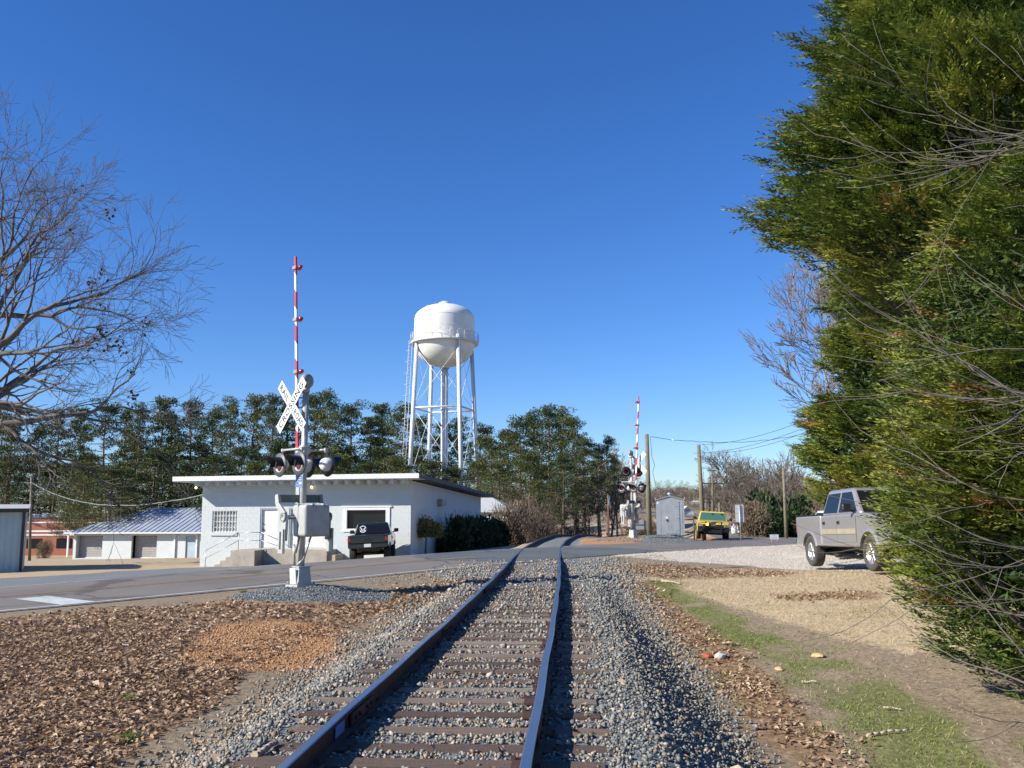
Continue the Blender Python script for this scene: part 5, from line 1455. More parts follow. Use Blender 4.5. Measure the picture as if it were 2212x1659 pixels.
# red brick building far behind
br = thing('brick_building', 'red brick building with pale horizontal bands seen far left between the trees', 'building', (-62, 112, -3.9), math.radians(-4))
MB().box(0, 16.5, 0, 10, -.5, 4.7).build('wall', M['brick'], br)
for z, h in ((4.1, .18), (3.0, .22), (2.55, .2)): MB().box(-.03, 16.53, -.06, -.003, z, z + h).build('band', M['trim_white'], br)
MB().box(-.1, 16.6, -.1, 10.1, 4.702, 4.85).build('roof', M['roof_dark'], br)
for k in range(5): MB().box(.8 + k * 1.3, 1.7 + k * 1.3, 1.0, 2.0, 4.852, 5.25 + .12 * (k % 2)).build('roof_unit', M['trim_white'], br)
for k in range(4): MB().box(1 + k * 3.9, 3 + k * 3.9, -.05, -.002, 1.0, 2.2).build('window', M['glass_dark'], br)

# ---------------------------------------------------------------- water tower
TYD = 108.0; tc = at(960, 900, TYD); TX = tc.x; tzb = hz(TX, TYD)
tw = thing('water_tower', 'white water tower with a domed tank on four braced legs', 'water tower', (TX, TYD, tzb), 0)
def tz(v): return at(960, v, TYD).z - tzb
RT = (at(1025, 740, TYD) - at(895, 740, TYD)).length / 2
zt_, zb_ = tz(658), tz(793); zs_, zc_ = tz(707), tz(741)
zs_ = tz(690)
prof_ = [(0.001, zt_)] + [(RT * math.sin(a), zs_ + (zt_ - zs_) * math.cos(a)) for a in np.linspace(.12, PI / 2, 12)] + [(RT, zs_ - .6), (RT, zc_ + .4), (RT, zc_)]
_a = at(928, 716, TYD); M['tank_paint'] = tank_mat((_a.x - TX, -math.sqrt(max(.1, RT * RT - (_a.x - TX) ** 2)), tz(716)))
tank = MB().lathe(prof_, None, 64).build('tank', M['tank_paint'], tw)
bowl_ = [(RT * math.cos(a) ** .92 if a < 1.5 else .6, zc_ - .003 + (zb_ - zc_) * math.sin(a)) for a in np.linspace(0, 1.5, 12)] + [(.6, zb_ - .15)]
MB().lathe(bowl_, None, 64).build('bowl', M['tank_paint'], tank)
for z in (zs_ + .1, zs_ - 1.35): MB().lathe([(RT + .002, z - .03), (RT + .025, z), (RT + .002, z + .03)], None, 64).build('weld_seam', M['tank_paint'], tank)
MB().lathe([(0, zt_ + .42), (.35, zt_ + .4), (.75, zt_ + .2), (.8, zt_ - .1)], None, 20).build('vent_cap', M['tower_steel'], tank)
RB = RT + .48
mb = MB().lathe([(RT - .02, zc_ - .22), (RB, zc_ - .22), (RB, zc_ + .03), (RT - .02, zc_ + .03)], None, 64)
bal = mb.build('balcony', M['tower_steel'], tw)
mb = MB(); n = 28
for k in range(n):
    a = 2 * PI * k / n; b = 2 * PI * (k + 1) / n
    p, q = Vector((RB * math.cos(a), RB * math.sin(a), zc_)), Vector((RB * math.cos(b), RB * math.sin(b), zc_))
    mb.tube(p, p + Vector((0, 0, 1.05)), .028, n=4)
    for h in (.5, 1.05): mb.tube(p + Vector((0, 0, h)), q + Vector((0, 0, h)), .024, n=4)
mb.build('railing', M['tower_steel'], bal)
riser = MB().tube((0, 0, -.5), (0, 0, zb_ + .05), .44, n=24).build('riser_pipe', M['tower_steel'], tw)
for z in (zb_ * .98 - .5, tz(885)): MB().lathe([(.44, z - .08), (.54, z - .06), (.54, z + .06), (.44, z + .08)], None, 20).build('collar', M['tower_steel'], riser)
ph = math.radians(30); rt_, rbm = RT * 1.0, RT * 1.0 + (tz(741)) * .05
ANG = [PI + ph, -PI / 2 + ph, ph, PI / 2 + ph]
def legp(k, z):
    f = z / zc_; r = rbm + (rt_ - rbm) * f; a = ANG[k]
    return Vector((r * math.cos(a), r * math.sin(a), z))
zm = tz(884); zl = tz(1040)
for k in range(4):
    mb = MB().tube(legp(k, -.4), legp(k, zc_ + .5), .25, .25, n=16)
    mb.build('leg', M['tower_steel'], tw)
for k in range(4):
    j = (k + 1) % 4
    for z in (zm, zl): MB().tube(legp(k, z), legp(j, z), .11, n=8).build('strut', M['tower_steel'], tw)
    for za_, zb2 in ((zc_ - 1.0, zm), (zm, zl), (zl, 0)):
        MB().tube(legp(k, za_), legp(j, zb2), .032, n=5).build('brace_rod', M['tower_steel'], tw)
        MB().tube(legp(j, za_), legp(k, zb2), .032, n=5).build('brace_rod', M['tower_steel'], tw)
    MB().tube(legp(k, zm), (0.6 * math.cos(ANG[k]), .6 * math.sin(ANG[k]), zm + .1), .03, n=5).build('brace_rod', M['tower_steel'], tw)
# ladder with its cage beside the left leg and up the tank
mb = MB(); off = Vector((-.75, -.1, 0))
a0, a1 = legp(0, .5) + off, legp(0, zc_) + off
for s in (-.2, .2): mb.tube(a0 + Vector((s, 0, 0)), a1 + Vector((s, 0, 0)), .03, n=4)
for k in range(60): p = a0.lerp(a1, k / 60); mb.tube(p + Vector((-.2, 0, 0)), p + Vector((.2, 0, 0)), .015, n=4)
for k in range(18):
    p = a0.lerp(a1, k / 18); mb.path([p + Vector((-.2, 0, 0)), p + Vector((-.45, -.5, 0)), p + Vector((.2, -.6, 0)), p + Vector((.3, 0, 0))], .018, 4)
b0 = Vector((-RT - .1, -.3, zc_)); b1 = Vector((-RT + .1, -.3, zs_ + .3)); b2 = Vector((-RT * .55, -.3, zt_ - .1))
for s in (-.2, .2): mb.path([b0 + Vector((0, s, 0)), b1 + Vector((0, s, 0)), b2 + Vector((0, s, 0))], .03, 4)
mb.build('ladder', M['tower_steel'], tw)

# ---------------------------------------------------------------- level crossing signals
def lamp(parent, x, y, z, sgn, hoodlen=.30):
    """flashing light unit facing along sgn * x"""
    R = Ry(-sgn * PI / 2) if sgn < 0 else Ry(PI / 2)
    B = T(x, y, z) @ Ry(math.copysign(PI / 2, sgn))
    tgt = MB().lathe([(.11, .0), (.265, .0), (.268, -.012), (.11, -.014)], B, 36).build('target_disc', M['lamp_grey'] if hoodlen > .25 else M['lamp_black'], parent)
    tgt2 = MB().lathe([(.27, -.0135), (.272, -.016), (.0, -.018)], B, 36).build('target_back', M['lamp_black'], tgt)
    MB().lathe([(.0, -.20), (.07, -.20), (.125, -.15), (.15, -.09), (.15, -.018)], B, 24).build('lamp_housing', M['lamp_white'] if sgn > 0 else M['mast_paint'], tgt)
    MB().lathe([(.0, .012), (.07, .01), (.135, .001), (.14, -.003)], B, 28).build('lens', M['red_lens'], tgt)
    MB().lathe([(.14, .001), (.155, .02), (.17, .001)], B, 28).build('lens_ring', M['mast_paint'], tgt)
    mb = MB(); n = 18; vs = []
    for i in range(n + 1):
        a = -.25 + (PI + .5) * i / n; up = math.sin(a)
        L = hoodlen * (.42 + .58 * max(0, up)) if up > -.3 else .03
        for r in (.176, .170):
            for q in (0.002, L):
                dz = r * math.sin(a) + (.05 * q / hoodlen if True else 0); vs.append((x + sgn * q, y + r * math.cos(a), z + dz - .10 * q / hoodlen * .3))
    fs = []
    for i in range(n):
        b = i * 4; c = b + 4
        fs += [(b, c, c + 1, b + 1), (b + 2, b + 3, c + 3, c + 2), (b + 1, c + 1, c + 3, b + 3)]
    mb.add(vs, fs); mb.build('hood', M['lamp_black'], tgt, fix=False)
    return tgt

def signal(label, loc, rz, zf, text, armtop, extra, backs):
    s = thing('crossing_signal', label, 'crossing signal', loc, rz, None)
    zb, = (zf,)
    H = zb['top']
    # base
    base = MB().box(-.24, .24, -.24, .24, -.02, .035)
    mb = base; mb.add([(-.17, -.17, .036), (.17, -.17, .036), (.17, .17, .036), (-.17, .17, .036), (-.135, -.135, .40), (.135, -.135, .40), (.135, .135, .40), (-.135, .135, .40)], [(0, 3, 2, 1), (4, 5, 6, 7), (0, 1, 5, 4), (1, 2, 6, 5), (2, 3, 7, 6), (3, 0, 4, 7)])
    mb.box(-.15, .15, -.15, .15, .401, .43)
    b = mb.build('base', M['mast_paint'], s, bevel=.008)
    for sx in (-1, 1):
        for sy in (-1, 1): MB().tube((sx * .2, sy * .2, .036), (sx * .2, sy * .2, .10), .018, n=6).build('anchor_bolt', M['mast_dull'], b)
    MB().cbox((-.185, .02, .22), (.03, .24, .34), Ry(-.07), .01).build('junction_lid', M['sign_white'], b)
    m = MB().tube((0, 0, .43), (0, 0, H), .0705, n=20).build('mast', M['mast_paint'], s)
    MB().tube((0, 0, zb['buck'] + .28), (0, 0, zb['buck'] + .42), .088, n=20).build('collar', M['mast_paint'], m)
    # bell
    BM = T(0, 0, H + .13) @ Rx(PI / 2) @ Ry(.25)
    bell = MB().lathe([(0, .11), (.10, .108), (.155, .085), (.17, .03), (.165, -.02), (.12, -.03), (.115, -.10), (0, -.105)], BM, 28).build('bell', M['mast_dull'], s)
    MB().tube((0, 0, H), (0, 0, H + .03), .055, n=12).build('bracket', M['mast_paint'], bell)
    # crossbuck, facing -x
    cx, cy, cz = -.20, .26, zb['buck']
    cb = None
    for k, (ang, txt) in enumerate(((PI / 4, ('CROSSING',)), (-PI / 4, ('RAIL', 'ROAD')))):
        X = Vector((0, -1, 0)); Z = Vector((0, 0, 1)); a = (X * math.cos(ang) + Z * math.sin(ang)); u = (-X * math.sin(ang) + Z * math.cos(ang)); nrm = Vector((-1, 0, 0))
        F_ = frame((cx - (.012 if k == 0 else 0), cy, cz), a, u, nrm)
        mb = MB().cbox((0, 0, 0), (1.5, .25, .006), None, .0)
        mb.v = [tuple(F_ @ Vector(v)) for v in mb.v]
        bl = mb.build('crossbuck_blade', M['sign_white'] if text else M['sign_white'], s, bevel=.002)
        if text:
            if len(txt) == 1: put_text('CROSSING', 1.30, .15, M['black'], bl, F_ @ T(0, 0, .0048))
            else:
                put_text('RAIL', .48, .15, M['black'], bl, F_ @ T(-.44, 0, .0048)); put_text('ROAD', .50, .15, M['black'], bl, F_ @ T(.44, 0, .0048))
    MB().cbox((cx / 2, cy / 2, cz + .17), (.04, .05, .05), None, 0).path([(0, 0, cz + .17), (cx + .015, cy, cz + .17)], .02, 6).path([(0, 0, cz - .06), (cx + .015, cy, cz - .05)], .02, 6).build('sign_bracket', M['mast_paint'], s)
    # light units
    zl_ = zb['lamp']; za = zl_ + .33
    ca = MB().cbox((0, 0, za), (.20, .22, .20), None, .03)
    for sx in (-1, 1):
        ca.tube((0, 0, za), (sx * .30, 0, za), .028, n=8).tube((sx * .30, -.40, za), (sx * .30, .40, za), .026, n=8)
        for sy in (-1, 1):
            ca.tube((sx * .30, sy * .40, za + .03), (sx * .30, sy * .40, zl_ + .26), .024, n=8).cbox((sx * .30, sy * .40, za), (.07, .07, .07), None, .01)
    ca.build('crossarm', M['mast_paint'], s)
    for sx in (-1, 1):
        for sy in (-1, 1): lamp(s, sx * .38, sy * .40, zl_, sx)
    for (lx, ly, lz, yaw) in extra:
        g = bpy.data.objects.new('side_light', None); COL.objects.link(g); g.parent = s; g.location = (lx, ly, lz); g.rotation_euler = (0, 0, yaw)
        lamp_extra(g)
    # emergency notice
    if text:
        F_ = frame((-.085, .035, zb['ens']), (0.25, -1, 0), (0, 0, 1), (-1, -.25, 0))
        def tf(mb): mb.v = [tuple(F_ @ Vector(v)) for v in mb.v]; return mb
        sg = tf(MB().cbox((0, 0, 0), (.20, .27, .004), None, 0)).build('emergency_notice', M['blue_sign'], s, bevel=.001)
        mb = MB()
        for a_ in (-1, 1): mb.cbox((a_ * .094, 0, .003), (.007, .262, .001)); mb.cbox((0, a_ * .128, .0045), (.18, .007, .001))
        tf(mb).build('border', M['sign_white'], sg)
        mb = MB()
        for i, (yy, ww, hh) in enumerate(((.085, .13, .028), (.045, .15, .03), (.005, .14, .022), (-.035, .07, .03), (-.075, .15, .018), (-.10, .13, .012))):
            n = 7
            for q in range(n): mb.cbox((-ww / 2 + (q + .5) * ww / n, yy, .0035), (ww / n * .62, hh * .7, .001))
        mb.cbox((.035, -.036, .0038), (.08, .034, .001)); tf(mb).build('print', M['sign_white'], sg)
    # gate mechanism: rounded box on the mast, away from the road
    zm0, zm1 = zb['mech0'], zb['mech1']
    mech = MB().box(-.32, .32, -.62, -.08, zm0, zm1).build('gate_mechanism', M['mast_paint'], s, bevel=.07); mech.modifiers[0].segments = 4
    for x in (-.14, .14): MB().box(x - .02, x + .02, -.64, -.07, zm1 - .012, zm1 + .02).build('strap', M['mast_paint'], mech)
    MB().box(-.326, .326, -.34, -.325, zm0 - .01, zm1 + .01).build('lid_joint', M['mast_dull'], mech)
    MB().tube((0, -.14, zm0 + .2), (0, .0, zm0 + .2), .10, n=12).tube((0, -.14, zm1 - .2), (0, 0, zm1 - .2), .10, n=12).build('mounting', M['mast_paint'], mech)
    MB().tube((-.56, -.17, zb['hub']), (.56, -.17, zb['hub']), .045, n=12).build('shaft', M['mast_dull'], mech)
    # two side arms with the counterweights and the channel that carries the gate
    zh, zc2, zw = zb['hub'], zb['chan'], zb['weight']
    for sx in (-1, 1):
        pts = [(.10, zc2 + .10), (.22, zc2 + .08), (.21, zc2 - .10), (.13, zc2 - .22), (-.02, zh + .12), (-.07, zh - .02), (-.10, zh - .5), (-.24, zh - .5), (-.27, zh - .02), (-.20, zh + .11), (-.08, zh + .2), (.05, zc2 - .10)]
        mb = MB().prism([(p[0], p[1]) for p in pts], -.035, .035, T(sx * .54, 0, 0) @ Rz(PI / 2))
        arm = mb.build('counterweight_arm', M['mast_paint'] if sx < 0 else M['mast_dull'], s, bevel=.012)  # arm on one side darker: its shade is put into the paint
        F2 = T(sx * .585, -.17, zh) @ Ry(PI / 2)
        MB().lathe([(0, .012), (.05, .012), (.055, -.01), (.085, -.01), (.09, .015), (.10, .015), (.10, -.012)], F2, 20).build('hub', M['mast_dull'], arm)
        mb = MB()
        for q in range(2): mb.cbox((sx * (.60 + .03 * q), -.17, zw + .22), (.022, .24 - .04 * q, .52), None, .006)
        mb.build('weight_plate', M['mast_paint'], arm)
        MB().box(sx * .642 - .004, sx * .642 + .004, -.20, -.14, zw + .05, zw + .42).build('slot', M['steel_dark'], arm)
    MB().box(-.50, .50, .115, .135, zc2 - .085, zc2 + .085).box(-.50, .50, .1351, .175, zc2 + .066, zc2 + .085).box(-.50, .50, .1351, .175, zc2 - .085, zc2 - .066).build('gate_channel', M['green_steel'], s)
    # gate arm, striped
    y0, z0 = .205, zc2 - .12; yt, zt2 = y0 + armtop[0], armtop[1]
    L = zt2 - z0; n = int(round(L / .406)); dirv = Vector((0, (yt - y0) / L, 1))
    mb = MB(); w, th = .05, .018
    def P_(yy, t, xx): return Vector((xx, y0 + yy + dirv.y * t, z0 + t))
    sh = .10
    for i in range(n):
        t0, t1 = L * i / n, L * (i + 1) / n
        a0_, a1_ = (t0 - (sh if i else 0) / 2, t0 + (sh if i else 0) / 2); b0_, b1_ = (t1 - (sh if i < n - 1 else 0) / 2, t1 + (sh if i < n - 1 else 0) / 2)
        ww = w * (1 - .3 * (i / n))
        v = [P_(-ww, a0_, -th), P_(ww, a1_, -th), P_(ww, a1_, th), P_(-ww, a0_, th), P_(-ww, b0_, -th), P_(ww, b1_, -th), P_(ww, b1_, th), P_(-ww, b0_, th)]
        mb.mi = i % 2
        mb.add(v, [(0, 3, 2, 1), (4, 5, 6, 7), (0, 1, 5, 4), (1, 2, 6, 5), (2, 3, 7, 6), (3, 0, 4, 7)])
    ga = mb.build('gate_arm', [M['white_stripe'], M['red_stripe']], s)
    MB().box(-.03, .03, y0 - .085, y0 + .06, z0 + .01, z0 + .62, None).build('arm_sleeve', M['mast_paint'], ga)
    for i, t in enumerate(zb['armlamps']):
        tt = t - z0; c = P_(0, tt, 0)
        MB().cbox(c, (.10, .16, .085), None, .01).build('lamp_bracket', M['mast_dull'], ga)
        MB().lathe([(0, .12), (.03, .115), (.052, .07), (.056, 0), (.045, -.02)], T(c + Vector((.045, -.075, .0))) @ Rx(PI / 2 - .1), 14).build('arm_lamp', M['red_small'], ga)
        MB().lathe([(0, .10), (.03, .095), (.05, .06), (.05, 0)], T(c + Vector((.05, 0, 0))) @ Ry(PI / 2), 14).build('arm_lamp', M['red_small'], ga)
    mb = MB(); mb.path([P_(.055, t, .0) for t in np.linspace(.2, zb['armlamps'][-1] - z0, 14)], .008, 5); mb.build('arm_cable', M['black'], ga)
    # cables down to the junction box
    mb = MB().path([(-.2, -.22, zm0 + .02), (-.23, -.12, zm0 - .35), (-.2, .0, .9), (-.14, .05, .46)], .03, 8).path([(.1, -.2, zm0), (-.02, -.12, zm0 - .5), (-.12, -.02, .46)], .022, 8)
    mb.build('conduit', M['mast_paint'], s)
    return s
def lamp_extra(g):
    """pair of lights on a short bar facing local -x"""
    MB().tube((0, -.38, .32), (0, .38, .32), .024, n=8).tube((0, 0, .32), (.12, 0, .32), .03, n=8).cbox((.10, 0, .32), (.2, .2, .14), None, .02).build('crossarm', M['mast_paint'], g)
    for sy in (-1, 1): lamp(g, -.06, sy * .34, 0, -1, .24)

def zrel(u, v, Y, zb): return at(u, v, Y).z - zb
zb1 = float(sample_height(np.array([MAST1[0]]), np.array([MAST1[1]]))[0]) + .0
q = lambda v: zrel(652, v, MAST1[1], zb1)
zf1 = dict(top=q(836), buck=q(875), lamp=q(1004), ens=q(1040), mech0=q(1158), mech1=q(1090), hub=q(1117), chan=q(1077), weight=q(1193) + .04, armlamps=[q(799), q(683), q(568)])
print('signal base', zb1, at(651, 1273, MAST1[1]).z, zf1)
signal('near railroad crossing signal with lettered crossbuck and raised gate, left of the track', (MAST1[0], MAST1[1], zb1), math.radians(45), zf1, True, (.40, q(543)), [], True)
zb2 = float(sample_height(np.array([MAST2[0]]), np.array([MAST2[1]]))[0])
zf2 = dict(zf1); zf2['armlamps'] = [z for z in zf1['armlamps']]
signal('far crossing signal seen from behind with its gate raised, left of the metal shed', (MAST2[0], MAST2[1], zb2), math.radians(225), zf2, False, (.42, zf1['armlamps'][-1] + .3), [(-.02, .02, zf1['lamp'] + .88, math.radians(225 + 10))], False)

# ---------------------------------------------------------------- metal equipment shed
sh = thing('equipment_shed', 'galvanized metal railroad equipment shed with a peaked roof', 'shed', (SHED[0], SHED[1], hz(*SHED) + .05), math.radians(-10))
W2, D2, H2 = .81, 1.9, 2.0
MB().box(-W2, W2, 0, D2, 0, H2).prism([(-W2, H2 + .001), (W2, H2 + .001), (0, H2 + .20)], 0, D2).build('body', M['galv'], sh)
mb = MB()
for s_ in (-1, 1): mb.add([(0, -.06, H2 + .215), (s_ * (W2 + .05), -.06, H2 - .01), (s_ * (W2 + .05), D2 + .06, H2 - .01), (0, D2 + .06, H2 + .215), (0, -.06, H2 + .26), (s_ * (W2 + .05), -.06, H2 + .035), (s_ * (W2 + .05), D2 + .06, H2 + .035), (0, D2 + .06, H2 + .26)], [(0, 1, 2, 3), (4, 7, 6, 5), (0, 4, 5, 1), (1, 5, 6, 2), (2, 6, 7, 3), (3, 7, 4, 0)])
ro = mb.build('roof', M['galv'], sh)
MB().lathe([(.07, 0), (.07, .12), (.16, .13), (.15, .22), (0, .25)], T(0, .5, H2 + .2), 14).build('roof_vent', M['galv'], ro)
for s_ in (-1, 1): MB().tube((s_ * (W2 + .03), -.04, H2 - .02), (s_ * (W2 + .03), -.04, H2 + .16), .014, n=6).build('lifting_eye', M['galv'], ro)
dr = MB().box(-.30, .52, -.03, -.002, .06, 1.92).build('door', M['galv'], sh)
for z in (.22, .95, 1.65): MB().box(.28, .5, -.045, -.031, z, z + .03).build('hinge', M['chrome'], dr)
MB().box(-.26, -.13, -.05, -.031, .92, 1.03).build('notice', M['sign_white'], dr)
MB().cbox((-.20, -.06, .84), (.07, .06, .12), None, .01).build('padlock_cover', M['steel_dark'], dr)
for x in (-.12, .0, .12): MB().box(x - .012, x + .012, -.04, -.031, .25, .6).build('louvre', M['chrome'], dr)
for x in (-.55, .68): MB().box(x - .008, x + .008, -.012, -.001, .05, 1.95).build('seam_strip', M['chrome'], sh)
MB().box(-.76, -.66, -.012, -.002, 1.78, 1.9).build('notice', M['sign_white'], sh)

# ---------------------------------------------------------------- poles, wires
def pole(label, ub, vt, ut, Y, r=.14, group='utility poles', arms=(), name='utility_pole', mat='wood_pole', vb=None):
    top = at(ut, vt, Y); b = at(ub, vb or 1150, Y); z0 = hz(b.x, Y)
    t = thing(name, label, 'utility pole', (b.x, Y, z0), 0, group)
    MB().tube((0, 0, -.3), (top.x - b.x, 0, top.z - z0), r * 1.15, r * .8, n=12).build('pole', M[mat], t)
    for (dz, w, yaw) in arms:
        h = top.z - z0 - dz
        a = MB().cbox((top.x - b.x, 0, h), (w, .1, .11), Rz(yaw), 0).build('crossarm', M['wood_pole'], t)
        for s_ in (-.45, -.2, .2, .45):
            MB().tube((top.x - b.x + s_ * w * math.cos(yaw), s_ * w * math.sin(yaw), h + .055), (top.x - b.x + s_ * w * math.cos(yaw), s_ * w * math.sin(yaw), h + .2), .035, n=6).build('insulator', M['galv'], a)
    return top
def wire(name, label, a, b, sag, r=.012, mat='wire', n=20, wob=0):
    a = Vector(a); b = Vector(b); mb = MB()
    pts = [a.lerp(b, i / n) + Vector((0, 0, -4 * sag * (i / n) * (1 - i / n) + (random.uniform(-wob, wob) if 0 < i < n else 0))) for i in range(n + 1)]
    mb.path(pts, r, 5); o = mb.build(name, M[mat]); return tag(o, label, 'cable', group='overhead wires')
p1 = pole('thick wooden pole rising behind the metal equipment shed', 1403, 938, 1397, 55.0, .15)
p2 = pole('wooden utility pole standing behind the yellow pickup', 1520, 962, 1509, 62.0, .16)
p3 = pole('thin utility pole beside the dark green evergreen', 1698, 1010, 1692, 62.0, .11)
p4 = pole('distant pole with two crossarms right of the yellow pickup pole', 1541, 1014, 1538, 95.0, .12, arms=((.15, 1.1, .3), (1.5, 2.6, .3)))
p5 = pole('far pole with a crossarm, right one of the distant pair', 1534, 1045, 1533, 125, .12, arms=((.6, 2.4, .3), (2.6, 2.0, .3)))
p6 = pole('far pole with a crossarm, left one of the distant pair', 1527, 1055, 1525, 140, .12, arms=((.2, 2.6, .3), (1.6, 2.2, .3)))
p7 = pole('short dark pole stub above the yellow pickup roof', 1555, 1084, 1554, 90, .13)
p8 = pole('utility pole behind the pale green metal building', 68, 1030, 68, 82, .12)
wl = at(441, 1068, 48.2)
wire('service_cable', 'pale twisted cable sagging from the left pole to the block building', p8 + Vector((0, 0, -.5)), wl, 1.25, .028, 'wire_pale', 26, .02)
wire('service_cable', 'cable running left from the pole behind the metal building', p8 + Vector((0, 0, -.5)), p8 + Vector((-26, -18, -1.6)), .9, .014)
wire('overhead_wire', 'slack wire from the pole behind the shed to the conifers', p1 + Vector((.3, 0, -.15)), at(1760, 932, 62), .55, .016, 'wire', 26, .03)
MB_ = MB().path([at(1405, 942, 54.9), at(1408, 985, 54.9), at(1414, 1005, 54.9), at(1410, 1020, 54.9), at(1417, 1050, 54.9), at(1411, 1085, 54.9)], .014, 5)
tag(MB_.build('hanging_cable', M['wire']), 'loose black cable hanging down the pole behind the shed', 'cable')
wire('overhead_wire', 'topmost of three wires rising right from the pole behind the yellow pickup', p2 + Vector((-.1, 0, .05)), at(1830, 868, 40), .5, .012)
wire('overhead_wire', 'middle of three wires rising right from the pole behind the yellow pickup', p2 + Vector((-.4, 0, -.55)), at(1830, 884, 40), .5, .012)
wire('overhead_wire', 'lowest of three wires rising right from the pole behind the yellow pickup', p2 + Vector((.5, 0, -.55)), at(1830, 894, 40), .5, .012)
wire('overhead_wire', 'thin wire passing above the leafless trees, upper one', at(1530, 1020, 95), at(1830, 950, 50), .5, .012)
wire('overhead_wire', 'thin wire passing above the leafless trees, lower one', at(1540, 1026, 95), at(1830, 975, 50), .6, .012)
wire('overhead_wire', 'thick cable sagging left from the thin utility pole', p3 + Vector((0, 0, -2.9)), at(1555, 1088, 90), 1.0, .022)
wire('overhead_wire', 'thick cable leading right from the thin utility pole', p3 + Vector((0, 0, -2.95)), at(1760, 1052, 62), .1, .02)

# small things beyond the road
def ground_at(u, Y):
    p = at(u, 1150, Y); return Vector((p.x, Y, hz(p.x, Y)))
g = ground_at(1600, 52.5); zt_s, zl_s = at(1600, 1090, 52.5).z - g.z, at(1600, 1128, 52.5).z - g.z
s = thing('road_sign', 'blank white back of a stacked road sign on a thin post', 'sign', g, .1)
MB().tube((0, .02, -.2), (0, .02, zt_s), .03, n=8).build('post', M['galv'], s)
h = (zt_s - zl_s)
for k, (a, b) in enumerate(((.0, .24), (.25, .49), (.5, 1.0))): MB().box(-.26, .26, .052, .058, zt_s - h * b, zt_s - h * a - .004).build('sign_plate', M['sign_white'], s, bevel=.001)
g = ground_at(1672, 47.6); s = thing('lettered_sign', 'small white sign with blue lettering standing low beyond the road', 'sign', g, .05)
z1_, z0_ = at(1672, 1154.5, 47.6).z - g.z, at(1672, 1165, 47.6).z - g.z
for x in (-.16, .16): MB().tube((x, .01, -.15), (x, .01, z0_ + .03), .01, n=6).build('stake', M['galv'], s)
sp = MB().box(-.235, .235, -.006, 0, z0_, z1_).build('sign_plate', M['sign_white'], s)
put_text('PLANT', .30, .07, M['sign_pale'], sp, frame((0, -.0075, z0_ + (z1_ - z0_) * .33), (1, 0, 0), (0, 0, 1), (0, -1, 0)))
put_text('TOWN', .16, .045, M['alu_back'], sp, frame((0, -.0075, z0_ + (z1_ - z0_) * .76), (1, 0, 0), (0, 0, 1), (0, -1, 0)))
g = ground_at(1381, 60); s = thing('notice_board', 'grey blank notice board on two posts behind the far signal', 'sign', g, -.05)
z1_, z0_ = at(1381, 1124, 60).z - g.z, at(1381, 1144, 60).z - g.z
MB().box(-.5, .5, 0, .04, z0_, z1_).build('board', M['alu_back'], s, bevel=.01)
for x in (-.33, .36): MB().box(x - .03, x + .03, -.04, -.002, -.2, z1_ + .02).build('post', M['steel_dark'], s)
MB().box(-.33, .36, -.035, -.004, z0_ + .3, z0_ + .34).build('rail', M['steel_dark'], s)
MB().box(-.72, -.52, -.1, .15, z0_ + .2, z1_ + .05).build('meter_box', M['sign_white'], s)
# far crossbuck
g = ground_at(1315, 62); s = thing('crossbuck_post', 'distant wooden post carrying a small white crossbuck by the woods', 'sign', g, 1.15)
zz_ = at(1315, 1083, 62).z - g.z
MB().tube((0, 0, -.2), (0, 0, zz_ + .5), .055, n=8).build('post', M['wood_brown'], s)
for a in (-1, 1): MB().cbox((0, -.07 - .005 * a, zz_), (.85, .008, .16), Ry(a * .95), 0).build('crossbuck_blade', M['sign_white'], s)
# rusty gate frame, barrel and posts
g = ground_at(1468, 57); s = thing('gate_frame', 'rusty iron gate frame standing between the shed and the yellow pickup', 'frame', g, .1)
zz_ = at(1468, 1123, 57).z - g.z
MB().path([(0, 0, -.2), (0, 0, zz_)], .04, 6).path([(0, 0, zz_), (.95, 0, zz_ + .02)], .04, 6).path([(.95, 0, zz_), (.95, 0, -.2)], .05, 6).build('frame', M['rust'], s)
MB().path([(-.5, 0, .55), (.95, 0, .5)], .03, 6).path([(-.5, 0, .85), (0, 0, .85)], .03, 6).path([(-.5, 0, -.1), (-.5, 0, .86)], .03, 6).build('rail', M['rust'], s)
g = ground_at(1456, 58); o = MB().lathe([(0, .62), (.2, .62), (.21, .6), (.2, .3), (.21, .02), (0, 0)], T(g), 16).build('barrel', M['dark_door']); tag(o, 'dark blue barrel right of the metal shed', 'barrel')
g = ground_at(1504, 58); s = thing('post', 'short wooden post with a green cap beside the yellow pickup', 'post', g, 0)
MB().tube((0, 0, -.2), (0, 0, .75), .06, n=8).build('shaft', M['wood_pole'], s); MB().cbox((0, 0, .9), (.2, .14, .28), None, .03).build('green_cap', paint('green_cap', (.02, .16, .09), .5), s)
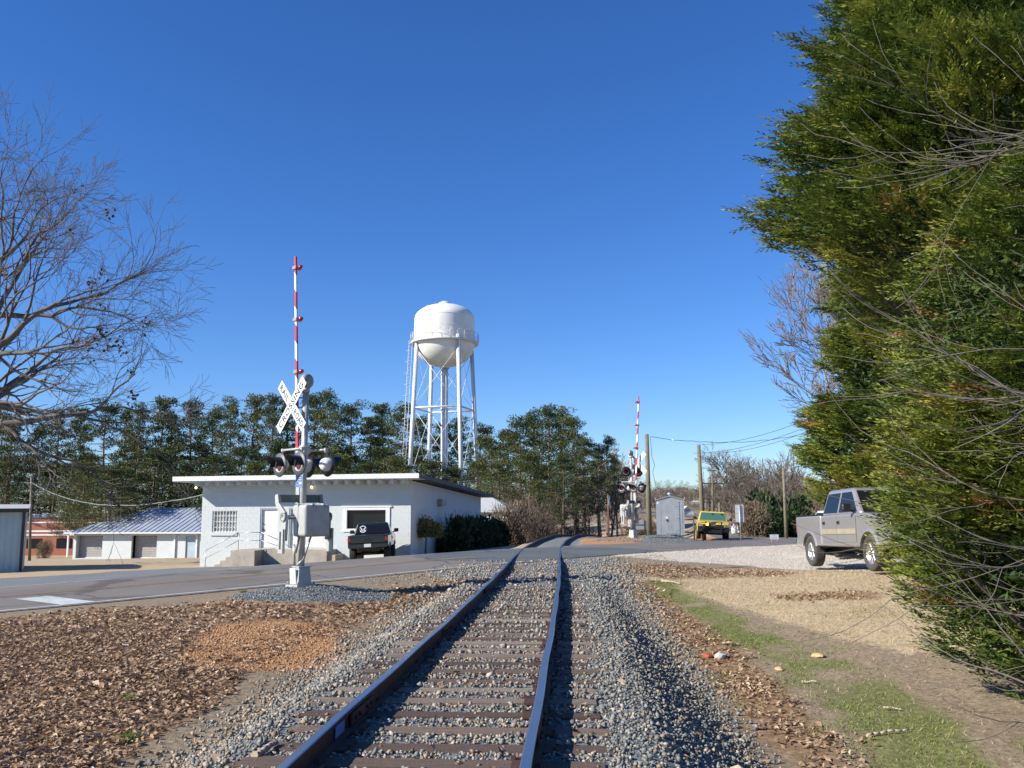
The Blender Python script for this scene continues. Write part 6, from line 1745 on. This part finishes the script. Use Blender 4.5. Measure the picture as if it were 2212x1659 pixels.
# small buildings far right
g = ground_at(1712, 76); s = thing('carport', 'small white roofed building right of the thin utility pole', 'building', g, .05)
z1_ = at(1712, 1121, 76).z - g.z
MB().box(-.6, 3.2, .2, 4, -.3, z1_ - .45).build('wall', M['roller'], s); MB().box(-.5, 3.3, -.1, 4.2, z1_ - .42, z1_).build('roof', M['trim_white'], s)
MB().box(.3, .9, .14, .198, 0, z1_ - .6).build('door', M['mast_dull'], s)
g = ground_at(1486, 165); s = thing('white_house', 'small white gabled house at the foot of the wooded hill', 'house', g, .2)
z1_ = at(1486, 1093, 165).z - g.z; e = z1_ - 1.3
MB().box(-1.4, 1.4, 0, 4, -1, e).prism([(-1.4, e + .002), (1.4, e + .002), (0, z1_ - .1)], 0, 4).build('wall', M['trim_white'], s)
mb = MB()
for s_ in (-1, 1): mb.add([(0, -.2, z1_ - .08), (s_ * 1.7, -.2, e - .2), (s_ * 1.7, 4.2, e - .2), (0, 4.2, z1_ - .08), (0, -.2, z1_ + .02), (s_ * 1.7, -.2, e - .08), (s_ * 1.7, 4.2, e - .08), (0, 4.2, z1_ + .02)], [(0, 1, 2, 3), (4, 7, 6, 5), (0, 4, 5, 1), (1, 5, 6, 2), (2, 6, 7, 3), (3, 7, 4, 0)])
mb.build('roof', M['roof_light'], s); MB().box(-.7, .7, -.03, -.002, .6, max(1.0, e - .4)).build('window', M['glass_pale'], s)
g = ground_at(1611, 82); s = thing('dumpster', 'green dumpster behind the blank white sign post', 'dumpster', g, .1)
z1_ = at(1611, 1139, 82).z - g.z
MB().box(-.75, .75, 0, 1.2, .08, z1_).build('body', paint('dumpster_green', (.03, .08, .06), .6), s); MB().box(-.8, .8, -.05, 1.25, z1_ + .002, z1_ + .08).build('lid', M['steel_dark'], s)
for k, (u, w_) in enumerate(((1586, .5), (1598, .55))):
    g = ground_at(u, 80); z1_ = at(u, 1141, 80).z - g.z
    s = thing('propane_tank', 'small white upright tank %s the trunk behind the yellow pickup' % ('left of' if k == 0 else 'right of'), 'tank', g, 0, 'white tanks by the trunk')
    MB().lathe([(0, z1_ + .25), (w_ * .4, z1_ + .18), (w_ * .5, z1_), (w_ * .5, .1), (w_ * .42, 0)], None, 14).build('body', M['trim_white'], s); MB().tube((0, 0, z1_ + .2), (0, 0, z1_ + .4), .07, n=8).build('valve', M['galv'], s)

# planting along the side of the block building
NV = shrub_variant(61, (1, 1, 1.1), n=1700, leaf=.17, mat='nandina', lumps=18)
HV = [shrub_variant(62, (1, 1, 1), n=2600, leaf=.14, lumps=20), shrub_variant(63, (1, 1, 1), n=2600, leaf=.14, lumps=20)]
pt = at(924, 1186, 47.6); z0 = hz(pt.x, 47.6); tt = at(924, 1092, 47.6)
tr = thing('berry_tree', 'small tree with red berries at the shaded corner of the block building', 'tree', (pt.x - .1, 47.6, z0), .4)
hh = tt.z - z0
mb = MB().tube((-.04, 0, -.1), (.05, 0, hh * .55), .055, .035, 8); mb.build('trunk', M['bark'], tr)
c_ = link('crown', NV[1], None, tr); c_.location = (.05, 0, hh * .40); c_.scale = (.88, .8, hh * .34)
for k in range(6):
    Yk = 51.5 + k * 2.4; uk = 982 + k * 17; tp_ = at(uk, 1098 + (k % 3) * 2, Yk); z0 = hz(tp_.x, Yk)
    put_tree('hedge_shrub', 'dark hedge shrub along the shaded side wall, %s from the road' % ORD[k], 'shrub', HV[k % 2], (tp_.x, Yk, z0 - .1), (1.25, 1.5, (tp_.z - z0) * .78), k * 1.3, 'dark hedge along the side wall', ('stems', 'foliage'))

# stones, sticks and litter
def rock(label, u, v, Y, d, mat, seed, name='rock', cat='rock'):
    p = at(u, v, Y); z0 = float(sample_height(np.array([p.x]), np.array([Y]))[0]); bm = bmesh.new(); bmesh.ops.create_icosphere(bm, subdivisions=2, radius=1); r = random.Random(seed)
    o_ = [Vector((r.uniform(-1, 1), r.uniform(-1, 1), r.uniform(-1, 1))).normalized() for _ in range(9)]
    for vv in bm.verts:
        k = 1
        for a in o_: k = min(k, .72 / max(.1, vv.co.normalized().dot(a)) if vv.co.normalized().dot(a) > .65 else 1)
        vv.co *= k; vv.co = Vector((vv.co.x * d[0], vv.co.y * d[1], vv.co.z * d[2]))
    me = bpy.data.meshes.new(name); bm.to_mesh(me); bm.free(); o = link(name, me, M[mat], None, (p.x, Y, z0 + d[2] * .45), r.uniform(0, 3)); return tag(o, label, cat)
rock('white crumbly rock in the grass beside the ballast', 1555, 1395, 13.3, (.14, .10, .06), 'rock_white', 1)
rock('red brown rock touching the white rock beside the ballast', 1527, 1394, 13.4, (.13, .09, .05), 'rock_red', 2)
rock('tan stone in the green moss strip', 1682, 1416, 12.4, (.12, .07, .035), 'rock_tan', 3)
rock('tan stone at the lower edge of the straw slope', 1765, 1388, 13.0, (.13, .08, .04), 'rock_tan', 4)
rock('large grey brown rock at the foot of the right ballast shoulder', 1595, 1640, 7.3, (.11, .08, .08), 'stick', 5)
rock('scrap of white paper in the leaves near the stop line', 186, 1312, 16.6, (.10, .05, .02), 'trim_white', 6, 'paper_scrap', 'litter')
rock('crumpled white paper among the brown leaves', 273, 1372, 13.2, (.13, .07, .03), 'trim_white', 7, 'paper_scrap', 'litter')
def stick(label, a, b, r):
    pa, pb = at(*a), at(*b); n = 6; mb = MB(); rs = random.Random(int(a[0])); pts = []
    for i in range(n + 1):
        x = pa.x + (pb.x - pa.x) * i / n; y = pa.y + (pb.y - pa.y) * i / n + rs.uniform(-.02, .02); pts.append((x, y, float(sample_height(np.array([x]), np.array([y]))[0]) + .02 + rs.uniform(0, .02)))
    for i in range(n): mb.tube(pts[i], pts[i + 1], r * (1 - i / n * .5), r * (1 - (i + 1) / n * .5), 6)
    tag(mb.build('stick', M['stick']), label, 'stick')
stick('longest pale stick, lying on the green patch at lower right', (1870, 1551, 9.2), (1960, 1542, 9.3), .016)
stick('short pale stick on the moss below the tan stones', (1730, 1430, 11.6), (1762, 1434, 11.5), .014)
stick('pale branch on the gravel verge right of the crossing', (1430, 1248, 21.5), (1470, 1256, 20.8), .03)
stick('broken weathered board left of the ties', (548, 1622, 6.5), (600, 1590, 6.9), .03)
stick('bleached stick in the dirt below the conifer', (1905, 1497, 10.2), (1945, 1500, 10.1), .012)

# ---------------------------------------------------------------- vehicles
def wheel_set(parent, xs, ytrack, r, w, rim, tyre='tyre', rimr=.62, names='wheel'):
    for x in xs:
        for s in (-1, 1):
            R = T(x, s * ytrack, r) @ Rx(-s * PI / 2)
            ty = MB().lathe([(r * rimr, -w * .42), (r * .9, -w * .5), (r * .985, -w * .42), (r, -w * .25), (r, w * .25), (r * .985, w * .42), (r * .9, w * .5), (r * rimr, w * .42), (r * rimr * .96, 0), (r * rimr, -w * .42)], R, 30).build('wheel', M[tyre], parent)
            rr = r * rimr
            mb = MB().lathe([(rr * .99, w * .40), (rr * .93, w * .36), (rr * .86, w * .10), (rr * .3, w * .12)], R, 28)
            for k in range(6):
                a = k * PI / 3
                P = R @ Rz(a)
                mb.cbox(P @ Vector((rr * .52, 0, w * .22)), (rr * .82, rr * .22, w * .16), P.to_3x3().to_4x4(), .006)
            mb.lathe([(0, w * .36), (rr * .2, w * .35), (rr * .24, w * .2)], R, 14)
            mb.build('rim', M[rim], ty)


def pickup(label, loc, rz, p, group=None, tilt=(0, 0)):
    L, W, wb, r = p['L'], p['W'], p['wb'], p['r']; hw = W / 2
    xr, xf = -L / 2, L / 2; ra, fa = p.get('rax', -wb / 2 - .05), 0; fa = ra + wb
    zb, zr, zbelt, zh, zt = p['zb'], p['rail'], p['belt'], p['hood'], p['top']; C = p['col']; arch = r * 1.2
    v = thing('pickup_truck', label, 'pickup truck', loc, rz, group); v.rotation_euler = (tilt[0], tilt[1], rz)
    def arc(cx, n=12):
        z0 = zb; a0 = math.asin(min(.99, (z0 - r) / arch)) if z0 > r else -math.asin(min(.99, (r - z0) / arch))
        return [(cx - math.cos(a) * arch, r + math.sin(a) * arch) for a in np.linspace(a0, PI - a0, n)]
    c0, c1 = p['cab']         # cab base from x c0 to c1 (cowl)
    def shell(x0, x1, pts, name, inset=0.0, bev=.06):
        o = MB().prism(pts, -hw + inset, hw - inset).build(name, M[C], v, bevel=bev); o.modifiers[0].segments = 3; o.modifiers[0].use_clamp_overlap = True
        for pl in o.data.polygons: pl.use_smooth = True
        wn_ = o.modifiers.new('normals', 'WEIGHTED_NORMAL'); wn_.keep_sharp = True
        return o
    A, B = arc(ra), arc(fa)
    # bed
    body = shell(0, 0, [(xr + .04, zb + .12), (A[0][0], zb)] + A[1:-1] + [(A[-1][0], zb), (c0 - .012, zb - .0), (c0 - .012, zr), (xr, zr), (xr - .01, zr - .1)], 'bed')
    MB().box(xr + .06, c0 - .05, -hw + .07, hw - .07, zr + .001, zr + .012).build('bed_cover', M['black'], body)
    for s in (-1, 1): MB().box(xr + .02, c0 - .02, s * (hw - .035) - .03, s * (hw - .035) + .03, zr + .001, zr + .022).build('bed_rail', M['black'], body)
    # cab lower and front
    front = shell(0, 0, [(c0, zb), (B[0][0], zb)] + B[1:-1] + [(B[-1][0], zb), (xf - .12, zb + .1), (xf, zb + .28), (xf, zh - .22), (xf - .08, zh - .06), (xf - .3, zh), (c1 + .05, zbelt + .02), (c0, zbelt)], 'body')
    # greenhouse
    t0, t1 = p['rooft']; bw, tw_ = hw - .03, hw - .20
    zq = zbelt - .01
    c1b = c1 + .02
    g = [(c0, -bw, zq), (c1b, -bw, zq), (c1b, bw, zq), (c0, bw, zq), (t0, -tw_, zt), (t1, -tw_, zt), (t1, tw_, zt), (t0, tw_, zt)]
    cab = MB().add(g, [(0, 3, 2, 1), (4, 5, 6, 7), (0, 1, 5, 4), (1, 2, 6, 5), (2, 3, 7, 6), (3, 0, 4, 7)]).build('cab', M[C], v, bevel=.085); cab.modifiers[0].segments = 4
    def side_y(z): f = (z - zq) / (zt - zq); return bw + (tw_ - bw) * f
    def pane(poly, s, name='side_window', mat='glass_dark', off=.006, par=cab):
        pv = [(x, s * (side_y(z) + off), z) for x, z in poly]; pv2 = [(x, s * (side_y(z) - .01), z) for x, z in poly]; n = len(pv)
        MB().add(pv + pv2, [tuple(range(n)), tuple(range(2 * n - 1, n - 1, -1))] + [((i + 1) % n, i, n + i, n + (i + 1) % n) for i in range(n)]).build(name, M[mat], par)
    wz0, wz1 = zbelt + .05, zt - .10
    def xb(z): return c0 + (t0 - c0) * (z - zq) / (zt - zq)
    def xfz(z): return c1b + (t1 - c1b) * (z - zq) / (zt - zq)
    mids = p['pillars']
    edges = [None] + mids + [None]
    for s in (-1, 1):
        for k in range(len(mids) + 1):
            a0 = xb(wz0) + .12 if k == 0 else mids[k - 1] + .05; a1 = xb(wz1) + .12 if k == 0 else mids[k - 1] + .05
            b0 = xfz(wz0) - .14 if k == len(mids) else mids[k] - .05; b1 = xfz(wz1) - .12 if k == len(mids) else mids[k] - .05
            pane([(a0, wz0), (b0, wz0), (b1, wz1), (a1, wz1)], s)
    # windscreen and rear window
    def end_pane(name, xa, za, xc, zc, wa, wc, sg, mat):
        n = Vector((zc - za, 0, -(xc - xa))).normalized() * sg
        o1 = n * .006; o2 = n * -.01
        q = [Vector((xa, -wa, za)), Vector((xa, wa, za)), Vector((xc, wc, zc)), Vector((xc, -wc, zc))]
        return MB().add([a + o1 for a in q] + [a + o2 for a in q], [(0, 1, 2, 3), (7, 6, 5, 4), (0, 4, 5, 1), (1, 5, 6, 2), (2, 6, 7, 3), (3, 7, 4, 0)]).build(name, M[mat], cab)
    end_pane('windscreen', xfz(wz0 - .02), wz0 - .02, xfz(wz1 + .02), wz1 + .02, side_y(wz0) - .09, side_y(wz1) - .07, 1, p.get('glass', 'glass_dark'))
    rw = end_pane('rear_window', xb(wz0), wz0, xb(wz1), wz1, side_y(wz0) - .10, side_y(wz1) - .08, -1, 'glass_dark')
    # doors proud of the body, with handles
    dx = [c0 + .03] + [m_ for m_ in mids] + [fa - arch - .06]
    dx = p['doors']
    for s in (-1, 1):
        for a, b in dx:
            y0 = s * (hw + .001); y1 = s * (hw + .010)
            d = MB().prism([(a + .01, zb + .1), (b - .01, zb + .1), (b - .01, zbelt - .05), (a + .01, zbelt - .05)], min(y0, y1), max(y0, y1)).build('door', M[C], v, bevel=.004)
            MB().cbox((a + .13, s * (hw + .02), zbelt - .19), (.13, .03, .075), None, .012).build('handle', M['black'], d)
            if p.get('trim'): MB().box(a + .012, b - .012, min(s * (hw + .0105), s * (hw + .024)), max(s * (hw + .0105), s * (hw + .024)), zb + .30, zb + .42).build('trim_strip', M[p['trim']], d)
            for gx_ in (a, b):
                MB().box(gx_ - .006, gx_ + .006, min(s * (hw - .002), s * (hw + .0015)), max(s * (hw - .002), s * (hw + .0015)), zb + .1, zbelt - .05).build('door_gap', M['black'], d)
        # mirrors
        mx = c1 - .28
        MB().cbox((mx, s * (hw + .16), zbelt + .14), (.12, .22, .18), None, .035).tube((mx, s * hw * .97, zbelt + .04), (mx, s * (hw + .12), zbelt + .10), .03, n=8).build('mirror', M['black'], v, bevel=.01)
        # wheel arches
        for cx in (ra, fa):
            pts = arc(cx, 14); mb = MB(); k = len(pts)
            outer = [(cx + (x - cx) * 1.14, r + (z - r) * 1.14) for x, z in pts]
            poly = [(x, z) for x, z in outer] + [(x, z) for x, z in reversed(pts)]
            vs = []; fs = []
            for (ox, oz), (ix, iz) in zip(outer, pts):
                vs += [(ox, s * (hw - .004), oz), (ix, s * (hw + .03), iz), (ix, s * (hw - .06), iz)]
            for i in range(k - 1): b3 = i * 3; fs += [(b3, b3 + 3, b3 + 4, b3 + 1), (b3 + 1, b3 + 4, b3 + 5, b3 + 2)]
            mb.add(vs, fs); mb.build('wheel_arch', M[p.get('flare', C)], v)
            MB().prism([(x * 1.0, z) for x, z in pts], s * (hw - .30) - .01, s * (hw - .30) + .01).build('wheel_well', M['black'], v)
    # underside
    MB().box(xr + .3, xf - .35, -hw * .55, hw * .55, zb - .12, zb + .05).tube((ra, -hw * .8, r), (ra, hw * .8, r), .07, n=8).tube((fa, -hw * .8, r), (fa, hw * .8, r), .06, n=8).build('chassis', M['black'], v)
    # rear end
    tg = MB().box(xr - .022, xr - .001, -hw + .16, hw - .16, zb + .26, zr - .03).build('tailgate', M[C], v, bevel=.01)
    MB().box(xr - .035, xr - .0225, -.16, .16, zr - .22, zr - .13).build('handle', M['black'], tg)
    for s in (-1, 1): MB().box(xr - .026, xr - .001, s * (hw - .08) - .065, s * (hw - .08) + .065, zb + .34, zr - .08).build('tail_light', M['tail_red'], v, bevel=.008)
    rb_ = MB().cbox((xr - .09, 0, zb + .14), (.16, W - .06, .20), None, .04).build('rear_bumper', M[p['bumper']], v, bevel=.01)
    MB().box(xr - .182, xr - .171, -.155, .155, zb + .08, zb + .22).build('licence_plate', M['sign_white'] if p.get('plate', 1) else M['alu_back'], rb_)
    # front end
    fb = MB().cbox((xf + .05, 0, zb + .12), (.18, W - .04, .24), None, .05).build('front_bumper', M[p['fbumper']], v, bevel=.01)
    gr = MB().box(xf + .001, xf + .025, -hw * p.get('gw', .6), hw * p.get('gw', .6), zb + .26, zh - .17).build('grille', M['black'], v)
    MB().box(xf + .026, xf + .04, -hw * .6, hw * .6, (zb + .3 + zh - .2) / 2 - .02, (zb + .3 + zh - .2) / 2 + .02).build('grille_bar', M[p.get('bar', 'chrome')], gr)
    for s in (-1, 1): MB().box(xf + .001, xf + .034, s * hw * .80 - .15, s * hw * .80 + .15, zb + .34, zh - .20).build('headlight', M['headlamp'], v, bevel=.01)
    wheel_set(v, (ra, fa), hw - p['tw'] / 2 + .01, r, p['tw'], p['rim'], p.get('tyre', 'tyre'))
    v['_'] = 0; del v['_']
    return v, rw, gr, rb_

# silver crew cab pickup, nose towards the camera
silver = dict(L=5.75, W=2.0, wb=3.64, r=.395, tw=.27, zb=.52, rail=1.30, belt=1.28, hood=1.22, top=1.90, cab=(-1.05, 1.30), rooft=(-.90, .62), pillars=[.0], doors=[(-.92, .0), (.0, 1.12)], col='silver_car', trim='tan_trim', bumper='chrome', fbumper='chrome', rim='rim', tyre='tyre_dusty', rax=-1.87, flare='silver_car')
zs = hz(8.9, 21.5)
pickup('silver four door pickup parked on the pale gravel, half hidden by the conifer', (8.80, 21.45, zs + .04), math.radians(-88.5), silver, tilt=(0, -.033))
# yellow pickup with push bar
yel = dict(L=5.6, W=1.98, wb=3.5, r=.38, tw=.25, zb=.50, rail=1.25, belt=1.20, hood=1.16, top=1.80, cab=(-.4, 1.25), rooft=(-.28, .62), pillars=[], doors=[(-.2, 1.0)], col='yellow_car', bumper='black', fbumper='black', rim='rim', glass='glass_teal', bar='steel_dark', gw=.97, rax=-1.75)
gy_ = at(1541, 1166, 57.5)
yv, _, ygr, _ = pickup('yellow pickup facing the camera with a black push bar', (gy_.x + .35, 59.5, hz(gy_.x, 58) + .02), math.radians(-101), yel, tilt=(math.radians(-3.5), 0))
xf = 2.8
mb = MB()
for s in (-.48, .48): mb.cbox((xf + .24, s, .78), (.06, .08, .78), None, .01)
for z in (.52, .86): mb.cbox((xf + .25, 0, z), (.05, .9, .12), None, .01)
for s in (-1, 1): mb.path([(xf + .22, s * .5, 1.08), (xf + .18, s * .95, 1.05), (xf + .1, s * .97, .6), (xf + .22, s * .5, .58)], .02, 6)
pb_ = mb.build('push_bar', M['black'], yv)
MB().cbox((xf + .26, -.40, .98), (.05, .17, .14), None, .01).build('marker_lamp', M['amber_lamp'], yv)
MB().prism([(-.16, -.03), (-.05, -.03), (-.05, -.05), (.05, -.05), (.05, -.03), (.16, -.03), (.14, .03), (.05, .03), (.05, .05), (-.05, .05), (-.05, .03), (-.14, .03)], -.006, .006, T(xf + .05, 0, .94) @ Rz(PI / 2)).build('emblem', M['chrome'], ygr)
for s in (-1, 1): MB().cbox((1.0, s * .3, 1.82), (.12, .10, .07), None, .01).build('roof_marker', M['steel_dark'], yv)
# dark green-black small pickup, tail towards the camera
blk = dict(L=4.95, W=1.84, wb=2.95, r=.40, tw=.29, zb=.66, rail=1.24, belt=1.24, hood=1.20, top=1.80, cab=(-.25, 1.05), rooft=(-.08, .52), pillars=[], doors=[(-.1, .85)], col='green_black', bumper='green_black', fbumper='black', rim='steel_dark', rax=-1.45)
gb = at(786, 1213, 41.0); zb_k = hz(gb.x, 43)
bv, brw, _, brb = pickup('dark green black pickup parked tail out in front of the picture window', (gb.x + .1, 43.2, zb_k + .03), math.radians(93.5), blk, tilt=(math.radians(-2.5), 0))
# round white emblem on its rear window
cab_x = lambda z: -.25 + .17 * (z - 1.23) / .57
cz_ = 1.51; nrm_ = Vector((-.55, 0, .17)).normalized(); upv = Vector((.17, 0, .55)).normalized(); FF_ = frame(Vector((cab_x(cz_), .45, cz_)) + nrm_ * .011, (0, -1, 0), upv, nrm_)
mb = MB(); n = 28
def ring(r0, r1, a0, a1, m):
    vs = []; fs = []
    for i in range(m + 1):
        a = a0 + (a1 - a0) * i / m; vs += [FF_ @ Vector((r0 * math.cos(a), r0 * math.sin(a), 0)), FF_ @ Vector((r1 * math.cos(a), r1 * math.sin(a), 0))]
    for i in range(m): fs.append((2 * i, 2 * i + 1, 2 * i + 3, 2 * i + 2))
    mb.add(vs, fs)
ring(.135, .17, .35, PI - .35, 14); ring(.135, .17, PI + .45, 2 * PI - .45, 12)
for s in (-1, 1):
    mb.add([FF_ @ Vector(q) for q in ((s * .02, .0, 0), (s * .11, .085, 0), (s * .105, .0, 0), (s * .06, -.03, 0))], [(0, 1, 2, 3)])
    mb.add([FF_ @ Vector(q) for q in ((0, -.10, 0), (s * .025, -.10, 0), (s * .07, .0, 0), (s * .035, .0, 0))], [(0, 1, 2, 3)])
    mb.add([FF_ @ Vector(q) for q in ((s * .06, -.10, 0), (s * .10, -.09, 0), (s * .10, -.04, 0), (s * .08, -.02, 0))], [(0, 1, 2, 3)])
    mb.add([FF_ @ Vector(q) for q in ((s * .15, -.012, 0), (s * .17, -.012, 0), (s * .17, .012, 0), (s * .15, .012, 0))], [(0, 1, 2, 3)])
mb.build('round_decal', M['lamp_white'], brw, fix=False)

# white car behind the silver pickup
def car():
    v = thing('white_car', 'white car mostly hidden behind the silver pickup', 'car', (10.85, 28.9, hz(10.85, 28.9) + .02), math.radians(-91))
    hw = .9; r = .33; ra, fa = -1.4, 1.35; arch = .39
    def arc(cx): return [(cx - math.cos(a) * arch, r + math.sin(a) * arch) for a in np.linspace(-.3, PI + .3, 12)]
    A, B = arc(ra), arc(fa)
    MB().prism([(-2.3, .3), (A[0][0], .22)] + A[1:-1] + [(A[-1][0], .22), (B[0][0], .22)] + B[1:-1] + [(B[-1][0], .22), (2.3, .3), (2.36, .55), (2.25, .78), (1.2, .95), (-1.5, .98), (-2.32, .95), (-2.38, .6)], -hw, hw).build('body', M['white_car'], v, bevel=.05)
    g = [(-1.7, -.82, .95), (1.15, -.82, .93), (1.15, .82, .93), (-1.7, .82, .95), (-1.0, -.62, 1.42), (.35, -.62, 1.44), (.35, .62, 1.44), (-1.0, .62, 1.42)]
    cb = MB().add(g, [(0, 3, 2, 1), (4, 5, 6, 7), (0, 1, 5, 4), (1, 2, 6, 5), (2, 3, 7, 6), (3, 0, 4, 7)]).build('cabin', M['white_car'], v, bevel=.05)
    for s in (-1, 1):
        def yy(z): return s * (.82 - .2 * (z - .94) / .49 + .006)
        MB().add([(-1.35, yy(1.0), 1.0), (.8, yy(1.0), 1.0), (.28, yy(1.36), 1.36), (-.95, yy(1.36), 1.36)], [(0, 1, 2, 3)]).build('side_window', M['glass_dark'], cb, fix=False)
        MB().cbox((-2.34, s * .68, .78), (.06, .3, .14), None, .02).build('tail_light', M['tail_red'], v)
        MB().cbox((2.3, s * .66, .66), (.06, .3, .13), None, .02).build('headlight', M['headlamp'], v)
    MB().add([(.98, -.68, 1.0), (.98, .68, 1.0), (.44, .58, 1.38), (.44, -.58, 1.38)], [(0, 1, 2, 3)]).build('windscreen', M['glass_dark'], cb, fix=False).location = (.03, 0, .01)
    MB().cbox((2.36, 0, .45), (.12, 1.7, .25), None, .05).build('front_bumper', M['white_car'], v)
    wheel_set(v, (ra, fa), .80, r, .2, 'rim')
car()
